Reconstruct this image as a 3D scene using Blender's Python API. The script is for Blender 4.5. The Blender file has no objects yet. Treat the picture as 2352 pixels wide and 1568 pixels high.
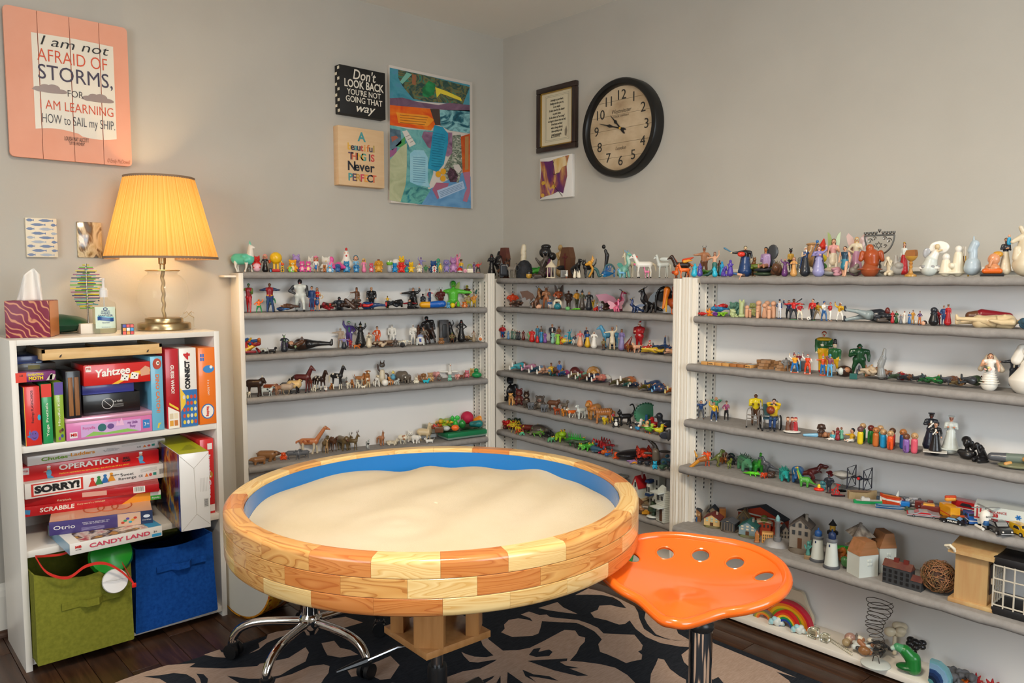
import bpy,bmesh,math,random
import numpy as np
from math import cos,sin
LS=np.linspace
rn=range
from mathutils import Vector as Ve,Matrix,Euler
random.seed(7);np.random.seed(7)
S=bpy.context.scene;COL=S.collection
PI=math.pi;R=math.radians
def lin(c):
 return tuple((v/12.92 if v<=.04045 else((v+.055)/1.055)**2.4)for v in c)
PAL=dict(w='ece6da',k='1d1b1c',gy='7d7b78',lg='b9b5ae',dg='3a3b3d',r='c8231f',dr='7c1719',o='ec6a1c',y='eebc1c',ly='f0dd9a',g='2f9a35',dgn='1f4a2c',lm='8dc63a',ol='6b6a33',mt='7fd0b4',t='2a9d96',tq='2bb3cf',b='1f6fb5',lb='7fbbe0',db='1c2f55',p='6a4796',lp='a98cc4',pk='ec7fa6',mg='c22f6b',br='5f3d27',dbr='35231a',tn='c29a6b',bg='d8bf94',cr='eadfc6',sk='dba582',sd='6e4630',sm='ad7550',gd='c79a3a',si='a8a8aa',rb='9a4a26',or2='f08a3a',st='8d8478',wd='b98a58',sa='cbb394',fr='f5702a',sg='8fae8c',lpk='f0b9c4',a1='dccdb0',a2='4a342a',a3='b01f24',a4='2a2d34',a5='d0d4cc',a6='544a42',a7='24406f',a8='96683f',a9='d8641f',d1='8f8f8c',d2='6f6457',d3='c0401c',d4='2f5f94',d5='b0703a',d6='d8a81f',d7='b09a84',d8='24508a',d9='d8461f',e1='3a4a34',e2='d0922a',e3='6f2a22',e4='d39b58',e5='55565a',e6='2f86b8',e7='66686c',e8='6f5a38',e9='e8a898',f1='2a5f58',f2='a8906a',f3='1f8a4a',f4='5a2422',f5='5fa8d0',f6='34566a',f7='24592f',f8='c0682a',f9='a8622a',h1='8a80b4',h2='f08a1c',h3='e8a02a',h4='4f93b4',h5='e8c03a',h6='8a3f2a',h7='b4c2ca',h8='b0ba84',h9='247a34',j1='e8561f',j2='7fa4c0',j3='4aa835',j4='e0509a',j5='8a1f28',j6='8a7a62',j7='d8b478')
def C3(n):
 if not isinstance(n,str):return tuple(n)
 h=PAL.get(n,n)
 return lin(tuple(int(h[i:i+2],16)/255 for i in(0,2,4)))
 # ---- camera
F_PX,CX,CY,HZ,EYE=1800.,1176.,784.,638.,1.22
TH,PIT=R(48.2),math.atan((CY-HZ)/F_PX)
FW=Ve((cos(TH)*cos(PIT),sin(TH)*cos(PIT),-sin(PIT)))
RT=Ve((sin(TH),-cos(TH),0));UP=RT.cross(FW)
CAM=Ve((0,0,EYE))
cd=bpy.data.cameras.new('camera');cam=bpy.data.objects.new('camera',cd);COL.objects.link(cam)
cd.sensor_width=36;cd.lens=36*F_PX/2352;cd.clip_start=.02
cam.matrix_world=Matrix(((RT.x,UP.x,-FW.x,0),(RT.y,UP.y,-FW.y,0),(RT.z,UP.z,-FW.z,EYE),(0,0,0,1)))
S.camera=cam
# ---- light
S.view_settings.view_transform='Standard';S.view_settings.look='None'
S.view_settings.gamma=1;S.view_settings.use_curve_mapping=False
S.view_settings.exposure=0.18
wd_=bpy.data.worlds.new('world');S.world=wd_;wd_.use_nodes=True
wn=wd_.node_tree;bgn=wn.nodes['Background']
sky=wn.nodes.new('ShaderNodeTexSky');sky.sky_type='NISHITA';sky.sun_elevation=R(35);sky.sun_rotation=R(40);sky.sun_disc=False
wn.links.new(sky.outputs[0],bgn.inputs[0]);bgn.inputs[1].default_value=.12
def area(name,loc,target,sx,sy,power,col):
 l=bpy.data.lights.new(name,'AREA');l.shape='RECTANGLE';l.size=sx;l.size_y=sy;l.energy=power;l.color=col
 o=bpy.data.objects.new(name,l);COL.objects.link(o);o.location=loc
 o.rotation_euler=(Ve(target)-Ve(loc)).to_track_quat('-Z','Y').to_euler();return o
area('daylight',(.95,-1.52,1.45),(1.0,2.0,1.2),1.5,1.25,44,(.86,.94,1.0))
area('daylight',(-1.72,1.0,1.45),(2.0,1.2,1.1),1.3,1.25,30,(.86,.94,1.0))
area('ceiling_lamp_light',(.62,.75,2.33),(.62,.75,0),.42,.42,38,(1,.86,.68))
def point(name,loc,power,col,rad):
 l=bpy.data.lights.new(name,'POINT');l.energy=power;l.color=col;l.shadow_soft_size=rad
 o=bpy.data.objects.new(name,l);COL.objects.link(o);o.location=loc;return o
 # ---- picking real positions
def ray(px,py):return FW+RT*((px-CX)/F_PX)-UP*((py-CY)/F_PX)
def on_z(px,py,z):d=ray(px,py);return CAM+d*((z-EYE)/d.z)
def on_y(px,py,y):d=ray(px,py);return CAM+d*(y/d.y)
def on_x(px,py,x):d=ray(px,py);return CAM+d*(x/d.x)
def depth(p):return(Ve(p)-CAM).dot(FW)
# ---- materials
MATS={}
def mat(name,col='w',rough=.5,metal=0,spec=.5,trans=0,emit=0,ior=1.45,alpha=1,coat=0):
 if name in MATS:return MATS[name]
 m=bpy.data.materials.new(name);m.use_nodes=True;b=m.node_tree.nodes['Principled BSDF']
 b.inputs['Base Color'].default_value=(*C3(col),1);b.inputs['Roughness'].default_value=rough
 b.inputs['Metallic'].default_value=metal;b.inputs['Specular IOR Level'].default_value=spec
 b.inputs['Transmission Weight'].default_value=trans;b.inputs['IOR'].default_value=ior
 b.inputs['Alpha'].default_value=alpha;b.inputs['Coat Weight'].default_value=coat;b.inputs['Coat Roughness'].default_value=.08
 if emit:b.inputs['Emission Color'].default_value=(*C3(col),1);b.inputs['Emission Strength'].default_value=emit
 MATS[name]=m;return m
def nodes(m):t=m.node_tree;return t.nodes,t.links,t.nodes['Principled BSDF']
def ramp(N,stops):
 r=N.new('ShaderNodeValToRGB');e=r.color_ramp.elements
 while len(e)<len(stops):e.new(.5)
 for x,(p,c)in zip(e,stops):x.position=p;x.color=(*C3(c),1)
 return r
def Nm(name,stops,scale=8,stretch=(1,1,1),detail=5,rough=.5,bump=0,bs_=None,coat=0,di=0,wave=None,spec=.5):
 if name in MATS:return MATS[name]
 m=mat(name,stops[0][1],rough,coat=coat,spec=spec);N,L,B=nodes(m)
 tc=N.new('ShaderNodeTexCoord');mp=N.new('ShaderNodeMapping');mp.inputs['Scale'].default_value=stretch
 L.new(tc.outputs['Object'],mp.inputs[0])
 if wave:
  tx=N.new('ShaderNodeTexWave');tx.bands_direction=wave;tx.inputs['Scale'].default_value=scale
  tx.inputs['Distortion'].default_value=di;tx.inputs['Detail'].default_value=detail;tx.inputs['Detail Scale'].default_value=1.2
  out=tx.outputs['Fac']
 else:
  tx=N.new('ShaderNodeTexNoise');tx.inputs['Scale'].default_value=scale;tx.inputs['Detail'].default_value=detail
  tx.inputs['Distortion'].default_value=di;out=tx.outputs['Fac']
 L.new(mp.outputs[0],tx.inputs['Vector'])
 r=ramp(N,stops);L.new(out,r.inputs[0]);L.new(r.outputs[0],B.inputs['Base Color'])
 if bump:
  nb=N.new('ShaderNodeTexNoise');nb.inputs['Scale'].default_value=bs_ or scale*8;nb.inputs['Detail'].default_value=4
  L.new(mp.outputs[0],nb.inputs['Vector'])
  bn=N.new('ShaderNodeBump');bn.inputs['Strength'].default_value=bump;bn.inputs['Distance'].default_value=.002
  L.new(nb.outputs['Fac'],bn.inputs['Height']);L.new(bn.outputs[0],B.inputs['Normal'])
 return m
def paint_mat(name,rough,metal=0,coat=0,trans=0):
 if name in MATS:return MATS[name]
 m=mat(name,'w',rough,metal,coat=coat,trans=trans);N,L,B=nodes(m)
 a=N.new('ShaderNodeAttribute');a.attribute_name='paint'
 L.new(a.outputs['Color'],B.inputs['Base Color']);return m
 # ---- mesh helpers
def link(name,me,parent=None,loc=(0,0,0)):
 o=bpy.data.objects.new(name,me);COL.objects.link(o);o.location=loc
 if parent:o.parent=parent
 return o
def tag(o,label=None,cat=None,group=None,kind=None):
 if label:o['label']=label
 if cat:o['category']=cat
 if group:o['group']=group
 if kind:o['kind']=kind
 return o
def Em(name,loc,rz=0,label=None,cat=None,group=None):
 o=bpy.data.objects.new(name,None);COL.objects.link(o);o.location=loc;o.rotation_euler=(0,0,rz);o.empty_display_size=.02
 return tag(o,label,cat,group)
class MB:
 def __init__(s):s.v=[];s.f=[];s.m=[];s.sm=[];s.mi=0;s.mats=[];s.x=Matrix()
 def use(s,m):
  if isinstance(m,str):m=mat('flat_'+m,m,.45)
  if m not in s.mats:s.mats.append(m)
  s.mi=s.mats.index(m);return s
 def at(s,loc=(0,0,0),rot=(0,0,0)):s.x=Matrix.Translation(loc)@Euler(rot).to_matrix().to_4x4();return s
 def add(s,vs,fs,smooth=False):
  o=len(s.v);s.v+=[tuple(s.x@Ve(v))for v in vs]
  for f in fs:s.f.append(tuple(i+o for i in f));s.m.append(s.mi);s.sm.append(smooth)
  return s
 def box(s,c,h,bev=0):
  x,y,z=(v/2 for v in h)
  if bev<=0:
   vs=[(c[0]+a*x,c[1]+b*y,c[2]+d*z)for a in(-1,1)for b in(-1,1)for d in(-1,1)]
   return s.add(vs,[(0,1,3,2),(4,6,7,5),(0,4,5,1),(2,3,7,6),(0,2,6,4),(1,5,7,3)])
  bm=bmesh.new();bmesh.ops.create_cube(bm,size=1)
  for v in bm.verts:v.co=Ve((v.co.x*h[0],v.co.y*h[1],v.co.z*h[2]))
  bmesh.ops.bevel(bm,geom=bm.edges[:],offset=min(bev,min(h)*.45),segments=2,affect='EDGES',profile=.5)
  bm.verts.index_update()
  vs=[(v.co.x+c[0],v.co.y+c[1],v.co.z+c[2])for v in bm.verts];fs=[[v.index for v in f.verts]for f in bm.faces];bm.free()
  return s.add(vs,fs,True)
 def Tu(s,pts,r,n=8,closed=False,cap=True):
  pts=[Ve(p)for p in pts];k=len(pts);rs=r if isinstance(r,(list,tuple))else[r]*k
  vs=[];prev=None
  for i,p in enumerate(pts):
   t=(pts[(i+1)%k]-pts[i-1])if(closed or 0<i<k-1)else(pts[1]-pts[0]if i==0 else pts[-1]-pts[-2])
   t.normalize()
   u=prev if prev is not None else(Ve((0,0,1))if abs(t.z)<.9 else Ve((1,0,0)))
   u=u-t*u.dot(t)
   u.normalize();prev=u;w=t.cross(u)
   vs+=[p+(u*cos(a)+w*sin(a))*rs[i]for a in(2*PI*j/n for j in rn(n))]
  fs=[]
  for i in rn(k if closed else k-1):
   a,b=i*n,((i+1)%k)*n
   fs+=[(a+j,a+(j+1)%n,b+(j+1)%n,b+j)for j in rn(n)]
  if cap and not closed:fs+=[tuple(rn(n-1,-1,-1)),tuple(rn((k-1)*n,k*n))]
  return s.add(vs,fs,True)
 def La(s,prof,n=24,c=(0,0,0),cap=True):
  vs=[(c[0]+r*cos(2*PI*j/n),c[1]+r*sin(2*PI*j/n),c[2]+z)for r,z in prof for j in rn(n)]
  fs=[(i*n+j,i*n+(j+1)%n,(i+1)*n+(j+1)%n,(i+1)*n+j)for i in rn(len(prof)-1)for j in rn(n)]
  if cap:fs+=[tuple(rn(n-1,-1,-1)),tuple(rn((len(prof)-1)*n,len(prof)*n))]
  return s.add(vs,fs,True)
 def Pr(s,pts,t0,t1,plane='xy',smooth=False):
  k=len(pts)
  def mk(p,t):return(p[0],p[1],t)if plane=='xy' else((p[0],t,p[1])if plane=='xz' else(t,p[0],p[1]))
  vs=[mk(p,t0)for p in pts]+[mk(p,t1)for p in pts]
  fs=[tuple(rn(k-1,-1,-1)),tuple(rn(k,2*k))]+[(i,(i+1)%k,k+(i+1)%k,k+i)for i in rn(k)]
  return s.add(vs,fs,smooth)
 def Bd(s,name,m=None,parent=None,loc=(0,0,0),rz=0,fix=True):
  me=bpy.data.meshes.new(name);me.from_pydata(s.v,[],s.f)
  for mm in(s.mats or[m if not isinstance(m,str)else mat('flat_'+m,m,.45)]):me.materials.append(mm)
  if s.mats:me.polygons.foreach_set('material_index',s.m)
  me.polygons.foreach_set('use_smooth',s.sm)
  if fix:
   bm=bmesh.new();bm.from_mesh(me);bmesh.ops.recalc_face_normals(bm,faces=bm.faces[:]);bm.to_mesh(me);bm.free()
  if any(s.sm):me.set_sharp_from_angle(angle=R(42))
  o=link(name,me,parent,loc);o.rotation_euler=(0,0,rz);return o
TXT=0
def text(parent,body,size,origin,xdir,ydir,m,name='lettering',wg_=0,shear=0,align='CENTER',space=1,extrude=.0003,width=None,line=1,lift=0):
 cu=bpy.data.curves.new(name,'FONT');cu.body=body;cu.size=size;cu.align_x=align;cu.align_y='CENTER'
 cu.offset=wg_*size;cu.shear=shear;cu.space_character=space;cu.extrude=extrude;cu.resolution_u=3;cu.space_line=line
 t_=bpy.data.objects.new('font_source',cu);me=bpy.data.meshes.new_from_object(t_)
 bpy.data.objects.remove(t_);bpy.data.curves.remove(cu);me.name=name;o=link(name,me)
 me.materials.clear();me.materials.append(mat('ink_'+m,m,.6)if isinstance(m,str)else m)
 X=Ve(xdir).normalized();Y=Ve(ydir);Y=(Y-X*Y.dot(X)).normalized();Z=X.cross(Y)
 sx=1
 if width and len(me.vertices):
  xs=[v.co.x for v in me.vertices];wdt=max(xs)-min(xs)
  if wdt>1e-6:sx=width/wdt
 M=Matrix((X*sx,Y,Z)).transposed().to_4x4();M.translation=Ve(origin)+Z*(extrude+.0004+lift)
 o.parent=parent;o.matrix_local=M
 return o
def poly(parent,name,pts,m,lift=0,nrm=None):
 P=[Ve(p)for p in pts];n=Ve(nrm)if nrm is not None else(P[1]-P[0]).cross(P[2]-P[1]).normalized()
 b=MB();b.add([p+n*lift for p in P],[tuple(rn(len(P)))]);return b.Bd(name,m,parent,fix=False)
def bez(pts,n=6,closed=False):
 P=[Ve(p)for p in pts];k=len(P);out=[]
 for i in rn(k if closed else k-1):
  a,b,c,d=(P[(i-1)%k],P[i],P[(i+1)%k],P[(i+2)%k])if closed else(P[max(i-1,0)],P[i],P[i+1],P[min(i+2,k-1)])
  for j in rn(n):
   t=j/n;out.append(.5*((2*b)+(c-a)*t+(2*a-5*b+4*c-d)*t*t+(3*b-a-3*c+d)*t**3))
 if not closed:out.append(P[-1])
 return out
 # ---- the room
WA,WB,CEIL,XL,YN=3.11,2.72,2.44,-1.8,-1.6
paint=Nm('wall_paint',[(.3,'bdb7ac'),(.7,'c4beb3')],3,rough=.75,bump=.12,bs_=160,spec=.3)
white=mat('white_paint','ebe5da',.45);ceilm=mat('ceiling_paint','f4efe4',.8)
def struct(name,b,m=None,parent=None):
 o=b.Bd(name,m,parent)
 if not parent:o['kind']='structure'
 return o
struct('wall_left',MB().box(((XL+WB)/2,WA+.05,CEIL/2),(WB-XL+.2,.1,CEIL)),paint)
struct('wall_right',MB().box((WB+.05,(YN+WA)/2,CEIL/2),(.1,WA-YN,CEIL)),paint)
def holed(axis,v,a0,a1,h0,h1,z0,z1):
 b=MB()
 for(p,q,s,t)in((a0,h0,0,CEIL),(h1,a1,0,CEIL),(h0,h1,0,z0),(h0,h1,z1,CEIL)):
  if axis=='y':b.box(((p+q)/2,v,(s+t)/2),(q-p,.1,t-s))
  else:b.box((v,(p+q)/2,(s+t)/2),(.1,q-p,t-s))
 return b
struct('wall_near',holed('y',YN-.05,XL-.1,WB+.1,.2,1.7,.82,2.08),paint)
struct('wall_far_left',holed('x',XL-.05,YN-.1,WA+.1,.35,1.65,.82,2.08),paint)
struct('ceiling',MB().box(((XL+WB)/2,(YN+WA)/2,CEIL+.05),(WB-XL+.2,WA-YN+.2,.1)),ceilm)
glassm=mat('window_glass','ffffff',0,trans=1,spec=.5,ior=1.02)
for n,(ax,v,a0,a1)in enumerate((('y',YN,.2,1.7),('x',XL,.35,1.65))):
 def wb(c,h):return((c[0],v+c[1],c[2]),h)if ax=='y' else((v+c[1],c[0],c[2]),(h[1],h[0],h[2]))
 f=MB();w=a1-a0;m_=(a0+a1)/2
 for c,h in(((a0,.0,1.45),(.07,.13,1.4)),((a1,0,1.45),(.07,.13,1.4)),((m_,0,2.1),(w+.07,.13,.08)),((m_,0,.8),(w+.16,.18,.05)),((m_,-.03,1.45),(w,.04,.04)),((m_,-.03,1.45),(.025,.03,1.26))):f.box(*wb(c,h))
 fo=struct('window_%d'%(n+1),f,white)
 g=MB();g.box(*wb((m_,-.05,1.45),(w,.006,1.26)));g.Bd('pane',glassm,fo)
wood_floor=Nm('dark_floorboard',[(.2,'2a1a12'),(.5,'40291b'),(.8,'553825')],5,(14,1.2,1),6,.32,.15,60,di=.6)
fl=struct('floor',MB().box(((XL+WB)/2,(YN+WA)/2,-.03),(WB-XL+.2,WA-YN+.2,.04)),mat('floor_joint','120c08',.8))
x=WB;k_=0
while x>XL:
 y=WA+.35*((k_*7)%5)/2
 while y>YN:
  ln=.75+.13*((k_*5+int(y*9))%4);y0,y1=max(y-ln,YN),min(y,WA)
  if y1-y0>.02 and(y1>.2):MB().box((0,0,0),(.0835,y1-y0-.002,.02),.0012).Bd('plank',wood_floor,fl,(x-.042,(y0+y1)/2,-.01))
  y-=ln
 x-=.085;k_+=1
bb=MB();bb.Pr([(WA,0),(WA-.016,0),(WA-.016,.135),(WA-.011,.155),(WA-.004,.165),(WA,.178)],XL,WB,'yz')
struct('baseboard_left',bb,white)
bb=MB();bb.Pr([(WB,0),(WB-.016,0),(WB-.016,.135),(WB-.004,.165),(WB,.178)],YN,WA-.02,'xz')
struct('baseboard_right',bb,white)
q=MB();q.Pr([(WA-.016,0)]+[(WA-.016-.019*cos(a),.019*sin(a))for a in LS(0,PI/2,5)],XL,WB-.02,'yz')
struct('trim_1',q,mat('stained_shoe_moulding','4a2f20',.4))
struct('trim_2',MB().box((WB-.012,.7,1.2475),(.024,2.1,.014),.003),white)
cl=Em('ceiling_light',(.62,.75,CEIL),0,'round white flush ceiling light in the middle of the ceiling','lamp')
MB().La([(.0,-.10),(.12,-.095),(.19,-.07),(.22,-.03),(.22,-.02)],32).Bd('diffuser',mat('frosted_glass','fff3df',.3,emit=2.0),cl)
MB().La([(.235,-.03),(.235,0),(.2,0)],32).Bd('rim',mat('brushed_nickel','a9a39a',.3,1),cl)
# ---- shelf units
felt=Nm('grey_felt',[(.3,'8f8a85'),(.7,'9b9691')],60,rough=.95,bump=.35,bs_=500,spec=.15)
cream=Nm('cream_painted_wood',[(.3,'e9e1d3'),(.7,'ebe4d7')],4,(1,1,.3),rough=.5,bump=.05,bs_=60)
backm=mat('white_back_board','e9e6e2',.6)
darkm=mat('slot_shadow','191817',.8);stripm=mat('white_metal_strip','e4ddd0',.35)
class Unit:pass
UNITS={}
def unit(key,L,Rr,s0,s1,dep,zs,over,lipl,lipr,label,left_panel,right_panel,bottom,strips):
 u=Unit();u.L=Ve((*L,0));e=Ve((*Rr,0))-u.L;u.e=e.normalized();u.n=Ve((-u.e.y,u.e.x,0))
 if u.n.dot(FW)<0:u.n=-u.n
 u.zs=zs;u.over=over;u.dep=dep;u.rz=math.atan2(u.e.y,u.e.x);UNITS[key]=u
 top=zs[0]-.004;W=s1-s0
 o=u.o=Em('display_shelf',u.L,u.rz,label,'shelf')
 MB().box(((s0+s1)/2,dep+.004,(top+.02)/2),(W,.008,top-.02)).Bd('back_panel',backm,o)
 for k,(s,on,th,stile)in enumerate(((s0,left_panel,.018,.0),(s1,right_panel,.018,.034))):
  if not on:continue
  sg=1 if k==0 else-1
  MB().box((s+sg*th/2,dep/2,top/2),(th,dep,top),.001).Bd('side_panel',cream,o)
  if on==2:
   b=MB();x0=s-(.034 if k==0 else 0)+(0 if k==0 else 0);w=.036
   xs=s+(-.018 if k==0 else .0)
   pr=[(xs-w/2,.0),(xs-w/2,-.012),(xs-w/2+.004,-.016),(xs-.007,-.016),(xs-.005,-.012),(xs-.002,-.012),(xs,-.016),(xs+.006,-.016),(xs+.008,-.012),(xs+.011,-.012),(xs+.013,-.016),(xs+w/2-.003,-.016),(xs+w/2,-.012),(xs+w/2,0)]
   b.Pr(pr,0,top+.002,'xy');b.Bd('stile',cream,o)
 for(s,d,sg,z0,z1)in strips:
  st=MB().box((s+sg*.002,d,(z0+z1)/2),(.004,.014,z1-z0)).Bd('shelf_standard',stripm,o)
  b=MB();z=z0+.01
  while z<z1:b.box((s+sg*.0042,d,z),(.0012,.0045,.008));z+=.0165
  sl=b.Bd('slot',darkm,st);sl['kind']='stuff'
 for i,z in enumerate(zs):
  t=.0265;ov=over[i];a,c=lipl[i],lipr[i];b=MB();rr=t/2
  prof=[(dep-.002,z),(-ov+rr,z)]+[(-ov+rr-rr*sin(q_),z-rr+rr*cos(q_))for q_ in LS(.25,PI-.25,7)]+[(-ov+rr,z-t),(dep-.002,z-t)]
  n=26;vs=[];fs=[];kk=len(prof)
  for j in rn(n+1):
   x=a+(c-a)*j/n;sag=.0012*sin(j*1.9+i)+.0008*sin(j*4.1+2*i)
   en=.93 if j in(0,n)else 1
   vs+=[(x,p if p>.02 else p*en,zz+(sag if zz<z-.004 else 0))for p,zz in prof]
  for j in rn(n):fs+=[(j*kk+q_,j*kk+(q_+1)%kk,(j+1)*kk+(q_+1)%kk,(j+1)*kk+q_)for q_ in rn(kk)]
  fs+=[tuple(rn(kk)),tuple(rn(n*kk,(n+1)*kk))]
  b.add(vs,fs,True);b.Bd('shelf',felt,o)
 if bottom:MB().box(((s0+s1)/2,dep/2-bottom[0]/2,.021),(W,dep+bottom[0],.02),.002).Bd('bottom_shelf',cream,o)
 return u
def s_at(L,Rr,px):
 d=ray(px,800);L=Ve(L);e=Ve(Rr)-L;n=Ve((-e.y,e.x));t=n.dot(L)/n.dot(Ve((d.x,d.y)))
 return(Ve((d.x*t,d.y*t))-L).dot(e.normalized())
AL,AR=(1.259,2.979),(2.365,2.815);BL,BR=(2.45,2.843),(2.385,1.755);CL,CR=(2.39,1.69),(2.39,.3)
sa=lambda p:s_at(AL,AR,p);sb=lambda p:s_at(BL,BR,p);sc=lambda p:s_at(CL,CR,p)
UA=unit('A',AL,AR,sa(552.5),sa(1126)+.0,.128,[1.243,1.083,.918,.748,.47],[.0,.006,.01,.012,.012],[sa(563)]*5,[sa(1113),sa(1122),sa(1124),sa(1124),sa(1133)],'cream display shelf beside the games bookcase, grey felt shelves crowded with toys',1,2,None,[(sa(1126)-.018,d,-1,.1,1.20)for d in(.012,.066,.112)])
UB=unit('B',BL,BR,sb(1134),sb(1549)+.018,.13,[1.219,1.082,.927,.774,.616,.485,.284],[.0]*7,[sb(1140)]*7,[sb(1553)]*2+[sb(1551)]*2+[sb(1546)]*3,'cream display shelf in the room corner under the framed poem and clock',1,2,(0,0),[(sb(1134)+.018,d,1,.35,1.19)for d in(.05,.10)])
UC=unit('C',CL,CR,.0,1.34,.132,[1.224,1.083,.909,.705,.537,.318],[.0,.02,.04,.045,.07,.095],[sc(1605),sc(1600)-.004,sc(1597)-.012,sc(1596)-.013,sc(1596)-.016,sc(1596)-.022],[1.31]*6,'longest cream display shelf on the right wall with open lower bays',2,1,(.01,0),[(.018,.012,1,.33,1.2),(.018,.064,1,.43,1.2),(.018,.110,1,.12,1.2)])
tp=MB().box((sa(560)-.02,.085,1.226),(.075,.1,.008),.001);tp.Bd('top_board',cream,UA.o)
# ---- games bookcase
BX0,BX1,BY,BD=.436,1.068,2.745,.30
laminate=mat('white_laminate','e4dfd6',.35)
BK=Em('bookcase',(BX0,BY,0),0,'white laminate bookcase packed with board games and two fabric bins','bookcase')
BW=BX1-BX0;T=.0185
for x in(T/2,BW-T/2):MB().box((x,BD/2,.5165),(T,BD,1.033),.0012).Bd('side_panel',laminate,BK)
MB().box((BW/2,BD/2,1.033-.0085),(BW-2*T,BD,.017),.001).Bd('top_panel',laminate,BK)
for z in(.707,.380,.039):MB().box((BW/2,BD/2+.002,z-.0105),(BW-2*T,BD-.004,.021),.001).Bd('shelf',laminate,BK)
MB().box((BW/2,BD-.004,.52),(BW-2*T,.006,.99)).Bd('back_panel',mat('backboard','d8d3ca',.7),BK)
# ---- board games in the bookcase
def bpx(X,Y):return X/1.894,740+Y/1.894
def Ft(b,body,size,u,v,col,W,H,w=None,rot=0,**kw):
 c,s=cos(R(rot)),sin(R(rot))
 return text(b,body,size,(u*W,-.0002,v*H),(c,0,s),(-s,0,c),col,width=(w*(H if abs(rot)==90 else W)if w else None),**kw)
def Fr(b,u0,v0,u1,v1,col,W,H,name='printed_panel',lift=.0004):
 return poly(b,name,[(u0*W,0,v0*H),(u1*W,0,v0*H),(u1*W,0,v1*H),(u0*W,0,v1*H)],col,lift,(0,-1,0))
def Fp(b,pts,col,W,H,name='printed_shape',lift=.0007):
 return poly(b,name,[(u*W,0,v*H)for u,v in pts],col,lift,(0,-1,0))
def ell(u,v,a,b,n=14,ph=0):return[(u+a*cos(2*PI*i/n+ph),v+b*sin(2*PI*i/n+ph))for i in rn(n)]
card=lambda c:mat('card_'+c,c,.28,coat=.25)
def game(label,TL,BR,dep,col,out=0,name='game_box',cat='game',lid=None,side=None,top=None,z0=None):
 y=BY-out;a=on_y(*bpx(*TL),y);c=on_y(*bpx(*BR),y);zb=z0 if z0 is not None else c.z
 W,H=c.x-a.x,a.z-zb
 e=Em(name,(a.x,y,zb),0,label,cat)
 b=MB().use(card(col)).box((W/2,dep/2,H/2),(W,dep,H),.0012)
 b.Bd('box',None,e)
 if top:poly(e,'top_print',[(0.001,.001,H),(W-.001,.001,H),(W-.001,dep,H),(.001,dep,H)],card(top),.0005,(0,0,1))
 if side:poly(e,'side_print_or_glow',[(0,.001,.001),(0,dep,.001),(0,dep,H-.001),(0,.001,H-.001)],card(side),.0005,(-1,0,0))
 return e,W,H
def Sk(label,BL,BRc,TLy,z0,dep,col,name='game_box',H=None,**kw):
 a=on_z(*BL,z0);c=on_z(*BRc,z0);d=c-a;W=d.length;rz=math.atan2(d.y,d.x)
 if H is None:r_=ray(BL[0],TLy);t=math.hypot(a.x,a.y)/math.hypot(r_.x,r_.y);H=EYE+r_.z*t-z0
 e=Em(name,a,rz,label,'game');MB().use(card(col)).box((W/2,dep/2,H/2),(W,dep,H),.0012).Bd('box',None,e)
 return e,W,H
SZ=.7075
e,W,H=game('flat blue box lying under the wooden tray at the upper left of the bookcase',(68,150),(186,180),.2,'1b2f66',-.06,'flat_box','box')
Fr(e,.0,.35,1,.42,'0d1a40',W,H);Fr(e,.75,.1,.95,.3,'8fa7c8',W,H)
e,W,H=game('dark flat box squeezed between the blue box and the purple moth game',(68,184),(243,207),.18,'2b2524',-.05,'flat_box','box')
Fr(e,.3,.3,.6,.8,'6a642c',W,H)
e,W,H=game('small red and purple card game box with yellow lettering on the flashcard boxes',(66,222),(243,251),.12,'7a2f6e',.0)
Fr(e,0,0,.27,1,'e0402a',W,H);Ft(e,'CHEATING',.3*H,.5,.73,'f2d21c',W,H,.38,wg_=.03);Ft(e,'MOTH',.46*H,.5,.34,'f2d21c',W,H,.36,wg_=.04)
for i in rn(3):Fp(e,[(.1+.03*i,.62),(.125+.03*i,.62),(.112+.03*i,.85)],'1d1b1c',W,H)
Fp(e,[(.75,.05),(.95,.1),(1,.6),(.88,.75)],'cfc4b4',W,H);Fp(e,[(.83,.1),(.9,.1),(.93,.7),(.86,.6)],'2a2428',W,H)
e,W,H=game('thin pale booklets standing at the left end of the upper game shelf',(73,402),(95,527),.2,'b9b6ad',-.015,'booklet','book',z0=SZ)
for i in rn(1,5):Fr(e,i/5,.02,i/5+.05,.98,'5a5a58',W,H)
e,W,H=game('red flashcard box with yellow edge and a purple smiling monster',(100,283),(183,527),.16,'d9342b',-.0,side='1f3f66',z0=SZ)
Fr(e,.0,0,.04,1,'e8b53a',W,H);Ft(e,'Feelings FLASHCARDS',.2*W,.5,.66,'23202a',W,H,.55,90)
Fp(e,ell(.55,.17,.26,.085),'6d4fa0',W,H);Fp(e,[(.28,.19),(.08,.16),(.3,.13)],'2f7fb8',W,H);Fp(e,[(.2,.2),(.3,.28),(.33,.2)],'2f7fb8',W,H)
Fp(e,ell(.9,.47,.1,.05),'2fa3c4',W,H)
for i in(0,1):Fp(e,ell(.45+.17*i,.2,.025,.008),'1d1b1c',W,H,lift=.001)
Fp(e,[(.4,.15),(.5,.13),(.62,.13),(.72,.15),(.62,.12),(.5,.12)],'1d1b1c',W,H,lift=.001)
e,W,H=game('green boxed card deck with a red lid and white lettering',(177,270),(233,521),.13,'2f9a5b',-.005,z0=SZ)
Fr(e,0,.78,1,1,'dd3a2c',W,H);Ft(e,'Yoga Pretzels',.36*W,.5,.4,'f2eede',W,H,.56,90)
e,W,H=game('lime boxed card deck with a purple lid beside the green deck',(233,262),(284,516),.13,'93b23c',-.005,z0=SZ)
Fr(e,0,.79,1,1,'5f4a9a',W,H);Ft(e,'Mindful Kids',.36*W,.45,.52,'f2eede',W,H,.5,90)
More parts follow.
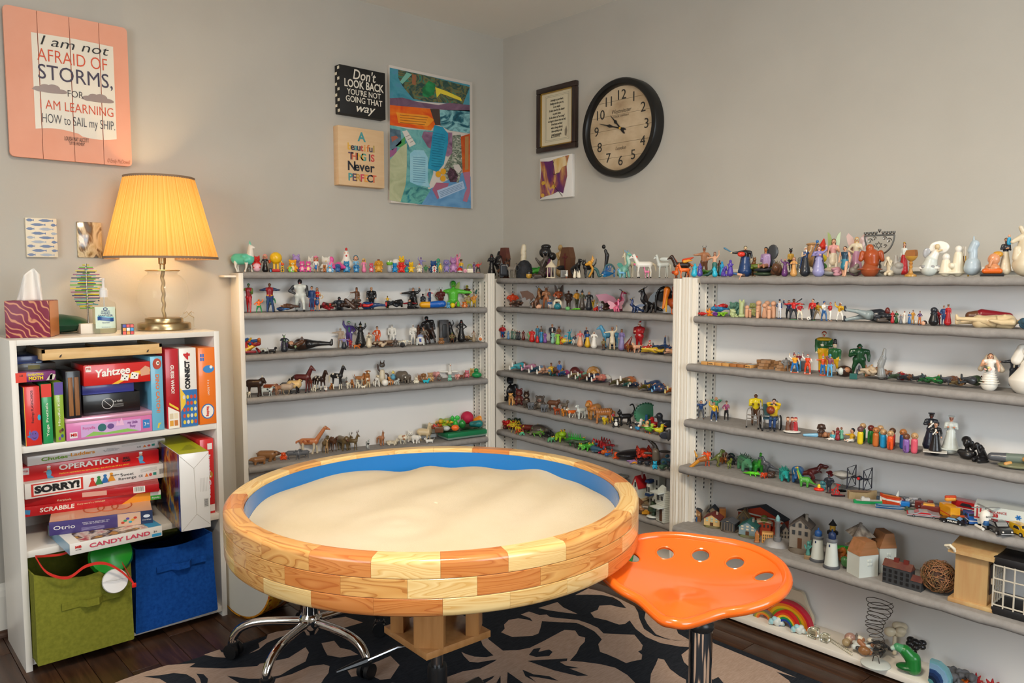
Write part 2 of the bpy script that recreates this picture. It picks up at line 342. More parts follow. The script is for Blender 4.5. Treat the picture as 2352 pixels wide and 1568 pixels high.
for u,v,c in((.5,.18,'7a4a2a'),(.7,.1,'2a4a8a'),(.4,.06,'8a4a9a'),(.75,.2,'3a2a22')):Fp(e,ell(u,v,.14,.03),c,W,H)
e,W,H=game('pink decorated tin with a pale lid at the bottom of the upper game shelf',(287,432),(663,465),.17,'d879ae',.0,'tin_box','tin',z0=SZ)
LZ=SZ+H
MB().use(mat('tin_lid','e3a8c2',.2,.3)).box((W/2,.085,H+.0),(W+.004,.176,.016),.005).Bd('lid',None,e)
Fr(e,.16,.1,.86,.74,'cfa7d6',W,H);Fp(e,[(.2,.12),(.84,.12),(.7,.3),(.45,.22),(.3,.34)],'8fbf5a',W,H)
Fp(e,ell(.4,.5,.05,.2),'2f6a6a',W,H,lift=.001);Fp(e,ell(.5,.52,.04,.14),'6a4a8a',W,H,lift=.001);Fp(e,[(.56,.5),(.58,.8),(.6,.6),(.63,.9),(.66,.5)],'eab8d8',W,H,lift=.001)
Ft(e,'Ponyville',.2*H,.25,.55,'d23a8a',W,H,.14);Ft(e,'my Little\nPony',.2*H,.76,.5,'7a3a8a',W,H,.12,wg_=.02)
Fr(e,.035,.12,.12,.42,'e8e0e4',W,H);Ft(e,'MB',.2*H,.078,.28,'d0302a',W,H,.07,wg_=.03,lift=.0006);Fr(e,.885,.2,.97,.66,'2f7fc0',W,H);Ft(e,'3+',.24*H,.93,.42,'f2f2f2',W,H,.06,lift=.0006)
e,W,H=game('black case with a round age warning mark and white lettering',(360,320),(610,372),.12,'17171a',-.02,'black_case','box',z0=LZ+.0095)
text(e,'0-6 YEARS',.0085,(.6*W,-.0004,.58*H),(1,0,0),(0,0,1),'dcdcda',width=.16*W)
for i in rn(3):Fr(e,.5,.42-.06*i,.7,.44-.06*i,'8f8f8d',W,H)
cz=[Ve((.42*W+.017*cos(t),-.0012,.5*H+.017*sin(t)))for t in LS(0,2*PI,24,endpoint=False)]
MB().Tu(cz,.0009,4,True).Tu([(.42*W-.012,-.0012,.5*H+.012),(.42*W+.012,-.0012,.5*H-.012)],.0009,4).Bd('warning_mark','dcdcda',e)
B0=LZ+.0095+H
e,W,H=game('low blue box between the black case and the red dice game',(357,273),(583,291),.12,'4a4fa6',-.03,'flat_box','box',z0=B0+.0005)
B1=B0+H+.0005
e,W,H=game('red dice game box with slanted white title and two dice pictured',(362,189),(655,250),.16,'cf2522',.012,z0=B1,top='8f1a1a')
Ft(e,'Yahtzee',.5*H,.42,.6,'f4efe6',W,H,.52,4,wg_=.03,shear=.15);Fp(e,[(0,.0),(.4,0),(.75,.55),(1,.62),(1,.5),(.7,.3),(.5,0),(.5,0)],'eeb52a',W,H)
Fr(e,.03,.68,.11,.95,'eae4dc',W,H);Ft(e,'MB',.15*H,.07,.83,'c8231f',W,H,.06,lift=.0006)
for u,v in((.6,.32),(.75,.36)):
 Fp(e,[(u-.07,v-.16),(u+.05,v-.2),(u+.07,v+.1),(u-.04,v+.18)],'f0ece2',W,H,lift=.001)
 for p,q in((-.03,.05),(.03,.0),(0,-.08)):Fp(e,ell(u+p,v+q,.012,.035),'222222',W,H,lift=.0013)
Fp(e,[(.85,.3),(.99,.35),(.99,.7),(.92,.8),(.84,.6)],'d8a080',W,H,lift=.001)
e,W,H=game('dark sleeve holding two wooden slats beside the red dice game',(283,215),(356,409),.2,'26262b',.004,'domino_case','game',z0=LZ+.0095)
b=MB()
for u in(.3,.72):b.box((u*W,-.001,.46*H),(.3*W,.006,.82*H),.001)
b.Bd('slat',Nm('walnut_slat',[(.3,'6a4226'),(.7,'a06c3e')],9,(9,9,1),rough=.5),e)
e,W,H=game('pale wooden tray lying across the top of the upper games',(183,135),(705,135),.24,'c79b62',.006,'wooden_tray','tray',top='3a2c22')
pine=Nm('pale_pine',[(.3,'cfa468'),(.7,'e0bd85')],6,(2,9,9),rough=.45)
e.children[0].data.materials[0]=pine;b=MB()
for bx in(((W/2,.004,H+.005),(W,.008,.011)),((.004,.12,H+.005),(.008,.24,.011)),((W-.004,.12,H+.005),(.008,.24,.011)),((.5*W,.12,H+.003),(.006,.22,.008))):b.box(*bx)
b.Bd('rim',pine,e)
for u in(.14,.87):Fp(e,[(u-.012,.3),(u+.004,.3),(u+.014,.72),(u-.002,.62)],'3a2a20',W,H)
e,W,H=game('light blue upright box with orange lettering and a cartoon dinosaur head',(652,150),(716,455),.19,'6fb6d3',-.0,z0=SZ)
Ft(e,'DINO CATCH!',.42*W,.52,.5,'e8742a',W,H,.52,-90,wg_=.02);Fp(e,ell(.55,.9,.36,.075),'b8452e',W,H);Fp(e,ell(.62,.91,.14,.03),'f2ead8',W,H,lift=.001);Fp(e,ell(.64,.91,.06,.014),'1d1b1c',W,H,lift=.0013)
Fp(e,[(.4,.03),(.5,.1),(.75,.1),(.6,.07),(.55,.03)],'d8c040',W,H)
e,W,H=game('red upright guessing game box with yellow and white bottom panel',(716,118),(785,455),.2,'b81f2a',.0,z0=SZ)
Ft(e,'GUESS WHO?',.34*W,.5,.62,'f2ece2',W,H,.36,-90,wg_=.03);Fp(e,[(.1,.0),(.95,0),(.95,.2),(.1,.28)],'efe9dd',W,H)
for i in rn(2):
 for j in rn(2):Fr(e,.2+.35*i,.03+.09*j,.48+.35*i,.1+.09*j,('e0a03a','d8c8a8','c87a3a','e8d8b8')[i*2+j],W,H,'face_card',.001)
Fp(e,[(.2,.3),(.9,.22),(.9,.25),(.2,.33)],'e8c83a',W,H)
e,W,H=game('white and blue upright box with black lettering and rows of coloured discs',(778,114),(862,447),.2,'e9e4dc',.0,z0=SZ)
Fr(e,0,0,1,.47,'2f6fb0',W,H);Fp(e,[(0,.2),(0,.5),(.3,.4),(.3,.3)],'f0c53a',W,H,lift=.0006)
Ft(e,'CONNECT',.38*W,.46,.66,'16161a',W,H,.36,90,wg_=.06);Ft(e,'4',.5*W,.46,.9,'c9272a',W,H,.09,90,wg_=.05)
for i in rn(4):
 for j in rn(5):Fp(e,ell(.2+.22*i,.06+.08*j,.085,.026,10),('e4c93a','d04a30','dcd8cc','d04a30','e4c93a')[(i*2+j*3)%5],W,H,'disc_print',.001)
e,W,H=game('orange upright stacking game box with a blue bird and blue oval badge',(860,112),(943,445),.2,'ee7a28',.0,z0=SZ)
Fp(e,ell(.6,.72,.34,.05),'3a86c8',W,H);Fp(e,ell(.75,.745,.09,.02),'f0f0ea',W,H,lift=.001);Fp(e,ell(.48,.17,.4,.1),'2f6fb0',W,H);Fp(e,ell(.48,.17,.34,.085),'f0e8dc',W,H,lift=.001)
Ft(e,'Stacking',.2*W,.48,.17,'d8402a',W,H,.13,-90,wg_=.04,lift=.0012);Ft(e,'3 in a ROW!',.16*W,.55,.48,'f6eedd',W,H,.2,-90)
for i in rn(4):Fr(e,.12+.13*(i%2),.83+.05*(i//2),.22+.13*(i%2),.87+.05*(i//2),'3a6fc0',W,H)
# ---- the stack on the middle shelf
z=.3805
e,W,H=Sk('white edged board game lowest in the stack, with pink lettering',(161,1276),(373,1230),1250,z,.26,'e8e4dd');z+=H+.0004
poly(e,'side_print_or_glow',[(0,.001,.001),(0,.26,.001),(0,.26,H-.001),(0,.001,H-.001)],card('7fb4d2'),.0005,(-1,0,0));poly(e,'top_print',[(.03,.002,H),(W*.85,.002,H),(W*.85,.25,H),(.03,.25,H)],Nm('candy_print',[(.3,'b83a3a'),(.45,'e8d8c8'),(.55,'3a2a2a'),(.65,'d8a03a'),(.8,'8a2a5a')],26,rough=.3),.0005,(0,0,1))
poly(e,'top_print',[(W*.85,.002,H),(W-.001,.002,H),(W-.001,.25,H),(W*.85,.25,H)],card('3a9ac8'),.0005,(0,0,1))
Ft(e,'CANDY LAND',.52*H,.53,.5,'cf4a62',W,H,.66,wg_=.03);Ft(e,'MB',.3*H,.085,.62,'c8231f',W,H,.065,wg_=.05);Ft(e,'GAMES',.11*H,.085,.38,'6a4a4a',W,H,.06)
Fr(e,.88,.08,.99,.35,'3a9ac8',W,H);Ft(e,'3+',.26*H,.92,.55,'222222',W,H,.04)
e,W,H=Sk('purple and peach box second from the bottom of the game stack',(113.5,1231),(351,1200),1200,z,.24,'4b4079');z+=H+.0004
poly(e,'top_print',[(.001,.001,H),(W-.001,.001,H),(W-.001,.239,H),(.001,.239,H)],card('e0b493'),.0005,(0,0,1))
for i in rn(3):MB().Tu([(W*(.42+.14*i)+.03*cos(t),.1+.05*sin(t),H+.0012)for t in LS(0,2*PI,20,endpoint=False)],.002,4,True).Bd('printed_ring','c2603a',e)
Ft(e,'Otrio',.42*H,.14,.52,'f2eee6',W,H,.2);Ft(e,'MAKE YOUR BRAIN SAY "O"!\nEXERCEZ VOTRE CERV-O!',.11*H,.44,.62,'e0dcea',W,H,.26)
Fr(e,.65,.02,.88,.98,'d9b59b',W,H);Fr(e,.88,0,1,1,'2c3a5c',W,H)
for i,c in enumerate(('c8402a','3a9a6a','5a4aa0','3aa0b0','d8a03a','c8402a')):Fp(e,ell(.7+.025*i,.3+.14*(i%3),.018,.09),c,W,H,lift=.001)
Ft(e,'marbles',.13*H,.94,.32,'e8e8ea',W,H,.09);Fp(e,ell(.94,.6,.035,.12),'dfe4ea',W,H,lift=.001)
for i in rn(3):Fr(e,.3,.28-.08*i,.52,.31-.08*i,'a8a0c8',W,H)
e,W,H=Sk('red word game box with white lettering and orange swirl, third from the bottom',(50,1189),(369.6,1145.5),1166,z,.22,'c41f24');z+=H+.0004
Ft(e,'SCRABBLE',.6*H,.24,.5,'f2ece0',W,H,.24,wg_=.02,shear=.1);Ft(e,'Every word\'s a WINNER',.22*H,.48,.62,'f0d0a0',W,H,.2,shear=.2)
Fp(e,[(.7,.0),(.95,0),(.95,1),(.82,.9)],'f09a2a',W,H);Fr(e,.92,.5,1,1,'e8e4dc',W,H,lift=.001);Fr(e,.92,.02,1,.5,'3a9a3a',W,H,lift=.001);Ft(e,'Family',.25*H,.96,.25,'f4f4ee',W,H,.06,lift=.0012)
Fp(e,[(.02,.3),(.055,.2),(.06,.65),(.025,.75)],'3a7fb0',W,H)
e,W,H=Sk('red box with a bar code and a small grid picture, middle of the stack',(52,1164),(366,1128),1139,z,.22,'b3191f',H=.028);z+=H+.0004
Ft(e,'Kerplunk',.3*H,.29,.3,'e8c8a8',W,H,.1);Fp(e,[(.42,.35),(.6,.3),(.6,.85),(.42,.9)],'d8a090',W,H);Fr(e,.8,.12,.89,.9,'ece8e0',W,H)
for i in rn(9):Fr(e,.81+.008*i,.3,.813+.008*i,.85,'222222',W,H,lift=.001)
e,W,H=Sk('white board game with a red and black title block and coloured pawns',(58,1147.6),(383,1094.8),1112,z,.26,'e9e6e0');z+=H+.0004
Fr(e,.04,.1,.385,.92,'d2352a',W,H);Fr(e,.055,.18,.37,.84,'efe9e2',W,H,lift=.0007);Ft(e,'SORRY!',.6*H,.212,.5,'141416',W,H,.3,wg_=.06,lift=.0006)
for i,c in enumerate(('cf3a2a','3a8a4a','2f6fb0','e0952a')):
 u=.45+.045*i;Fp(e,[(u-.03,.18+.05*i),(u+.03,.18+.05*i),(u+.008,.6+.05*i),(u-.008,.6+.05*i)],c,W,H);Fp(e,ell(u,.68+.05*i,.013,.09),c,W,H)
Ft(e,'the game of',.15*H,.62,.72,'3a3a3a',W,H,.08);Ft(e,'Sweet\nRevenge',.26*H,.7,.5,'2c2c2c',W,H,.13)
Ft(e,'CE',.22*H,.80,.36,'222222',W,H,.03);Fp(e,[(.83,.25),(.86,.25),(.845,.5)],'e07a2a',W,H);Fp(e,ell(.875,.36,.012,.11),'c8504a',W,H);Fr(e,.895,.28,.92,.48,'2a8a7a',W,H)
for i in rn(8):Fr(e,.945+.006*i,.3,.948+.006*i,.66,'333333',W,H)
for i in rn(4):Fr(e,.8,.62+.07*i,.925,.64+.07*i,'a8a8a4',W,H)
e,W,H=Sk('red board game box with white lettering and two cartoon people in blue',(43,1108),(365.4,1062),1073.7,z,.25,'d21f22');z+=H+.0004
Ft(e,'OPERATION',.5*H,.48,.62,'f4efe6',W,H,.42,wg_=.03);Ft(e,'SKILL\nGAME',.2*H,.75,.58,'2a1512',W,H,.06,wg_=.04)
Ft(e,'Perform operations to earn money - but don\'t set off the alarm!',.13*H,.52,.22,'f2d23a',W,H,.5)
Fr(e,.015,.45,.07,.9,'e8e0dc',W,H);Ft(e,'MB',.18*H,.043,.68,'c8231f',W,H,.04,lift=.0006)
for u,v in((.2,.38),(.86,.5)):Fp(e,ell(u,v,.018,.24),'5fa8cc',W,H);Fp(e,ell(u,v+.3,.013,.12),'e0b090',W,H);Fp(e,ell(u,v+.42,.014,.07),'f2f2ee',W,H,lift=.001);Fp(e,[(u-.04,v+.1),(u-.01,v+.05),(u-.01,v+.16)],'e0b090',W,H);Fp(e,[(u-.015,v-.2),(u+.015,v-.2),(u+.035,v-.38),(u-.01,v-.36)],'4a90bc',W,H)
e,W,H=Sk('white board game on top of the stack with green and orange lettering',(63.4,1071),(380,1025),1041,z,.25,'e6e4df',H=.0305);z+=H
Ft(e,'Chutes',.5*H,.18,.5,'7aa83a',W,H,.18,wg_=.03);Ft(e,'and',.16*H,.283,.55,'4a8a5a',W,H,.02);Ft(e,'Ladders',.5*H,.375,.58,'e09a3a',W,H,.17,wg_=.03)
Ft(e,'The Classic\nUp and Down Game\nfor Preschoolers',.12*H,.58,.55,'8a8a90',W,H,.12)
Ft(e,'CE',.24*H,.79,.4,'222222',W,H,.03);Fp(e,[(.82,.28),(.85,.28),(.835,.55)],'e07a2a',W,H);Fp(e,ell(.868,.4,.013,.12),'c8504a',W,H);Fr(e,.89,.3,.915,.55,'2a8a7a',W,H)
for i in rn(8):Fr(e,.94+.006*i,.35,.943+.006*i,.8,'333333',W,H)
for i in rn(4):Fr(e,.66,.68+.06*i,.92,.7+.06*i,'b0b0ac',W,H)
e,W,H=Sk('tall white ended toy box with yellow green top poking out of the shelf',(417,1221.5),(484.7,1209),1043.6,.3805,.34,'e7e5e1')
poly(e,'top_print',[(.001,.001,H),(W-.001,.001,H),(W-.001,.339,H),(.001,.339,H)],card('c3c72a'),.0005,(0,0,1))
poly(e,'side_print_or_glow',[(0,.001,.001),(0,.339,.001),(0,.339,H-.001),(0,.001,H-.001)],Nm('toy_photo',[(.3,'1f3f8a'),(.42,'2f2a3a'),(.5,'8a4a2a'),(.58,'c8a040'),(.66,'3a6a8a'),(.75,'6a3a6a')],12,rough=.2),.0005,(-1,0,0))
poly(e,'side_edge',[(0,.0005,.001),(0,.02,.001),(0,.02,H-.001),(0,.0005,H-.001)],card('24479c'),.001,(-1,0,0))
fold=mat('fold_line','b9b4aa',.7)
for a_,b_ in(((.02,.98),(.48,.8)),((.98,.98),(.48,.8)),((.48,.8),(.53,.2)),((.53,.2),(.03,.01)),((.53,.2),(.97,.04))):MB().Tu([(a_[0]*W,-.0003,a_[1]*H),(b_[0]*W,-.0003,b_[1]*H)],.0007,4).Bd('flap_edge',fold,e)
Fr(e,.78,.27,.95,.39,'cfccc6',W,H)
for i in rn(9):Fr(e,.8,.285+.011*i,.93,.29+.011*i,'3a3a3a',W,H,lift=.0009)
for i in rn(6):Fr(e,.68+.05*i,.48-.0*i,.69+.05*i,.66,'b5b2ac',W,H)
for i in rn(7):poly(e,'printed_line',[(.02+.006*i,.06+.012*i,H),(W*.75,.06+.012*i,H),(W*.75,.064+.012*i,H),(.02+.006*i,.064+.012*i,H)],card('8a8f3a'),.001,(0,0,1))
e,W,H=game('red upright game box with purple lettering at the right of the stack',(868,512),(937,828),.2,'cf2a2c',-.02,z0=.3805)
Ft(e,'Jumpin\' Game',.3*W,.62,.5,'e8e0ea',W,H,.6,-90,wg_=.05);Fr(e,.55,.86,.9,.94,'e8e0dc',W,H);Fr(e,.5,.03,.98,.12,'e8e0dc',W,H)
Fp(e,ell(.65,.52,.25,.05),'b5803a',W,H)
# ---- fabric bins
fab_g=Nm('olive_fabric',[(.3,'74762a'),(.7,'868732')],90,rough=.95,bump=.4,bs_=420,spec=.1);fab_b=Nm('blue_fabric',[(.3,'123f86'),(.7,'1a4f9e')],90,rough=.95,bump=.4,bs_=420,spec=.1)
def fabric_bin(label,bl,br,wtop,h,dep,m,dark,hu,tilt=0,sag=.02):
 a=on_z(*bl,.0395);c=on_z(*br,.0395);d=c-a;W=d.length
 e=Em('fabric_bin',a,math.atan2(d.y,d.x),label,'bin')
 b=MB();n=16
 def ring(z_,grow,inn,top):
  out=[]
  for(p,q)in(((0,0),(1,0)),((1,0),(1,1)),((1,1),(0,1)),((0,1),(0,0))):
   for i in rn(n//4*2):
    t=i/(n//4*2);u,v=p[0]+(q[0]-p[0])*t,p[1]+(q[1]-p[1])*t
    bow=sin(PI*t)*(.012 if z_>.1 and p[1]==q[1]==0 else .0);x=-grow+inn+u*(W+2*grow-2*inn);y=-grow*.4+inn+v*(dep+.4*grow-2*inn)
    nx,ny=(0,-1)if p[1]==q[1]==0 else((1,0)if p[0]==q[0]==1 else((0,1)if p[1]==q[1]==1 else(-1,0)))
    s_=top*sag*sin(PI*t)*(1 if ny else .35);out.append((x+nx*bow,y+ny*bow,z_-s_-(tilt*v if top else 0)))
  return out
 g=(wtop-W)/2;rings=[ring(0,0,0,0),ring(.005,.002,0,0),ring(h*.5,g*.55,0,0),ring(h*.93,g*.95,0,1),ring(h,g,0,1),ring(h,g,.004,1),ring(h*.5,g*.5,.005,0),ring(.008,0,.005,0)]
 k=len(rings[0]);vs=[p for r_ in rings for p in r_]
 fs=[(i*k+j,i*k+(j+1)%k,(i+1)*k+(j+1)%k,(i+1)*k+j)for i in rn(len(rings)-1)for j in rn(k)]+[tuple(rn(k)),tuple(rn(len(vs)-k,len(vs)))]
 b.add(vs,fs,True);b.Bd('fabric_box',m,e)
 hz=h*hu;u0,u1=W*.32,W*.78;hb=MB()
 pts=[(u0-.02,-.013),(u0+.03,-.013),(u0+.045,-.034),(u1-.045,-.034),(u1-.03,-.013),(u1+.02,-.013)]
 vs=[]
 for x,y in pts:vs+=[(x,y,hz+.011),(x,y-.0025,hz+.011),(x,y-.0025,hz-.011),(x,y,hz-.011)]
 fs=[(i*4+j,i*4+(j+1)%4,(i+1)*4+(j+1)%4,(i+1)*4+j)for i in rn(5)for j in rn(4)]+[(0,1,2,3),(20,21,22,23)]
 hb.add(vs,fs);hb.Bd('handle',m,e);return e,W
GB,GW=fabric_bin('olive green fabric bin with a bag of toys sagging over its rim',(86,1531),(303,1466),.274,.285,.3,fab_g,0,.6,-.01,.034)
GB.location.x=.4575;GB.rotation_euler.z=0
BB,BWb=fabric_bin('bright blue fabric bin standing at the right of the olive bin',(311,1457),(490.5,1397),.258,.285,.27,fab_b,0,.72,-.01,.014)
BB.rotation_euler.z=.04;BB.location.x+=.003
b=MB().box((0,0,0),(.15,.2,.012),.003);o=b.Bd('picture_book',Nm('book_cover',[(.3,'5a4a20'),(.5,'6f7a2a'),(.7,'8a5a2a')],14,rough=.4));o.location=GB.location+Ve((.37,.19,.27));o.rotation_euler=(R(-25),R(8),R(6));tag(o,'green and brown picture book leaning in the blue bin','book')
b=MB().box((0,0,0),(.05,.2,.02),.003);o=b.Bd('picture_book',card('6f7a3a'));o.location=GB.location+Ve((.47,.2,.27));o.rotation_euler=(R(-27),R(8),R(6));tag(o,'narrow lime spined book beside the picture book in the blue bin','book')
lime=mat('green_plastic','1f9a2a',.25,trans=.25)
b=MB();b.La([(.062,0),(.066,.004),(.06,.03),(.03,.04),(.0,.042)],24,cap=False).La([(.058,.0),(.054,.026),(.026,.034),(0,.035)],24,cap=False);o=b.Bd('toy_dish',lime)
o.location=GB.location+Ve((.222,.03,.285));o.rotation_euler=(R(62),R(20),R(-20));tag(o,'glossy green plastic toy dish inside the clear bag','toy')
b=MB();b.La([(0,-.004),(.036,-.004),(.038,0),(.036,.006),(0,.007)],28);o=b.Bd('toy_disc',mat('white_plastic','dedbd8',.3));o.location=GB.location+Ve((.215,-.035,.222));o.rotation_euler=(R(72),0,R(-5));tag(o,'white round plastic disc hanging out of the bag','toy')
bag=mat('clear_bag','f4f4f2',.12,trans=1,ior=1.05,alpha=.42);b=MB();n=14
for side,off in(('front',-.03),('back',.055)):
 vs=[]
 for i in rn(n+1):
  for j in rn(9):
   u,v=i/n,j/8;x=.02+.25*u;zt=.325-.05*sin(PI*u*1.0)+.02*sin(6.3*u)-(.045*u if side=='front' else .02*u);zb=.24-.03*u
   vs.append((x,off+.01*sin(9*u+5*v)-(.02*sin(PI*v)if off<0 else 0),zb+(zt-zb)*v+.004*sin(14*u+8*v)))
 b.add(vs,[(i*9+j,(i+1)*9+j,(i+1)*9+j+1,i*9+j+1)for i in rn(n)for j in rn(8)],True)
o=b.Bd('zip_bag',bag,fix=False);o.location=GB.location;tag(o,'clear zip bag of toys with red zip edge in the olive bin','bag')
red=mat('red_zip','d8352a',.35)
def strap(parent,pts,w,th,m,name):
 b=MB();P=bez(pts,6);vs=[]
 for i,p in enumerate(P):
  for dz,dy in((w/2,0),(w/2,th),(-w/2,th),(-w/2,0)):vs.append((p.x,p.y+dy,p.z+dz))
 k=len(P);b.add(vs,[(i*4+j,i*4+(j+1)%4,(i+1)*4+(j+1)%4,(i+1)*4+j)for i in rn(k-1)for j in rn(4)]+[(0,1,2,3),(4*k-4,4*k-3,4*k-2,4*k-1)],True);return b.Bd(name,m,parent)
strap(o,[(.005,-.01,.345),(.03,-.03,.295),(.08,-.05,.272),(.13,-.055,.297),(.18,-.06,.295),(.225,-.062,.26),(.262,-.064,.21)],.009,.0015,red,'zip_strip')
strap(o,[(.005,-.008,.345),(.04,.03,.328),(.09,.04,.32),(.15,.04,.335),(.2,.03,.333),(.235,-.01,.285),(.262,-.062,.211)],.007,.0015,red,'zip_strip')
MB().box((.262,-.066,.205),(.013,.006,.014),.002).Bd('zip_slider',mat('red_plastic','e0281f',.2),o)
# ---- on top of the bookcase
TOP=1.033
LP=on_z(378,757,TOP)
lamp=Em('table_lamp',LP,0,'lit table lamp with cream pleated shade and crackled glass globe base','lamp')
brass=mat('satin_brass','b9a27a',.28,1)
MB().La([(0,0),(.086,0),(.09,.004),(.09,.022),(.087,.026),(.066,.028),(.064,.032),(.064,.042),(.055,.045),(0,.045)],40).Bd('base',brass,lamp)
gl=mat('crackled_glass','f6ead0',.08,spec=.7,alpha=.2)
gprof=[(.052,.046),(.068,.06),(.081,.085),(.087,.115),(.084,.15),(.074,.178),(.06,.194),(.05,.2),(.05,.207),(.058,.212)]
MB().La(gprof,40,cap=False).Bd('glass_globe',gl,lamp)
MB().La([(.057,.2115),(.0595,.213),(.057,.2155),(.0,.2155)],32,cap=False).Bd('collar',brass,lamp)
b=MB();b.Tu([(.002*sin(z*160),.002*cos(z*160),z)for z in LS(.045,.215,40)],.0065,10);b.Bd('twisted_stem',mat('antique_stem','a98a52',.35,.8),lamp)
MB().La([(.009,.215),(.009,.235),(.013,.238),(.013,.262),(.018,.266),(.018,.29),(0,.29)],20).Bd('socket',brass,lamp)
SH0,SH1=.258,.54;RS0,RS1=.189,.117
shade=mat('pleated_shade','e2b878',.9);N,L_,B_=nodes(shade);B_.inputs['Specular IOR Level'].default_value=0
tr_=N.new('ShaderNodeBsdfTranslucent');mx=N.new('ShaderNodeMixShader');mx.inputs[0].default_value=.5
tc=N.new('ShaderNodeTexCoord');sp=N.new('ShaderNodeSeparateXYZ');L_.new(tc.outputs['Object'],sp.inputs[0])
at2=N.new('ShaderNodeMath');at2.operation='ARCTAN2';L_.new(sp.outputs[0],at2.inputs[0]);L_.new(sp.outputs[1],at2.inputs[1])
nz=N.new('ShaderNodeTexNoise');nz.noise_dimensions='1D';nz.inputs['Scale'].default_value=30;nz.inputs['Detail'].default_value=3;L_.new(at2.outputs[0],nz.inputs['W'])
rp=ramp(N,[(.3,'d9a555'),(.7,'edc680')]);L_.new(nz.outputs['Fac'],rp.inputs[0]);L_.new(rp.outputs[0],tr_.inputs[0]);L_.new(rp.outputs[0],B_.inputs['Base Color'])
L_.new(B_.outputs[0],mx.inputs[1]);L_.new(tr_.outputs[0],mx.inputs[2]);L_.new(mx.outputs[0],N['Material Output'].inputs[0])
vs=[];n=160
for z,r in((SH0,RS0),(SH1,RS1)):
 for j in rn(n):q_=r+.0012*cos(j*PI);vs.append((q_*cos(2*PI*j/n),q_*sin(2*PI*j/n),z))
b=MB();b.add(vs,[(j,(j+1)%n,n+(j+1)%n,n+j)for j in rn(n)],True);b.Bd('lamp_shade',shade,lamp,fix=False)
trim_m=mat('shade_trim','8d745e',.8)
for z,r in((SH0,RS0),(SH1,RS1)):MB().La([(r+.0015,z-.004),(r+.002,z+.004),(r-.001,z+.004),(r-.001,z-.004),(r+.0015,z-.004)],64,cap=False).Bd('shade_trim',trim_m,lamp)
b=MB()
for k in rn(3):a=2*PI*k/3;b.Tu([(0,0,.50),(RS1*cos(a)*.98,RS1*sin(a)*.98,SH1-.006)],.0018,5)
b.Tu([(.02*cos(t),.02*sin(t)*0,.4+.12*sin(t))for t in LS(-1.2,4.3,16)],.0018,5);b.Bd('harp',brass,lamp)
bulb=MB().La([(.012,.29),(.014,.305),(.028,.335),(.03,.355),(.022,.377),(0,.386)],20);bulb.Bd('bulb',mat('lit_bulb','ffd9a0',.3,emit=14),lamp)
point('lamp_light',LP+Ve((0,0,.352)),38,(1,.68,.34),.032)
tb=Em('tissue_box',(.525,2.885,TOP),R(-24),'maroon striped tissue box with one white tissue pulled up','tissue box')
tm=Nm('maroon_swirls',[(.0,'7a2138'),(.78,'7f2440'),(.86,'c07a5a'),(1,'c98a66')],26,rough=.4,wave='DIAGONAL',di=7,detail=.5)
MB().box((0,0,.058),(.122,.118,.116),.002).Bd('carton',tm,tb)
poly(tb,'side_print_or_glow',[(.0615,-.058,.002),(.0615,.058,.002),(.0615,.058,.114),(.0615,-.058,.114)],card('cf7f4a'),.0006,(1,0,0))  # orange panel carries the lamp's warm light on this side in its colour
b=MB();vs=[];nu,nv=14,12
for i in rn(nu+1):
 for j in rn(nv+1):
  u,v=i/nu*2-1,j/nv;w=.04*(1-.38*v);fold_=.012*sin(u*5+1.5*v)*(1-.4*v);tipx=-.006+.012*v
  vs.append((u*w+tipx,fold_-.012*v,.112+.1*v*(1-.1*abs(u-.2))+.006*sin(u*3+1)*v))
b.add(vs,[(i*(nv+1)+j,(i+1)*(nv+1)+j,(i+1)*(nv+1)+j+1,i*(nv+1)+j+1)for i in rn(nu)for j in rn(nv)],True)
o=b.Bd('tissue',mat('tissue_paper','f1ebe2',.9),tb,fix=False);md=o.modifiers.new('s','SOLIDIFY');md.thickness=.001
b=MB();nu,nv=32,14
for sg in(1,-1):
 vs=[]
 for i in rn(nu+1):
  for j in rn(nv+1):
   u,v=i/nu*2-1,j/nv*2-1;pin=1-.13*(1-abs(u)**2)*0;x=.122*u*(1-.05*v*v);y=.075*v*(1-.10*u*u);t=max(0,(1-abs(u)**2.4)*(1-abs(v)**2.2))**.55
   up=.036 if sg>0 else-.028;vs.append((x,y,.032+up*t+.0015*sin(9*u+4*v)*t))
 fs=[(i*(nv+1)+j,(i+1)*(nv+1)+j,(i+1)*(nv+1)+j+1,i*(nv+1)+j+1)for i in rn(nu)for j in rn(nv)]
 b.add(vs,fs if sg>0 else[f[::-1]for f in fs],True)
bp=on_z(118,768,TOP);e=Em('bean_bag',(bp.x+.005,bp.y+.055,TOP-.003),R(-4),'dark green leatherette bean bag with pointed corners before the tissue box','bean bag')
b.Bd('cover',mat('green_leatherette','174a31',.32),e,fix=False)
b=MB();b.Tu([(.122*u*(1-.05),-.075*(1-.10*u*u)-.0005,.032)for u in LS(-1,1,16)],.0016,5);b.Bd('seam',mat('green_seam','1f4a38',.4),e)
sp0=Ve((on_y(203,740,2.93).x,2.93,TOP));e=Em('rod_spinner',sp0,0,'kinetic spinner of stacked coloured rods on a thin metal stem','ornament')
MB().box((0,0,.017),(.06,.05,.034),.002).Bd('base',mat('white_block','efe6d8',.4),e)
MB().Tu([(0,0,.03),(0,0,.235)],.0028,10).Bd('stem',mat('steel_stem','a59a8c',.25,1),e)
rods=[mat('rod_'+c,c,.35)for c in('e6d020','3a4a72','6fc03a','a8688c','76b8c0')]
NR=38
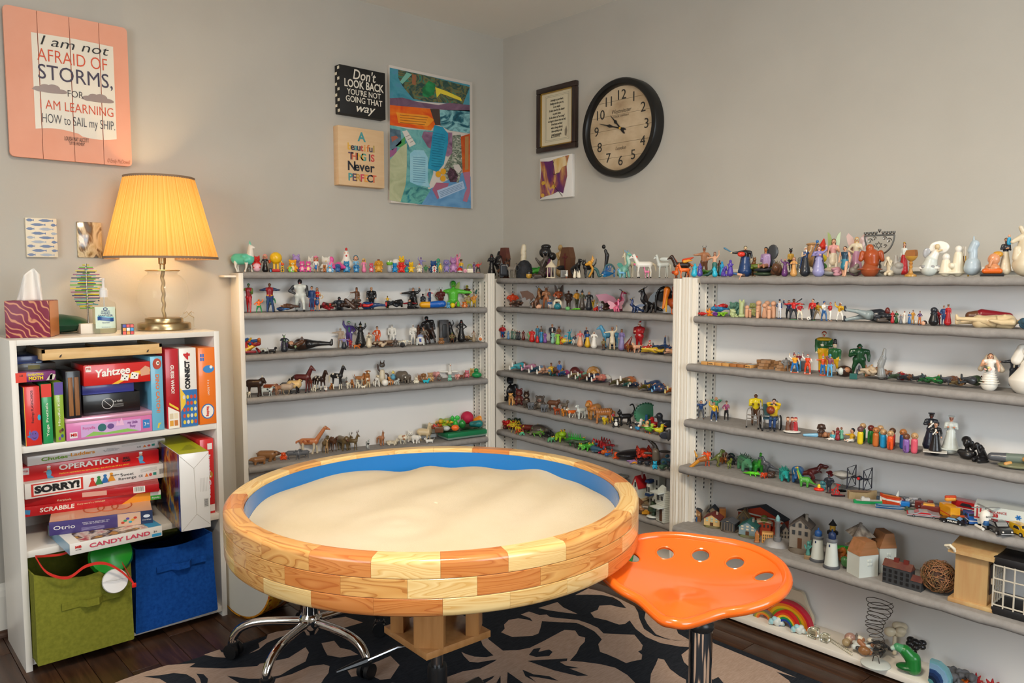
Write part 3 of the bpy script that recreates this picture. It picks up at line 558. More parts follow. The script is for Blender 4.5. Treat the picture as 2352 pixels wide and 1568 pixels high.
for i in rn(NR):
 t=i/(NR-1);ln=.05*math.sqrt(max(.05,1-(2*t-1.06)**2*.88));a=i*R(62)+.3;z=.23-.145*t
 o=MB().Tu([(-ln*cos(a),-ln*sin(a),z),(ln*cos(a),ln*sin(a),z)],.0019,6).Bd('rod',rods[i%5],e)
sp_=on_z(246,766,TOP);e=Em('pump_bottle',(sp_.x,sp_.y+.022,TOP),R(-6),'clear pump bottle of hand sanitizer with a blue and green label','bottle')
def rsup(w,d,z,n=28,p=3.2):return[(w*math.copysign(abs(cos(t))**(2/p),cos(t)),d*math.copysign(abs(sin(t))**(2/p),sin(t)),z)for t in LS(0,2*PI,n,endpoint=False)]
b=MB();prof=[(.030,.016,.001),(.035,.0205,.006),(.0355,.021,.04),(.0355,.021,.098),(.032,.019,.105),(.016,.0145,.113),(.0115,.0115,.118),(.0115,.0115,.124)]
vs=[p for w,d,z in prof for p in rsup(w,d,z)];k=28
b.add(vs,[(i*k+j,i*k+(j+1)%k,(i+1)*k+(j+1)%k,(i+1)*k+j)for i in rn(len(prof)-1)for j in rn(k)]+[tuple(rn(k-1,-1,-1)),tuple(rn(7*k,8*k))],True)
b.Bd('bottle',mat('clear_plastic','fbfaf4',.05,trans=1,ior=1.1),e)
b=MB();vs=[p for w,d,z in((.029,.015,.003),(.0335,.019,.008),(.034,.0195,.082))for p in rsup(w,d,z)]
b.add(vs,[(i*k+j,i*k+(j+1)%k,(i+1)*k+(j+1)%k,(i+1)*k+j)for i in rn(2)for j in rn(k)]+[tuple(rn(k-1,-1,-1)),tuple(rn(2*k,3*k))],True);b.Bd('gel',mat('clear_gel','eef3dc',.1,trans=.9,ior=1.08),e)
lab=[]
for t in LS(R(222),R(318),9):
 p=rsup(.0362,.0217,0)[0];c_,s_=cos(t),sin(t);lab.append((.0362*math.copysign(abs(c_)**.625,c_),.0217*math.copysign(abs(s_)**.625,s_)))
b=MB();b.add([(x,y,z)for z in(.018,.09)for x,y in lab],[(i,i+1,10+i,9+i)for i in rn(8)],True);b.Bd('label',mat('pale_label','cfe0cf',.4),e,fix=False)
for z0,z1,c,f in((.043,.055,'1f4a8c',.00035),(.054,.058,'6fc0cf',.0003)):
 b=MB();b.add([(x*.93,y*1.012-f,z+.0025*sin(i*.8))for z in(z0,z1)for i,(x,y)in enumerate(lab)],[(i,i+1,10+i,9+i)for i in rn(8)],True);b.Bd('label_band',card(c),e,fix=False)
for s_,sz,z in(('ADVANCED',.0048,.076),('HAND',.0095,.069),('SANITIZER',.0092,.0605),('Citrus Scent',.0045,.037),('8 FL OZ (236 mL)',.0035,.022)):text(e,s_,sz,(0,-.0222,z),(1,0,0),(0,0,1),'1c3a78')
MB().Tu([(x,-.0221,.083+z)for x,z in[(.006*cos(t),.004*sin(t))for t in LS(0,2*PI,14)]],.0012,4).Bd('label_badge','24407c',e)
MB().La([(.0135,.122),(.0135,.146),(.011,.148),(.011,.153),(.0045,.154),(.0045,.178),(.006,.18),(.006,.186),(0,.187)],20).Tu([(0,0,.182),(-.008,-.006,.184),(-.013,-.01,.182)],[.004,.0038,.003],8).Tu([(0,0,.122),(0,0,.03)],.0022,6).Bd('pump',mat('white_plastic','dedbd8',.3),e)
cp=on_z(297,768,TOP);e=Em('puzzle_cube',(cp.x,cp.y+.018,TOP),R(-8),'small colourful puzzle cube beside the lamp foot','puzzle cube')
a_=.0345;MB().box((0,0,a_/2),(a_,a_,a_),.0015).Bd('body','k',e)
sc_=['e8462a','e8932a','2f2f9a','e8932a','eeeae0','d2281f','c8281f','2f8fc8','e8462a','e8c52a','2f9a4a','eeeae0','2f8fc8','e8462a','e8c52a','2f9a4a','e8932a','2f8fc8']
for f_ in rn(3):
 for i in rn(3):
  for j in rn(3):
   u,v,g_=(i-1)*a_/3,(j-1)*a_/3,a_/3*.42;c=sc_[(f_*9+i*3+j)%18]
   q=[(-g_,-g_),(g_,-g_),(g_,g_),(-g_,g_)]
   P=[(u+x,-a_/2,a_/2+v+y)for x,y in q]if f_==0 else([(u+x,v+y,a_)for x,y in q]if f_==1 else[(a_/2,u+x,a_/2+v+y)for x,y in q])
   poly(e,'sticker',P,card(c),.0004,[(0,-1,0),(0,0,1),(1,0,0)][f_])
jp=Ve((on_y(431,750,2.99).x,2.99,TOP));e=Em('glass_jar',jp,0,'little clear glass jar with a twine bow, half behind the lamp','jar')
MB().La([(.0,0),(.021,0),(.023,.004),(.023,.04),(.016,.05),(.014,.056),(.0155,.058)],20).Bd('jar',mat('clear_plastic','fbfaf4'),e)
b=MB();tw=mat('twine','b59a66',.9)
for q in rn(4):b.Tu([(0,-.015,.052),(.008*(1 if q%2 else-1),-.02,.052+.011*(1 if q<2 else-.7)),(.018*(1 if q%2 else-1),-.02,.05+.006*(1 if q<2 else-1.6))],.0009,4)
b.Bd('twine_bow',tw,e)
# ---- things hung on the walls
def hang_A(x0,x1,z0,z1,th,label,cat,name):return Em(name,(x0,WA-th,z0),0,label,cat),x1-x0,z1-z0
def Wt(e,s,size,u,v,W,H,col,w=None,**kw):return text(e,s,size,(u*W,0,v*H),(1,0,0),(0,0,1),col,width=w*W if w else None,**kw)
def Wp(e,pts,W,H,col,lift=.0006,name='printed_shape'):return poly(e,name,[(u*W,0,v*H)for u,v in pts],card(col)if isinstance(col,str)else col,lift,(0,-1,0))
e,W,H=hang_A(.52,.90,1.624,2.114,.026,'large peach plank sign with hand lettered quote about storms','sign','plank_sign')
peach=Nm('peach_board',[(.3,'e9a184'),(.7,'efad92')],5,rough=.7)
cuts=[0,.255,.51,.755,1]
for i in rn(4):
 x0,x1=cuts[i]*W+(.0008 if i else 0),cuts[i+1]*W-(.0008 if i<3 else 0);r_=.014;pts=[]
 for(cx_,cz_,a0)in((x0,0,180),(x1,0,270),(x1,H,0),(x0,H,90)):
  rr=r_ if(i==0 and cx_==x0)or(i==3 and cx_==x1)else .0008
  ccx,ccz=cx_+(rr if cx_==x0 else-rr),cz_+(rr if cz_==0 else-rr)
  pts+=[(ccx+rr*cos(R(a0+d)),ccz+rr*sin(R(a0+d)))for d in(0,30,60,90)]
 MB().Pr(pts,0,.012,'xz').Bd('plank',peach,e)
 q=[(max(.205,cuts[i]+.004),.86),(min(.872,cuts[i+1]-.004),.84)]
 wv=lambda u:.2+.016*sin((u-.2)*9.4)-.012*(u>.55)
 us=LS(q[0][0],q[1][0],8)
 Wp(e,[(u,wv(u))for u in us]+[(u,.855-.02*abs(u-.54))for u in us[::-1]],W,H,'ede4d3',.0005,'lettered_panel')
for z in(.12,.88):MB().box((W/2,.018,z*H),(W*.9,.012,.03)).Bd('batten','wd',e)
Wt(e,'I am not',.046,.54,.805,W,H,'2a2a2c',.56,shear=.25,wg_=-.004,lift=.0008)
Wt(e,'AFRAID OF',.06,.53,.705,W,H,'d9593a',.57,wg_=-.008,lift=.0008)
Wt(e,'STORMS,',.07,.55,.59,W,H,'4a4456',.61,wg_=0,lift=.0008)
for cx_,cz_ in((.33,.475),(.72,.455)):
 for k,(du,dv,a_,b_)in enumerate(((-.08,0,.05,.018),(-.03,.012,.05,.025),(.03,.014,.055,.028),(.08,.0,.06,.016),(0,-.005,.14,.014))):Wp(e,ell(cx_+du,cz_+dv,a_,b_),W,H,'9d8a84',.001+.0001*k,'printed_cloud')
Wt(e,'FOR',.032,.535,.468,W,H,'4a4446',.13,wg_=-.004,lift=.0008)
Wt(e,'I AM LEARNING',.045,.55,.372,W,H,'d9593a',.6,wg_=-.006,lift=.0008)
Wt(e,'HOW to SAIL my SHIP.',.045,.56,.278,W,H,'4c4a52',.6,wg_=-.008,lift=.0008)
Wt(e,'LOUISA MAY ALCOTT',.02,.53,.155,W,H,'54403a',.2,lift=.0006);Wt(e,'"LITTLE WOMEN"',.016,.53,.125,W,H,'6a5048',.13,lift=.0006)
Wt(e,'© Emily McDowell',.02,.88,.028,W,H,'c07a5a',.2,shear=.3)
e,W,H=hang_A(.556,.650,1.291,1.424,.016,'small canvas tile printed with rows of navy fish','picture','art_tile')
MB().box((W/2,.008,H/2),(W,.016,H),.0015).Bd('canvas','eadcc2',e)
for r_ in rn(9):
 v=.06+.11*r_;off=.5 if r_%2 else .0
 for k in rn(3):
  u=.08+.5*k-off*.5+.06
  if u<.02 or u>.99:continue
  nvy=(r_ in(0,3,6,7,8));c='2b4274' if(r_+k)%3!=1 else '8a8f98';hw=min(.24,u-.01,.99-u)
  if hw<.05:continue
  Wp(e,[(u-hw,v),(u-hw*.4,v+.034),(u+hw*.2,v+.036),(u+hw*.8,v+.008),(u+hw,v+.03),(u+hw,v-.03),(u+hw*.8,v-.008),(u+hw*.2,v-.036),(u-hw*.4,v-.034)],W,H,c,.0006,'printed_fish')
e,W,H=hang_A(.713,.794,1.292,1.418,.008,'small glossy tile with blue and brown marbled swirls','picture','art_tile')
MB().box((W/2,.004,H/2),(W,.008,H),.003).Bd('tile',Nm('marbled_glaze',[(.3,'3f6f7f'),(.42,'7a5a3a'),(.5,'dbc9a4'),(.6,'c9b287'),(.7,'8a6a3f'),(.8,'4a7a86')],7,(2,1,1.2),3,.15,coat=.5,di=2.2),e)
e,W,H=hang_A(1.748,1.979,1.93,2.136,.042,'black square block sign with white hand lettering','sign','quote_block')
MB().box((W/2,.021,H/2),(W,.042,H),.002).Bd('block',mat('black_block','1b1a19',.6),e)
for k in rn(9):MB().box((-.0004,.0105+.021*(k%2),H*(.06+.11*k)),(.0006,.017,.012)).Bd('edge_mark','cr',e)
for s_,z,v,w,kw in(("Don't",.06,.84,.5,dict(shear=.2,wg_=.01)),('LOOK BACK',.047,.64,.86,dict(wg_=.02)),("YOU'RE NOT",.034,.47,.74,dict(wg_=.01)),('GOING THAT',.036,.32,.8,dict(wg_=.01)),('way',.05,.16,.42,dict(shear=.3,wg_=.01))):Wt(e,s_,z,.52,v,W,H,'e9e0cf',w,**kw)
e,W,H=hang_A(1.736,1.968,1.624,1.878,.042,'pale wooden block sign with multicoloured lettering','sign','quote_block')
MB().box((W/2,.021,H/2),(W,.042,H),.002).Bd('block',Nm('birch',[(.3,'dfb88a'),(.7,'e6c49a')],6,(1,1,8),rough=.6),e)
for s_,cols,z,v,w in(('A',['4f9a9a'],.062,.84,.14),('beautiful',['e8b24a','4a4a58','5a9a9a','4a4a58','c8584a','e8a04a','d87a3a','4a4a58','b59a4a'],.046,.66,.6),('THING IS',['6a5060','d0684a','4a4a58','e8b24a','5a9a8a','','3a3a44','d0484a'],.048,.5,.54),('Never',['2e2e34']*5,.062,.33,.56),('PERFECT',['4f9a9a','6a5060','c8984a','d0485a','e8a04a','3a3a44','d8684a'],.05,.14,.6)):
 n=len(s_)
 for i,ch in enumerate(s_):
  if ch!=' ':Wt(e,ch,z*.9,.5+w*((i+.5)/n-.5),v,W,H,cols[min(i,len(cols)-1)],None,wg_=.025)
e,W,H=hang_A(2.016,2.5,1.565,2.184,.02,'tall blue collage painting with pasted text scraps and an orange block','painting','collage_canvas')
MB().box((W/2,.0105,H/2),(W,.019,H),.001).Bd('canvas','d9cfc4',e)
def cq(X,Y):
 p=on_y(740+X/4.126,120+Y/4.126,WA-.02);return(p.x-2.016)/W,(p.z-1.565)/H
def Cn(n,*st,sc=9,d=1.5):return Nm('brush_'+n,[(a,c)for a,c in st],sc,(1,1,1.6),5,.4,.4,60,di=d)
def Pa(pts,m,k):Wp(e,[cq(*p)for p in pts],W,H,m,.0004+.00025*k,'painted_patch')
Pa([(640,145),(1398,310),(1398,505),(640,440)],Cn('sea',(.3,'2f7f92'),(.5,'4a94a4'),(.7,'5a86b0')),0)
Pa([(720,165),(1000,225),(1398,330),(1330,500),(1180,480),(1000,470),(860,440),(760,320),(720,240)],Cn('moss',(.3,'24413f'),(.45,'38564a'),(.55,'7a6a3a'),(.65,'2f7f6a'),(.8,'1f2f36'),sc=14,d=3),1)
Pa([(950,340),(1010,270),(1070,300),(1060,400),(1000,430),(950,410)],Cn('emerald',(.35,'1a6a3c'),(.6,'2f9a5c')),2)
Pa([(850,205),(890,215),(885,315),(850,300)],'9a6444',3);Pa([(1070,330),(1180,370),(1310,430),(1325,465),(1180,410),(1120,390),(1085,430)],'e6cf3e',3)
Pa([(735,280),(800,190),(850,210),(760,300)],'7ab8a4',2)
Pa([(640,435),(760,430),(900,470),(1100,500),(1200,480),(1398,500),(1398,560),(1200,550),(1000,530),(640,505)],Cn('plum',(.3,'64485e'),(.7,'85657a')),4)
Pa([(640,500),(1020,535),(1100,650),(1030,740),(640,690)],Cn('orange',(.3,'dd4a18'),(.55,'ea6a14'),(.75,'f0902a')),5);Pa([(700,570),(1000,600),(1060,640),(1000,700),(720,670)],Cn('amber',(.3,'ee8a18'),(.7,'f2a436')),6)
for i in rn(4):Pa([(735,592+24*i),(1000-10*i,618+22*i),(1000-10*i,623+22*i),(735,597+24*i)],'8a4a1c',7)
Pa([(1020,535),(1110,540),(1120,690),(1070,690)],'4a3a34',6)
Pa([(1100,545),(1398,550),(1398,770),(1200,740),(1110,690)],Cn('surf',(.3,'14404e'),(.45,'1f6070'),(.6,'8fc4c6'),(.75,'3f8a98'),sc=10,d=2.5),4)
Pa([(640,690),(830,730),(1050,745),(1050,1150),(1000,1290),(1030,1440),(640,1400)],Cn('teal',(.3,'3f8f94'),(.5,'74b3b0'),(.7,'2f7684')),4)
Pa([(640,720),(740,740),(750,860),(660,930),(640,900)],Cn('slate',(.3,'3f5666'),(.7,'6a8494')),6);Pa([(650,800),(700,790),(720,810),(660,850)],'a8604e',7)
Pa([(690,890),(790,790),(780,860),(800,870),(740,900)],'4f9a58',6);Pa([(640,930),(710,900),(700,960),(640,1000)],'9a5a86',6)
Pa([(640,1020),(740,900),(800,860),(800,1080),(790,1250),(740,1420),(635,1400)],Cn('sage',(.3,'a3a982'),(.7,'c4c6a0')),7)
Pa([(755,750),(800,738),(885,870),(825,900)],'dcd6cc',9)
for i in rn(3):Pa([(785+22*i,800+26*i),(830+16*i,780+28*i),(832+16*i,786+28*i),(787+22*i,806+26*i)],'9a948c',10)
Pa([(830,960),(870,925),(960,930),(1000,1000),(1000,1220),(1020,1280),(900,1260),(830,1230)],Cn('scrap',(.3,'86bfd4'),(.7,'a3d0dc')),8)
for i in rn(12):Pa([(858,990+21*i),(975,1000+21*i),(975,1006+21*i),(858,996+21*i)],'5c8fa8',9)
Pa([(940,800),(960,750),(1060,760),(1230,760),(1230,960),(1190,990),(1000,900)],Cn('mauve',(.3,'5f3a56'),(.6,'a07a94'),(.8,'4a2a44')),6)
Pa([(1060,690),(1140,710),(1190,770),(1190,860),(1150,1060),(1090,1135),(1000,1100),(1020,960),(1040,800)],Cn('cyan',(.3,'1784a8'),(.7,'2a9cbc')),9)
for i in rn(14):Pa([(1050-1.5*i,760+24*i),(1165-3*i,785+23*i),(1165-3*i,789+23*i),(1050-1.5*i,764+24*i)],'12617e',10)
Pa([(1235,790),(1310,780),(1330,880),(1330,1080),(1290,1240),(1180,1200),(1140,1120),(1230,950)],Cn('foliage',(.3,'c9c2b4'),(.45,'8f9a86'),(.55,'4a5a4a'),(.7,'d6cfc4'),sc=22,d=2),7)
Pa([(1310,800),(1398,770),(1398,1130),(1330,1140)],Cn('rust',(.3,'b5441c'),(.7,'d86a28')),8);Pa([(1350,800),(1385,795),(1382,1110),(1350,1115)],'b0814e',9)
for x_,y_ in((1098,1155),(1145,1130),(1142,1195)):Pa([(x_+26*cos(t),y_+30*sin(t))for t in LS(0,2*PI,12,endpoint=False)],'e2a326',10)
Pa([(1180,1150),(1210,1090),(1250,1110),(1285,1170),(1270,1230),(1210,1230)],Cn('bloom',(.3,'2a2024'),(.6,'5a3a4a'),(.8,'b59aa4'),sc=30),10);Pa([(1240,1070),(1290,1060),(1320,1110),(1290,1150),(1250,1110)],'cfc6be',9)
Pa([(1030,1290),(1350,1130),(1405,1180),(1408,1480),(900,1440),(950,1330)],Cn('periwinkle',(.3,'4f86b4'),(.7,'6fa0c8')),5)
Pa([(1040,1300),(1080,1235),(1200,1240),(1180,1290),(1090,1395)],'a8627c',7);Pa([(1085,1310),(1330,1220),(1350,1290),(1110,1390)],'a9c2dc',8)
for i in rn(4):Pa([(1105+4*i,1325+14*i),(1325,1240+14*i),(1327,1244+14*i),(1107+4*i,1330+14*i)],'6a86a8',9)
Pa([(1330,1140),(1400,1130),(1398,1330),(1370,1420),(1330,1410),(1350,1330),(1370,1290)],'b07088',8)
Pa([(780,1290),(900,1270),(1030,1300),(940,1440),(735,1420)],Cn('teal2',(.3,'1f6a74'),(.5,'6ab0a4'),(.7,'24808c'),sc=16),6)
def hang_B(y0,y1,z0,z1,th,label,cat,name):
 e=Em(name,(WB-th,y1,z0),R(-90),label,cat);return e,y1-y0,z1-z0
e,W,H=hang_B(2.575,2.842,1.828,2.136,.022,'dark framed page of calligraphy beside the clock','picture','framed_verse')
frm=mat('dark_walnut_frame','2f1d17',.3,coat=.4);b=MB();fw=.026
for c,h in(((W/2,.011,fw/2),(W,.022,fw)),((W/2,.011,H-fw/2),(W,.022,fw)),((fw/2,.011,H/2),(fw,.022,H-2*fw)),((W-fw/2,.011,H/2),(fw,.022,H-2*fw))):b.box(c,h,.004)
b.Bd('frame',frm,e);b=MB();f2=.031
for c,h in(((W/2,.008,f2-.003),(W-2*fw+.002,.008,.006)),((W/2,.008,H-f2+.003),(W-2*fw+.002,.008,.006)),((f2-.003,.008,H/2),(.006,.008,H-2*fw)),((W-f2+.003,.008,H/2),(.006,.008,H-2*fw))):b.box(c,h)
b.Bd('gilt_edge',mat('gilt','b5924a',.3,.8),e)
MB().box((W/2,.014,H/2),(W-2*fw,.004,H-2*fw)).Bd('page','dccfb0',e)
b=MB()
for k,q in enumerate(((.205,.8),(.225,.78))):
 u0,v0,u1,v1=q[0],.16+.02*k,q[1],.86-.02*k
 b.Tu([(u0*W,.0115,v0*H),(u1*W,.0115,v0*H),(u1*W,.0115,v1*H),(u0*W,.0115,v1*H)],.0009,4,True)
b.Bd('printed_border','8a8270',e)
verse='Listening to your heart,\nfinding out who you are,\nis not simple.\nIt takes time for the chatter\nto quiet down.\nIn the silence of "not doing"\nwe begin to know what we feel.\nIf we listen and hear\nwhat is being offered,\nthen anything in life\ncan be our guide.'
text(e,verse,.0155,(.5*W,.0118,.52*H),(1,0,0),(0,0,1),'3a352c',shear=.25,width=.44*W,line=1.05)
text(e,'Listen.',.024,(.47*W,.0118,.235*H),(1,0,0),(0,0,1),'3a352c',shear=.25)
poly(e,'printed_feather',[(u*W,.0118,v*H)for u,v in((.7,.22),(.74,.2),(.76,.28),(.74,.36),(.7,.3))],card('8a7f6a'),.0004,(0,-1,0))
e,W,H=hang_B(2.597,2.816,1.602,1.801,.02,'little poured painting in purple and gold on white canvas','painting','poured_painting')
MB().box((W/2,.0105,H/2),(W,.019,H),.002).Bd('canvas','ece6de',e)
pour=Nm('poured_paint',[(.3,'4a1f5c'),(.45,'6a2a62'),(.52,'a05a4a'),(.58,'d8a45a'),(.64,'a8628c'),(.75,'5a2a6a')],4.5,(1.6,1,.8),4,.2,coat=.3,di=1.6)
Wp(e,[(.02,.02),(.1,.06),(.4,.1),(.6,.16),(.74,.1),(.8,.3),(.86,.5),(.84,.75),(.92,.98),(.75,.97),(.5,.93),(.3,.9),(.02,.93),(.05,.7),(.015,.4)],W,H,pour,.0006,'poured_paint')
Wp(e,[(.42,.93),(.8,.97),(.86,.75),(.7,.72),(.62,.6),(.5,.56),(.46,.75)],W,H,Nm('poured_gold',[(.35,'d9ac62'),(.6,'ead2a4'),(.75,'b0688a')],7,(3,1,1),3,.2),.0009,'poured_paint')
b=MB();b.Tu(bez([(W*.46,-.0012,H*.92),(W*.42,-.0012,H*.75),(W*.44,-.0012,H*.58),(W*.6,-.0012,H*.6)],5),.0013,4).Tu(bez([(W*.44,-.0012,H*.4),(W*.5,-.0012,H*.25),(W*.62,-.0012,H*.14),(W*.72,-.0012,H*.03)],5),.0013,4).Bd('dark_drip','k',e)
for u,v in((.12,.4),(.1,.1),(.45,.28)):Wp(e,ell(u,v,.06,.05,8),W,H,'d8a436',.001,'gold_blot')
e=Em('wall_clock',(WB,2.292,1.874),R(-90),'large round wall clock with black rim and pale plank face','clock')
CRd,CT=.213,.055
prof=[(CRd-.004,0),(CRd,-.003),(CRd,-CT+.008),(CRd-.006,-CT),(CRd-.024,-CT),(CRd-.03,-CT+.006),(CRd-.032,-.03)]
def ring_y(b,prof,n=64):
 vs=[(r*cos(2*PI*j/n),d,r*sin(2*PI*j/n))for r,d in prof for j in rn(n)]
 b.add(vs,[(i*n+j,i*n+(j+1)%n,(i+1)*n+(j+1)%n,(i+1)*n+j)for i in rn(len(prof)-1)for j in rn(n)],True);return b
ring_y(MB(),prof).Bd('rim',mat('black_rim','171615',.35),e)
facem=Nm('aged_plank_face',[(.25,'a98d6c'),(.45,'c3aa88'),(.6,'d2bb9a'),(.8,'b89d7a')],9,(1,1,1.5),6,.6)
def disc_strip(z0,z1,r):
 zs=LS(z0,z1,6);rt=[(math.sqrt(max(0,r*r-z*z)),z)for z in zs];return rt+[(-x,z)for x,z in rt[::-1]]
cuts=LS(-.184,.184,7)
for i in rn(6):MB().Pr(disc_strip(cuts[i]+.0006,cuts[i+1]-.0006,.1835),-.026,-.03,'xz').Bd('face_plank',facem,e)
ring_y(MB(),[(.184,-.02),(.0,-.02)]).Bd('face_backing','3a2f26',e)
for h in rn(1,13):
 a=R(90-30*h);text(e,str(h),.06,(.142*cos(a),-.0302,.142*sin(a)),(1,0,0),(0,0,1),'33302c')
for s_,z,sz,w in(('Westminster',.075,.026,.11),('CLOCK COMPANY',.053,.011,.09),('London',-.085,.022,.06)):text(e,s_,sz,(0,-.0302,z),(1,0,0),(0,0,1),'6a5c4a',shear=.3 if sz>.02 else 0,width=w)
def hand(a,ln,w,y,name):
 a=R(a);c,s_=cos(a),sin(a);out=[(-.035,w*.4),(-.02,w),(0,w*.7),(ln*.35,w*.5),(ln*.5,w*1.4),(ln*.62,w*.5),(ln,.0006)]
 pts=[(t,q)for t,q in out]+[(t,-q)for t,q in out[::-1]]
 MB().Pr([(t*c-q*s_,t*s_+q*c)for t,q in pts],y,y-.0015,'xz').Bd(name,'k',e)
hand(133,.085,.0055,-.033,'hour_hand');hand(164,.125,.005,-.036,'minute_hand')
MB().at((0,0,0),(PI/2,0,0)).La([(0,.03),(.006,.03),(.006,.038),(0,.039)],12).Bd('hub','gd',e)
# ---- sand tray on its stand
TC=Ve((1.177,1.611,0));TZ,RI,RO,SH=.68,.470,.517,.0395
def stave_mat(name,stops):
 m=mat(name,stops[0][1],.3,coat=.35);N,L,B=nodes(m)
 tc=N.new('ShaderNodeTexCoord');oi=N.new('ShaderNodeObjectInfo');mp=N.new('ShaderNodeMapping');mp.inputs['Scale'].default_value=(9,1.3,11)
 mul=N.new('ShaderNodeMath');mul.operation='MULTIPLY';mul.inputs[1].default_value=37;L.new(oi.outputs['Random'],mul.inputs[0])
 cb=N.new('ShaderNodeCombineXYZ');L.new(mul.outputs[0],cb.inputs[0]);L.new(mul.outputs[0],cb.inputs[1])
 L.new(tc.outputs['Object'],mp.inputs[0]);L.new(cb.outputs[0],mp.inputs['Location'])
 w=N.new('ShaderNodeTexNoise');w.inputs['Scale'].default_value=2.2;w.inputs['Detail'].default_value=1;w.inputs['Distortion'].default_value=.8
 L.new(mp.outputs[0],w.inputs['Vector'])
 m2=N.new('ShaderNodeMath');m2.operation='MULTIPLY';m2.inputs[1].default_value=13;L.new(w.outputs['Fac'],m2.inputs[0])
 m3=N.new('ShaderNodeMath');m3.operation='FRACT';L.new(m2.outputs[0],m3.inputs[0])
 r=ramp(N,stops);L.new(m3.outputs[0],r.inputs[0]);L.new(r.outputs[0],B.inputs['Base Color']);return m
SM=[stave_mat('pine_pale',[(0,'e0b876'),(.7,'e9c98c'),(.95,'d7a862')]),stave_mat('pine_mid',[(0,'cf9450'),(.6,'dba662'),(.95,'b6763a')]),stave_mat('pine_red',[(0,'c4783a'),(.7,'cf8648'),(.95,'b5652e')]),stave_mat('pine_light',[(0,'dcae68'),(.6,'e6c080'),(.95,'c99650')])]
tray=Em('sand_table',TC,0,'round wooden sand tray table with blue liner on a pedestal','table')
def stave(z0,z1,off,top=False,bot=False):
 h=R(7.5)-.0004;n=6;rd=.011 if top else .0012;rb=.012 if bot else .0012
 prof=[(RI,z0),(RO-rb,z0)]+([(RO-rb+rb*sin(t),z0+rb-rb*cos(t))for t in(.5,1.0)]if bot else[])+[(RO,z0+rb),(RO,z1-rd)]+([(RO-rd+rd*cos(t),z1-rd+rd*sin(t))for t in(.4,.8,1.2)]if top else[])+[(RO-rd,z1),(RI+.004,z1),(RI,z1-.004)]
 k=len(prof);b=MB();vs=[(r*cos(a),r*sin(a),z)for a in LS(-h,h,n+1)for r,z in prof]
 fs=[(i*k+j,i*k+(j+1)%k,(i+1)*k+(j+1)%k,(i+1)*k+j)for i in rn(n)for j in rn(k)]+[tuple(rn(k)),tuple(rn(n*k,(n+1)*k))]
 b.add(vs,fs,True);return b
pick=[[1,1,2,0,2,0,1,1],[1,2,1,0,2,1,1,0],[1,0,2,2,0,3,0,2]]
for r_ in rn(3):
 z1=TZ-SH*r_;z0=z1-SH+.0006;off=(-5.3,-12.4,-4.9)[r_]+7.5
 b=stave(z0,z1,off,r_==0,r_==2);me=None
 for k in rn(24):
  a=off+15*k
  if me is None:o=b.Bd('stave',SM[0],tray);me=o.data
  else:o=link('stave',me,tray)
  o.rotation_euler.z=R(a);d=(a+540)%360-180;i=int(round((d-(-177.8+(7.5 if r_==1 else 0)))/15))
  s_=o.material_slots[0];s_.link='OBJECT';s_.material=SM[pick[r_][i]]if 0<=i<8 else SM[(k*7+r_*5)%4 if(k+r_)%3 else 0]
blue=mat('blue_liner','1273bd',.22,coat=.3)
b=MB();b.La([(0,.566),(RI-.001,.566),(RI-.001,TZ-.012)],96,cap=False);b.Bd('liner',blue,tray,fix=False)
MB().La([(RI-.002,.560),(RI-.002,.565),(0,.565)],64).Bd('tray_bottom',SM[1],tray)
vs=[(0,0,.633)];nr,na=70,180;fs=[]
def sz(x,y):
 r=math.hypot(x,y);a=math.atan2(y,x)
 rip=sin(34*(y*.8-x*.62)+2.2*sin(5*x+2*y)+1.4*sin(9*x*y*3))*.005*(.4+.6*sin(3.1*x+1)**2)
 und=.004*sin(7*x+1)*cos(6*y)+.003*sin(11*x-5*y+2)
 swirl=.0022*sin(60*math.hypot(x+.17,y+.08))*math.exp(-((x+.17)**2+(y+.08)**2)/.02)
 return .636+rip+und*.8+swirl-.012*(r/RI)**6+(.006*sin(4*a+.6)+.004*sin(9*a))*(r/RI)**8
for i in rn(1,nr+1):
 for j in rn(na):r=(RI-.0015)*i/nr;x,y=r*cos(2*PI*j/na),r*sin(2*PI*j/na);vs.append((x,y,sz(x,y)))
fs=[(0,1+j,1+(j+1)%na)for j in rn(na)]+[(1+i*na+j,1+(i+1)*na+j,1+(i+1)*na+(j+1)%na,1+i*na+(j+1)%na)for i in rn(nr-1)for j in rn(na)]
b=MB();b.add(vs,fs,True);sand=b.Bd('sand',Nm('white_sand',[(.3,'d2c2a4'),(.7,'dbccb2')],5,rough=.95,bump=.5,bs_=700,spec=.1),None,(TC.x,TC.y,0));sand['kind']='stuff';tag(sand,'smooth pale sand with raked ripples filling the round tray','sand')
braced=Nm('cedar_brace',[(.3,'a4713f'),(.7,'b98550')],7,(7,7,.8),5,.4,coat=.2)
PA=R(48.2+45-5)
b=MB();b.at((0,0,0),(0,0,PA));b.box((0,0,.297),(.2,.2,.018),.001);b.Bd('brace_plate',braced,tray)
b=MB();b.at((0,0,0),(0,0,PA));b.box((0,0,.5505),(.36,.36,.018),.001);b.Bd('mounting_plate',braced,tray)
for k in rn(4):
 a=R(48.2+180-5+90*k);MB().at((0,0,0),(0,0,a)).box((.098,0,.424),(.034,.075,.236),.001).Bd('brace_post',braced,tray)
for k in rn(4):
 a=PA+PI/2*k;MB().at((0,0,0),(0,0,a)).box((.085,0,.47),(.016,.15,.15),.001).Bd('brace_panel',braced,tray)
steel=mat('grey_steel','8f8f90',.3,1);chrome=mat('chrome','d8d6d4',.06,1);blackp=mat('black_plastic','1b1b1c',.35)
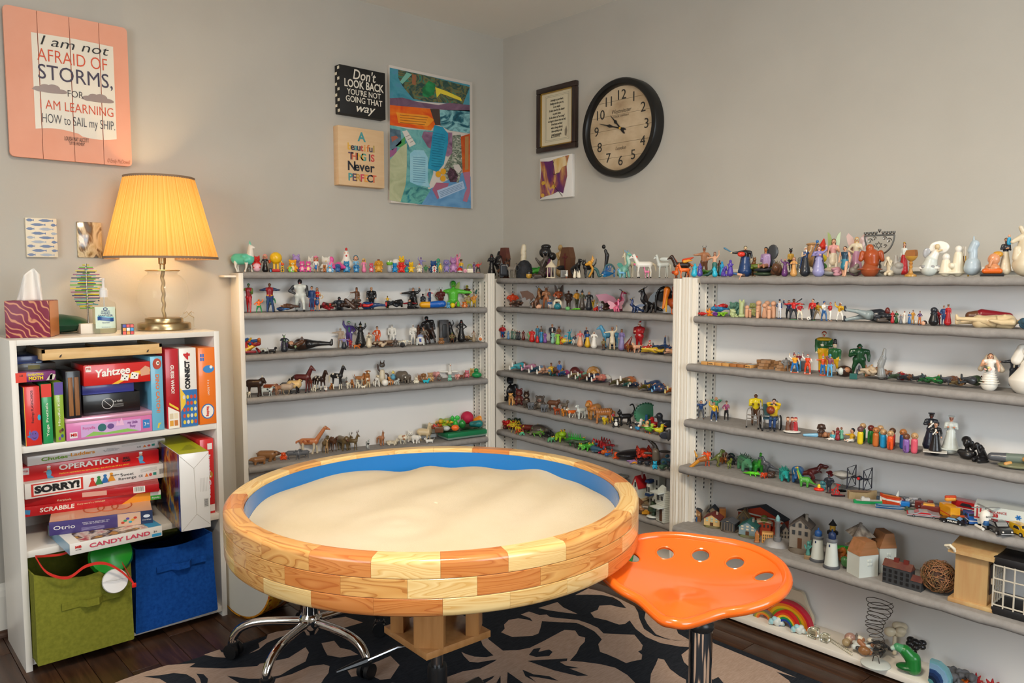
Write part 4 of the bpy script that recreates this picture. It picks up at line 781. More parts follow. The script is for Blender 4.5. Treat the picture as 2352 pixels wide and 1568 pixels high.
MB().La([(.0155,.2),(.0155,.274)],24).Bd('lift_rod',steel,tray);MB().La([(.024,.03),(.026,.04),(.026,.2),(.024,.208),(0,.208)],24).Bd('lift_sleeve',blackp,tray)
b=MB()
for k in rn(5):
 a=R(20+72*k);b.Tu([(.03*cos(a),.03*sin(a),.085),(.21*cos(a),.21*sin(a),.062)],[.022,.014],8)
b.Bd('star_base',blackp,tray)
def caster(parent,x,y,a,z=0):
 b=MB();b.at((x,y,z),(0,0,a))
 for s_ in(-1,1):
  v=[(s_*.006+dx,.024*cos(t),.025+.024*sin(t))for dx in(0,s_*.014)for t in LS(0,2*PI,16,endpoint=False)]
  b.add(v,[(i,(i+1)%16,16+(i+1)%16,16+i)for i in rn(16)]+[tuple(rn(16)),tuple(rn(16,32))],True)
 w=b.Bd('caster',blackp,parent)
 h=MB();h.at((x,y,z),(0,0,a));h.La([(.008,.025),(.017,.03),(.017,.052),(.01,.056)],12);h.Bd('housing',blackp,w)
 return w
for k in rn(5):a=R(20+72*k);caster(tray,.21*cos(a),.21*sin(a),a+1,.0062)
l0=on_z(913,1486,.262)-TC;l1=on_z(843,1516,.25)-TC;l2=on_z(772,1543,.243)-TC
MB().Tu([(0,0,.268),tuple(l0),tuple(l1)],.0045,8).Bd('lever_rod',steel,tray)
MB().Tu([tuple(l1),tuple(l1.lerp(l2,.3)),tuple(l1.lerp(l2,.7)),tuple(l2)],[.009,.0085,.006,.004],8).Bd('lever_paddle',blackp,tray)
# ---- stools
orange=mat('orange_enamel','f06a1c',.22,coat=.5)
from mathutils.geometry import delaunay_2d_cdt
half=[(0,.188),(.07,.184),(.135,.158),(.185,.105),(.207,.035),(.203,-.03),(.178,-.078),(.135,-.108),(.088,-.125),(.052,-.158),(.022,-.188),(0,-.194)]
outl=[tuple(p[:2])for p in bez([(x,y,0)for x,y in half]+[(-x,y,0)for x,y in half[-2:0:-1]],4,True)]
def seat_z(x,y):
 r=math.hypot(x,y);z=.052*max(0,y/.19)**2*1.0+.032*(abs(x)/.2)**2.4
 if y<-.06:z-=.9*(y+.06)**2*math.exp(-(x/.09)**2)
 z+=.012*math.exp(-(x/.035)**2)*max(0,min(1,(-y-.02)/.1));return z
holes=[]
for ang in(22,56,90,124,158):a=R(ang);rr=(.165,.147,.138,.147,.165)[len(holes)];holes.append((rr*cos(a),rr*sin(a)*.94))
V2,E2=[],[]
def loop(pts):
 o=len(V2);V2.extend(Ve(p)for p in pts);E2.extend((o+i,o+(i+1)%len(pts))for i in rn(len(pts)))
ins=[(x*.985,y*.985)for x,y in outl];loop(ins)
for hx,hy in holes:loop([(hx+.022*cos(t),hy+.022*sin(t))for t in LS(0,2*PI,20,endpoint=False)])
def inside(x,y):
 c=False;n=len(ins);j=n-1
 for i in rn(n):
  if(ins[i][1]>y)!=(ins[j][1]>y)and x<(ins[j][0]-ins[i][0])*(y-ins[i][1])/(ins[j][1]-ins[i][1])+ins[i][0]:c=not c
  j=i
 return c
for i in rn(-21,22):
 for j in rn(-20,20):
  x,y=i*.01+(j%2)*.005,j*.01
  if inside(x*1.03,y*1.03)and all(math.hypot(x-hx,y-hy)>.027 for hx,hy in holes):V2.append(Ve((x,y)))
dv,de,df,*_=delaunay_2d_cdt(V2,E2,[],1,1e-6)
vs=[(v.x,v.y,seat_z(v.x,v.y))for v in dv];nn=len(vs);vs+=[(x,y,z-.006)for x,y,z in vs];fs=[];cnt={}
for f in df:
 cx_=sum(dv[i].x for i in f)/len(f);cy_=sum(dv[i].y for i in f)/len(f)
 if any(math.hypot(cx_-hx,cy_-hy)<.0215 for hx,hy in holes):continue
 fs.append(tuple(f));fs.append(tuple(i+nn for i in f[::-1]))
 for q in rn(len(f)):
  e_=(f[q],f[(q+1)%len(f)]);cnt[e_]=1
fs+=[(a,b_,b_+nn,a+nn)for a,b_ in cnt if(b_,a)not in cnt]
seat_b=MB();seat_b.add(vs,fs,True)
rim=[(x*.985,y*.985,seat_z(x,y)-.006)for x,y in outl];seat_b.Tu(rim,.0115,10,True)
hr=[[(hx+(.0227)*cos(t),hy+(.0227)*sin(t),seat_z(hx+(.0227)*cos(t),hy+(.0227)*sin(t))-.0015)for t in LS(0,2*PI,20,endpoint=False)]for hx,hy in holes]
for h_ in hr:seat_b.Tu(h_,.0028,6,True)
seat_me=None
def stool(loc,yaw,zs,base_yaw,label,off=(0,0)):
 global seat_me
 e=Em('tractor_stool',loc,0,label,'stool',None)
 if seat_me is None:o=seat_b.Bd('seat',orange,e);seat_me=o.data
 else:o=link('seat',seat_me,e)
 o.location=(off[0],off[1],zs);o.rotation_euler.z=yaw
 MB().box((0,0,zs-.018),(.15,.1,.018),.004).Bd('seat_bracket',blackp,e)
 MB().La([(.012,zs-.12),(.012,zs-.01)],20).Bd('piston',steel,e)
 MB().La([(.026,zs-.105),(.029,zs-.1),(.029,zs-.088),(.024,zs-.082),(0,zs-.082)],24).Bd('column_cap',blackp,e)
 MB().La([(.026,.13),(.026,zs-.1)],32).Bd('column',chrome,e)
 MB().La([(.02,.085),(.03,.1),(.036,.112),(.036,.14),(.03,.15),(0,.15)],32).Bd('hub',chrome,e)
 for k in rn(5):
  a=base_yaw+2*PI*k/5;c,s_=cos(a),sin(a)
  pts=bez([(.02,0,.125),(.1,0,.126),(.17,0,.122),(.22,0,.105),(.245,0,.075),(.247,0,.06)],4)
  MB().Tu([(p.x*c,p.x*s_,p.z)for p in pts],.0135,10).Bd('leg',chrome,e)
  w=caster(e,.247*c,.247*s_,a+1.2+k,.0062)
 h0=MB();h0.Tu([(0,0,zs-.06),(.05*cos(yaw+2.2),.05*sin(yaw+2.2),zs-.06),(.17*cos(yaw+2.2),.17*sin(yaw+2.2),zs-.07)],[.004,.004,.007],8);h0.Bd('lever',blackp,e)
 return e
stool((1.464,.995,0),R(-65),.532,R(100),'orange tractor seat stool beside the sand table',(-.019,.017))
stool((1.14,2.245,0),R(-30),.50,R(140),'second stool tucked under the sand table, only its chrome star base showing')
# ---- rug
rug_n=Nm('navy_pile',[(.3,'22252b'),(.7,'31353c')],40,(1,9,1),4,.95,.5,300,spec=.1);rug_b=Nm('beige_pile',[(.3,'a68d7b'),(.7,'bba291')],40,(1,9,1),4,.95,.5,300,spec=.1)
rug=Em('area_rug',(1.2,1.2,0),0,'navy and beige floral woven rug under the sand table','rug')
MB().box((2.21-1.2-1.05,2.48-1.2-1.4,.003),(2.1,2.8,.006),.001).Bd('pile',rug_n,rug)
F1=lambda X,Y:(280+X/3.794,1400+Y/3.794);F2=lambda X,Y:(1000+X/3.675,1340+Y/3.675);F0=lambda X,Y:(X,Y)
beige=[(F2,[(1180,95),(1290,40),(1420,70),(1530,115),(1640,170),(1680,190),(1710,240),(1720,290),(1760,380),(1850,440),(1960,470),(2140,480),(2150,535),(2060,530),(1900,500),(1780,450),(1690,380),(1640,310),(1600,340),(1550,345),(1490,325),(1450,310),(1340,285),(1310,245),(1370,220),(1385,185),(1480,180),(1560,200),(1610,205),(1560,150),(1500,115),(1400,95),(1280,92)]),(F2,[(1775,240),(1950,300),(2030,370),(2050,420),(2150,478),(2015,478),(1930,455),(1860,425),(1790,340),(1765,290)]),(F2,[(870,205),(1030,155),(1080,200),(1200,255),(1100,245),(960,225)]),(F2,[(720,260),(790,235),(880,265),(940,260),(965,280),(1040,290),(1200,305),(1290,335),(1370,370),(1420,420),(1530,425),(1680,430),(1720,480),(1750,520),(1740,560),(1710,570),(1745,600),(1740,640),(1680,650),(1610,670),(1530,630),(1460,600),(1390,575),(1375,510),(1405,470),(1380,440),(1340,400),(1250,355),(1190,330),(1050,325),(960,320),(900,315),(885,380),(870,420),(820,440),(650,450),(600,430),(555,410),(585,380),(580,345),(620,305),(700,292),(770,302),(820,317),(800,290),(760,275)]),(F2,[(380,465),(430,425),(450,470),(570,565),(700,560),(800,540),(920,480),(1050,410),(1090,390),(1180,395),(1210,440),(1265,455),(1260,490),(1220,530),(1190,590),(1135,650),(1250,660),(1400,680),(1520,710),(1620,770),(1700,850),(1500,1100),(300,1100),(60,850),(90,790),(230,740),(380,715),(490,660),(520,640),(440,650),(360,665),(290,660),(240,610),(220,575),(260,595),(330,615),(430,620),(490,605),(440,560),(400,520)]),(F2,[(1805,900),(1820,760),(1860,680),(1880,630),(1930,640),(1980,720),(2060,780),(2115,810),(2120,900)]),(F0,[(1585,1487),(1565,1503),(1571,1520),(1585,1533),(1634,1558),(1670,1585),(1700,1640),(1990,1640),(1858,1568),(1740,1518),(1640,1477),(1632,1471)]),(F1,[(0,610),(200,540),(400,480),(640,465),(585,500),(700,505),(900,510),(1180,490),(1200,470),(1450,420),(1600,325),(1630,370),(1600,450),(1480,510),(1380,570),(1230,600),(1100,600),(1000,585),(915,575),(1020,637),(1000,800),(-100,800),(-70,640)]),(F1,[(715,390),(850,345),(870,370),(940,380),(950,420),(800,410)]),(F1,[(1110,380),(1200,330),(1190,290),(1260,250),(1270,215),(1350,190),(1480,170),(1530,190),(1400,230),(1350,250),(1260,290),(1190,350)]),(F1,[(1740,290),(1850,270),(1900,330),(1990,350),(2060,390),(1900,415),(1790,395),(1760,340)]),(F1,[(1700,95),(1950,60),(2100,110),(1850,180),(1750,150)]),(F1,[(1280,800),(1340,600),(1480,560),(1640,490),(1760,475),(1810,490),(1800,550),(1760,600),(1700,700),(1690,800)]),(F1,[(1960,520),(2100,500),(2250,440),(2340,400),(2420,480),(2340,600),(2250,610),(2150,560),(2000,585)])]
beige+=[(lambda X,Y:None,[(x+.17*r_*cos(t)*(1+.25*sin(3*t+k)),y+.17*r_*sin(t)*(1+.2*cos(2*t+k)))for t in LS(0,2*PI,18)[:-1]])for k,(x,y,r_)in enumerate(((1.05,.75,1),(.7,1.25,1.1),(1.75,.45,1.2),(1.35,.35,.8),(.5,.7,1),(.9,.2,1.1),(1.9,.95,.5),(.45,1.75,.9)))]
navy=[(F2,[(790,600),(830,550),(890,540),(870,575),(960,555),(990,575),(960,610),(850,618)]),(F2,[(775,650),(1115,630),(1110,650),(1050,660),(1100,690),(1210,710),(1130,715),(1290,775),(1200,778),(1000,730)]),(F2,[(735,725),(830,765),(960,780),(1040,820),(870,790),(790,780),(850,830),(760,780)]),(F2,[(610,745),(660,780),(740,838),(760,950),(600,950)]),(F2,[(330,838),(500,775),(480,800),(400,850)]),(F2,[(515,838),(550,775),(552,900)]),(F1,[(185,580),(330,570),(450,550),(560,560),(630,600),(650,637),(640,760),(420,760),(390,637),(330,600)]),(F1,[(650,555),(710,560),(750,600),(745,637),(730,740),(690,740),(690,637),(680,600)]),(F0,[(1783,1542),(1830,1556),(1860,1568),(1880,1590),(1820,1574),(1812,1562)]),(F0,[(1560,1600),(1650,1554),(1662,1568),(1680,1600)])]
for nm,shapes,m,z in(('beige_pattern',beige,rug_b,.0066),('navy_detail',navy,rug_n,.0071)):
 for fr_,pts in shapes:b=MB();b.add([tuple((on_z(*fr_(*p),z)if fr_(0,0)else Ve((*p,z)))-rug.location)for p in pts],[tuple(rn(len(pts)))]);b.Bd(nm,m,rug,fix=False)
 # ---- drums beside the bookcase
dm=Nm('printed_drum_band',[(.35,'c0391c'),(.45,'e0a028'),(.6,'d8891f'),(.72,'8a1f18')],34,rough=.5,di=.4)
for nm,c0,r,th,m,lb in(('frame_drum',(1.135,2.70),.148,.075,dm,'frame drum with red and yellow printed band leaning between bookcase and shelf'),('hand_drum',(1.225,2.72),.15,.07,Nm('brown_drum_wood',[(.3,'6a3c1c'),(.7,'8a5428')],8,(1,6,6),rough=.4),'plain brown wooden drum standing behind the printed drum')):
 e=Em(nm,(*c0,r),R(18),lb,'drum');b=MB();b.at((0,0,0),(0,PI/2,0));b.La([(r-.006,-th/2),(r,-th/2+.004),(r,th/2-.004),(r-.006,th/2)],48,cap=False);b.Bd('shell',m,e)
 b=MB();b.at((0,0,0),(0,PI/2,0));b.La([(0,-th/2+.001),(r-.005,-th/2+.001)],48,cap=False).La([(0,th/2-.001),(r-.005,th/2-.001)],48,cap=False);b.Bd('drumhead',mat('hide','cfc6b4',.6),e,fix=False)
 if nm=='frame_drum':
  for xx in(-.028,.028):b=MB();b.at((0,0,0),(0,PI/2,0));b.La([(r+.001,xx-.009),(r+.0012,xx+.009)],48,cap=False);b.Bd('yellow_band',Nm('yellow_dots',[(.4,'8a3a1c'),(.46,'e2aa2c'),(.8,'ecba3c')],60,rough=.5),e,fix=False)
  # ---- modelled toys: one smooth continuous skin grown round a skeleton of tapered limbs
GLOSS=paint_mat('painted_gloss',.3,coat=.15);MATTE=paint_mat('painted_matte',.65);METAL=paint_mat('painted_metal',.3,.85);CLEAR=paint_mat('tinted_clear',.1,trans=.75)
FIN=dict(g=GLOSS,m=MATTE,s=METAL,c=CLEAR)
def RC(a,ra,b,rb,c):return('r',np.array(a,float),ra,np.array(b,float),rb,c)
def BL(c_,r,c):r=np.array(r if isinstance(r,(tuple,list))else(r,r,r),float);return('e',np.array(c_,float),r,None,0,c)
def BX_(c_,h,c,rd=.01):return('b',np.array(c_,float),np.array(h,float),rd,0,c)
def xf(prims,M,sc=1):
 A=np.array(M)[:3,:3];t=np.array(M)[:3,3];out=[]
 for p in prims:
  if p[0]=='r':out.append(('r',A@p[1]+t,p[2]*sc,A@p[3]+t,p[4]*sc,p[5]))
  else:out.append((p[0]+'m',A@p[1]+t,p[2]*sc,(A/sc).T@(np.eye(3)if p[0][-1]!='m' else p[6])if p[0][-1]!='m' else p[6]@(A/sc).T,(p[3]or 0)*sc if p[0][0]=='b' else 0,p[5],None)if p[0][-1]!='m' else p)
 return out
def dist(p,P):
 k=p[0][0]
 if k=='r':
  a,ra,b,rb=p[1:5];ba=b-a;L2=ba@ba
  if L2<1e-12:return np.linalg.norm(P-a,axis=1)-max(ra,rb)
  h=np.clip(((P-a)@ba)/L2,0,1);return np.linalg.norm(P-a-h[:,None]*ba,axis=1)-(ra+(rb-ra)*h)
 Q=P-p[1]
 if p[0][-1]=='m':Q=Q@p[3].T
 if k=='e':
  r=p[2];k0=np.linalg.norm(Q/r,axis=1);k1=np.linalg.norm(Q/(r*r),axis=1);return k0*(k0-1)/np.maximum(k1,1e-9)
 rd=p[4]if p[0][-1]=='m' else p[3]
 q=np.abs(Q)-p[2]+rd;return np.linalg.norm(np.maximum(q,0),axis=1)+np.minimum(q.max(axis=1),0)-rd
def bounds(prims):
 lo,hi=np.full(3,9e9),np.full(3,-9e9)
 for p in prims:
  if p[0]=='r':pts=[(p[1],p[2]),(p[3],p[4])]
  elif p[0][-1]=='m':ext=np.abs(p[3].T)@p[2];pts=[(p[1],ext)]
  else:pts=[(p[1],p[2])]
  for c,r in pts:lo=np.minimum(lo,c-r);hi=np.maximum(hi,c+r)
 return lo,hi
def skin(prims,vox,blend):
 lo,hi=bounds(prims);lo=lo-vox*1.6;hi=hi+vox*1.6;n=np.ceil((hi-lo)/vox).astype(int)+1
 ax=[lo[i]+vox*np.arange(n[i])for i in rn(3)];G=np.stack(np.meshgrid(*ax,indexing='ij'),-1).reshape(-1,3)
 D=None
 for p in prims:
  d=dist(p,G)
  if D is None:D=d
  else:
   h=np.maximum(blend-np.abs(D-d),0)/blend;D=np.minimum(D,d)-h*h*blend*.25
 D=D.reshape(n);s=D<0
 cell=np.zeros(n-1,int);C8=[(i,j,k)for i in(0,1)for j in(0,1)for k in(0,1)]
 sl=lambda i,j,k:(slice(i,n[0]-1+i),slice(j,n[1]-1+j),slice(k,n[2]-1+k))
 for c in C8:cell+=s[sl(*c)]
 act=(cell>0)&(cell<8);idx=-np.ones(n-1,int);ii=np.argwhere(act);idx[act]=np.arange(len(ii))
 acc=np.zeros((len(ii),3));cnt=np.zeros(len(ii))
 for a in rn(8):
  for b in rn(a+1,8):
   d_=np.subtract(C8[b],C8[a])
   if np.abs(d_).sum()!=1:continue
   va=D[sl(*C8[a])][act];vb=D[sl(*C8[b])][act];m=(va<0)!=(vb<0);t=va[m]/(va[m]-vb[m])
   acc[m]+=np.array(C8[a])+t[:,None]*d_;cnt[m]+=1
 V=lo+vox*(ii+acc/cnt[:,None]);F=[]
 for axn in rn(3):
  o=[0,0,0];o[axn]=1;u,w=[(1,2),(2,0),(0,1)][axn]
  A=s[tuple(slice(0,n[i]-o[i])for i in rn(3))];B=s[tuple(slice(o[i],n[i])for i in rn(3))]
  e=np.argwhere(A!=B);e=e[(e[:,u]>0)&(e[:,w]>0)&(e[:,u]<n[u]-1)&(e[:,w]<n[w]-1)]
  if not len(e):continue
  du,dw=np.zeros(3,int),np.zeros(3,int);du[u]=1;dw[w]=1
  q=np.stack([idx[tuple((e-du-dw).T)],idx[tuple((e-dw).T)],idx[tuple(e.T)],idx[tuple((e-du).T)]],1)
  fl=~A[tuple(e.T)];q[fl]=q[fl][:,::-1];F.append(q)
 F=np.concatenate(F);dd=np.stack([dist(p,V)for p in prims],1);near=dd.argmin(1)
 pal=np.array([C3(p[5])for p in prims]);return V,F,pal[near]
def skin_mesh(name,prims,vox,blend,m):
 V,F,Cc=skin(prims,vox,blend);me=bpy.data.meshes.new(name)
 me.vertices.add(len(V));me.vertices.foreach_set('co',V.astype('f').ravel());me.loops.add(F.size);me.polygons.add(len(F))
 me.loops.foreach_set('vertex_index',F.ravel().astype('i'));me.polygons.foreach_set('loop_start',np.arange(0,F.size,4,dtype='i'))
 me.polygons.foreach_set('use_smooth',np.ones(len(F),bool));me.update(calc_edges=True);me.validate()
 at=me.color_attributes.new('paint','FLOAT_COLOR','POINT');at.data.foreach_set('color',np.concatenate([Cc,np.ones((len(Cc),1))],1).astype('f').ravel())
 me.materials.append(m);return me
V3=lambda*a:np.array(a,float)
# ---- kinds of toy; every builder returns {part: limbs}, facing -y, standing on z = 0
def human(sk='sk',hair='br',top='b',leg='db',shoe='k',arm='dd',pose='s',sk_=None,hat=None,cape=None,bd=None,base=None,fat=1,hd=1,long=0,hood=None,sv_=None,gv=None,belt=None,wing=None,ears=None,hold=None,horn=None,tie=None):
 P={};f=fat;hr=.066*hd;nz=.835;hz=nz+hr*1.15;sl=sv_ or top;hn=gv or sk
 b=[RC((0,0,.57),.085*f,(0,.005,.72),.1*f,top),RC((-.085*f,0,.765),.052*f,(.085*f,0,.765),.052*f,top),RC((0,0,.79),.035,(0,0,nz+.02),.034,sk),RC((-.045*f,0,.51),.072*f,(.045*f,0,.51),.072*f,leg if not sk_ else sk_),BL((0,-.005,hz),(hr*.86,hr*.95,hr*1.1),sk),BL((0,-hr*.95,hz-.1*hr),(hr*.14,hr*.22,hr*.2),sk)]
 for s_ in(-1,1):b.append(BL((s_*hr*.33,-hr*.9,hz+.12*hr),(hr*.12,hr*.1,hr*.12),'k'));b.append(BL((s_*hr*.86,0,hz),(hr*.14,hr*.2,hr*.26),sk))
 b.append(BL((0,-hr*.9,hz-.48*hr),(hr*.3,hr*.12,hr*.09),'9a4038'))
 if belt:b.append(BL((0,0,.56),(.1*f,.085*f,.022),belt))
 if tie:b.append(RC((0,-.1*f,.76),.02,(0,-.1*f,.6),.018,tie))
 for s_,a in zip((-1,1),arm):
  sh=V3(s_*.125*f,0,.765)
  el,ha=dict(d=((.165,.01,.63),(.17,-.03,.49)),u=((.21,0,.87),(.2,-.02,1.02)),o=((.25,0,.745),(.38,-.01,.74)),f=((.16,-.06,.63),(.08,-.17,.68)),h=((.24,.03,.64),(.12,-.04,.56)),b=((.2,-.06,.86),(.06,-.1,.9)),w=((.2,-.02,.66),(.3,-.09,.6)),x=((.17,-.06,.66),(-.03,-.13,.67)),r=((.2,-.1,.74),(.26,-.26,.77)))[a]
  el=V3(el[0]*s_*(.6+.4*f),el[1],el[2]);ha=V3(ha[0]*s_*(.6+.4*f),ha[1],ha[2]);b+=[RC(sh,.043*f,el,.034*f,sl),RC(el,.034*f,el+(ha-el)*.8,.026*f,sl if gv or sv_!='sk' else sk),RC(ha,.03,ha+(ha-el)*.12,.026,hn)]
 if pose in 's w k p':
  for s_ in(-1,1):
   dx,dy=dict(s=(.06,0),w=(.07,-.12*s_),k=(.13,0),p=(.1,-.05*s_))[pose];kn=V3(s_*(.05+dx*.4),dy*.6-.01,.29);an=V3(s_*dx,dy,.05)
   b+=[RC((s_*.05,0,.5),.068*f,kn,.047,leg),RC(kn,.047,an,.034,leg),RC(an+(0,.01,-.015),.034,an+(0,-.075,-.025),.026,shoe)]
 if pose=='t':
  b2=[]
  for s_ in(-1,1):kn=V3(s_*.08,-.26,.53);an=V3(s_*.08,-.28,.3);b2+=[RC((s_*.055,0,.5),.07*f,kn,.05,leg),RC(kn,.05,an,.036,leg),RC(an,.034,an+(0,-.08,-.01),.028,shoe)]
  b+=b2
 if pose=='f':
  for s_ in(-1,1):kn=V3(s_*.1,-.25,.5);an=V3(s_*.12,-.45,.47);b+=[RC((s_*.055,0,.5),.07*f,kn,.05,leg),RC(kn,.05,an,.036,leg),RC(an,.034,an+(0,-.02,.06),.03,shoe)]
 if pose=='n':
  for s_ in(-1,1):kn=V3(s_*.08,-.14,.29);an=V3(s_*.08,.14,.27);b+=[RC((s_*.05,0,.5),.075*f,kn,.055,leg),RC(kn,.05,an,.036,leg)]
 P['body']=b
 if sk_:
  r1=.2*f if pose=='g' else .13;z1=.05 if pose=='g' else .34
  P['gown' if pose=='g' else 'skirt']=[RC((0,0,.57),.088*f,(0,.01,z1+.25*(.5-z1)),r1*.85,sk_),RC((0,.01,z1+.25*(.5-z1)),r1*.85,(0,.01,z1),r1,sk_),BX_((0,.01,z1-.12),(.4,.4,.12),sk_)][:2]
 if hair:
  h=[BL((0,.018*hd,hz+.022*hd),(hr*.98,hr*.98,hr*1.05),hair)]
  if long:h+=[RC((-hr*.55,.03,hz),hr*.5,(-hr*.7,.04,hz-long),hr*.38,hair),RC((hr*.55,.03,hz),hr*.5,(hr*.7,.04,hz-long),hr*.38,hair),RC((0,.05,hz),hr*.8,(0,.06,hz-long),hr*.6,hair)]
  P['hair']=h
 if bd:P['beard']=[RC((0,-.045,hz-.045*hd),.04*hd,(0,-.085,hz-.14*hd),.02*hd,bd)]
 if hood:P['hood']=[BL((0,.03,hz+.01),(hr*1.2,hr*1.05,hr*1.3),hood),RC((0,.05,.8),.11,(0,.07,.6),.1,hood)]
 if hat:
  kd,hc=hat;t=hz+hr*.75
  P['hat']=dict(w=[BL((0,0,t),(hr*2,hr*2,hr*.18),hc),RC((0,0,t),hr*.85,(.01,.02,t+hr*2.4),hr*.1,hc)],c=[BL((0,0,t+.1*hr),(hr*1.02,hr*1.05,hr*.55),hc),BL((0,-hr*.9,t),(hr*.7,hr*.7,hr*.13),hc)],p=[RC((0,0,t),hr*.8,(0,0,t+hr*1.9),hr*.08,hc)],t=[BL((0,0,t),(hr*1.6,hr*1.6,hr*.14),hc),RC((0,0,t+.2*hr),hr*.75,(0,0,t+hr*1.2),hr*.8,hc)],b=[BL((0,0,t),(hr*2,hr*2,hr*.16),hc),BL((0,0,t+.3*hr),(hr*.85,hr*.85,hr*.6),hc)],m=[BL((0,0,t+.1*hr),(hr*.95,hr*.95,hr*.4),hc),BX_((0,0,t+.45*hr),(hr*1.45,hr*1.45,hr*.1),hc,.003),RC((hr*1.3,-hr*.9,t+.4*hr),.008,(hr*1.4,-hr,t-.7*hr),.012,hc)],h=[BL((0,.01,hz+.2*hr),(hr*1.12,hr*1.15,hr*1.1),hc)],k=[RC((hr*.7*cos(q),hr*.7*sin(q),t),hr*.2,(hr*.85*cos(q),hr*.85*sin(q),t+hr*.55),hr*.08,hc)for q in LS(0,2*PI,8)[:-1]],s=[BL((0,.01,t),(hr*1.1,hr*1.1,hr*.4),'w'),RC((0,.02,t+.2*hr),hr*.85,(.06,.04,t+hr*1.3),hr*.3,hc),BL((.07,.04,t+hr*1.3),hr*.3,'w')])[kd]
 if cape:P['cape']=[RC((-.08,.09,.77),.03,(-.15,.13,.18),.035,cape),RC((.08,.09,.77),.03,(.15,.13,.18),.035,cape),RC((0,.1,.77),.05,(0,.15,.18),.06,cape)]
 if horn:P['horn']=[q for s_ in(-1,1)for q in(RC((s_*hr*.5,0,hz+hr*.8),hr*.3,(s_*hr*1.2,0,hz+hr*1.6),hr*.2,horn),RC((s_*hr*1.2,0,hz+hr*1.6),hr*.2,(s_*hr*.9,-.01,hz+hr*2.4),hr*.06,horn))]
 if ears:P['ears']=[BL((s_*hr*.75,0,hz+hr*.95),hr*.4,ears)for s_ in(-1,1)]
 if base:P['base']=[BL((0,-.02,.012),(.2,.17,.016),base)]
 if hold:P['held_item']=hold
 if wing:P['wing']=('wing',wing,(0,.06,.72))
 return P
def teddy(c='br',by=None,ear='r',face=None,nose='k',lie=0,extra=None,arm='d',badge=None):
 b=[BL((0,0,.3),(.24,.21,.28),c),BL((0,-.02,.7),(.26,.24,.24),c),BL((0,-.22,.66),(.11,.08,.085),face or by or c),BL((0,-.3,.69),(.035,.02,.025),nose)]
 for s_ in(-1,1):
  b+=[RC((s_*.17,-.1,.13),.11,(s_*.22,-.26,.1),.095,c),RC((s_*.2,0,.45),.085,(s_*.31,-.1,.3)if arm=='d' else((s_*.36,-.05,.62)if arm=='u' else(s_*.44,-.05,.42)),.07,c),BL((s_*.09,-.215,.75),(.026,.02,.035),'k')]
  b.append(BL((s_*.19,0,.9),.085,c)if ear=='r' else(RC((s_*.17,0,.85),.09,(s_*.22,0,1.0),.02,c)if ear=='p' else(RC((s_*.1,.0,.88),.06,(s_*.15,.03,1.25),.05,c)if ear=='l' else RC((s_*.24,0,.82),.07,(s_*.33,-.02,.58),.08,c))))
 if by:b.append(BL((0,-.13,.3),(.15,.11,.19),by))
 P={'body':b}
 if extra:P['tuft']=[BL((0,0,.95),(.12,.12,.07),extra)]
 return P
QP=dict(horse=dict(leg=.5,R=.135,BL=.5,neck=(.2,.33),nr=.085,head=.2,hr=.062,sn=.5,ear=.06,tail=.4,mane=1),cow=dict(leg=.36,R=.2,BL=.62,neck=(.18,.06),nr=.14,head=.17,hr=.1,sn=.7,ear=.07,tail=.35,horn=1),goat=dict(leg=.4,R=.17,BL=.5,neck=(.14,.2),nr=.075,head=.15,hr=.07,sn=.6,ear=.09,tail=.08,horn=1),sheep=dict(leg=.3,R=.24,BL=.42,neck=(.13,.12),nr=.1,head=.15,hr=.085,sn=.6,ear=.09,tail=.06),dog=dict(leg=.38,R=.14,BL=.42,neck=(.1,.2),nr=.09,head=.16,hr=.1,sn=.5,ear=.1,tail=.25,tup=1),cat=dict(leg=.34,R=.13,BL=.42,neck=(.08,.13),nr=.08,head=.08,hr=.11,sn=.45,ear=.1,tail=.4,tup=1),lion=dict(leg=.34,R=.16,BL=.55,neck=(.12,.12),nr=.12,head=.14,hr=.12,sn=.6,ear=.05,tail=.4),bear=dict(leg=.28,R=.24,BL=.45,neck=(.16,.0),nr=.15,head=.16,hr=.13,sn=.55,ear=.06,tail=.04),eleph=dict(leg=.38,R=.27,BL=.42,neck=(.15,.05),nr=.17,head=.08,hr=.18,sn=.4,ear=.0,tail=.2,trunk=1),giraffe=dict(leg=.42,R=.11,BL=.33,neck=(.26,.52),nr=.055,head=.13,hr=.05,sn=.55,ear=.05,tail=.25,horn=.4),camel=dict(leg=.46,R=.16,BL=.42,neck=(.24,.2),nr=.07,head=.16,hr=.062,sn=.6,ear=.03,tail=.2,hump=1),deer=dict(leg=.46,R=.12,BL=.42,neck=(.12,.3),nr=.06,head=.14,hr=.06,sn=.5,ear=.09,tail=.06,antler=1),pig=dict(leg=.22,R=.24,BL=.42,neck=(.1,.02),nr=.17,head=.16,hr=.14,sn=.65,ear=.09,tail=.06),rhino=dict(leg=.26,R=.25,BL=.5,neck=(.2,-.02),nr=.16,head=.2,hr=.12,sn=.7,ear=.05,tail=.2,nhorn=1),llama=dict(leg=.38,R=.2,BL=.4,neck=(.06,.42),nr=.09,head=.12,hr=.075,sn=.6,ear=.1,tail=.08),hog=dict(leg=.1,R=.26,BL=.28,neck=(.12,-.06),nr=.16,head=.14,hr=.1,sn=.5,ear=.04,tail=.0),croc=dict(leg=.09,R=.1,BL=.6,neck=(.15,.0),nr=.09,head=.3,hr=.07,sn=.7,ear=.0,tail=.7,low=1),kang=dict(leg=.36,R=.15,BL=.2,neck=(.05,.3),nr=.07,head=.12,hr=.07,sn=.5,ear=.14,tail=.5))
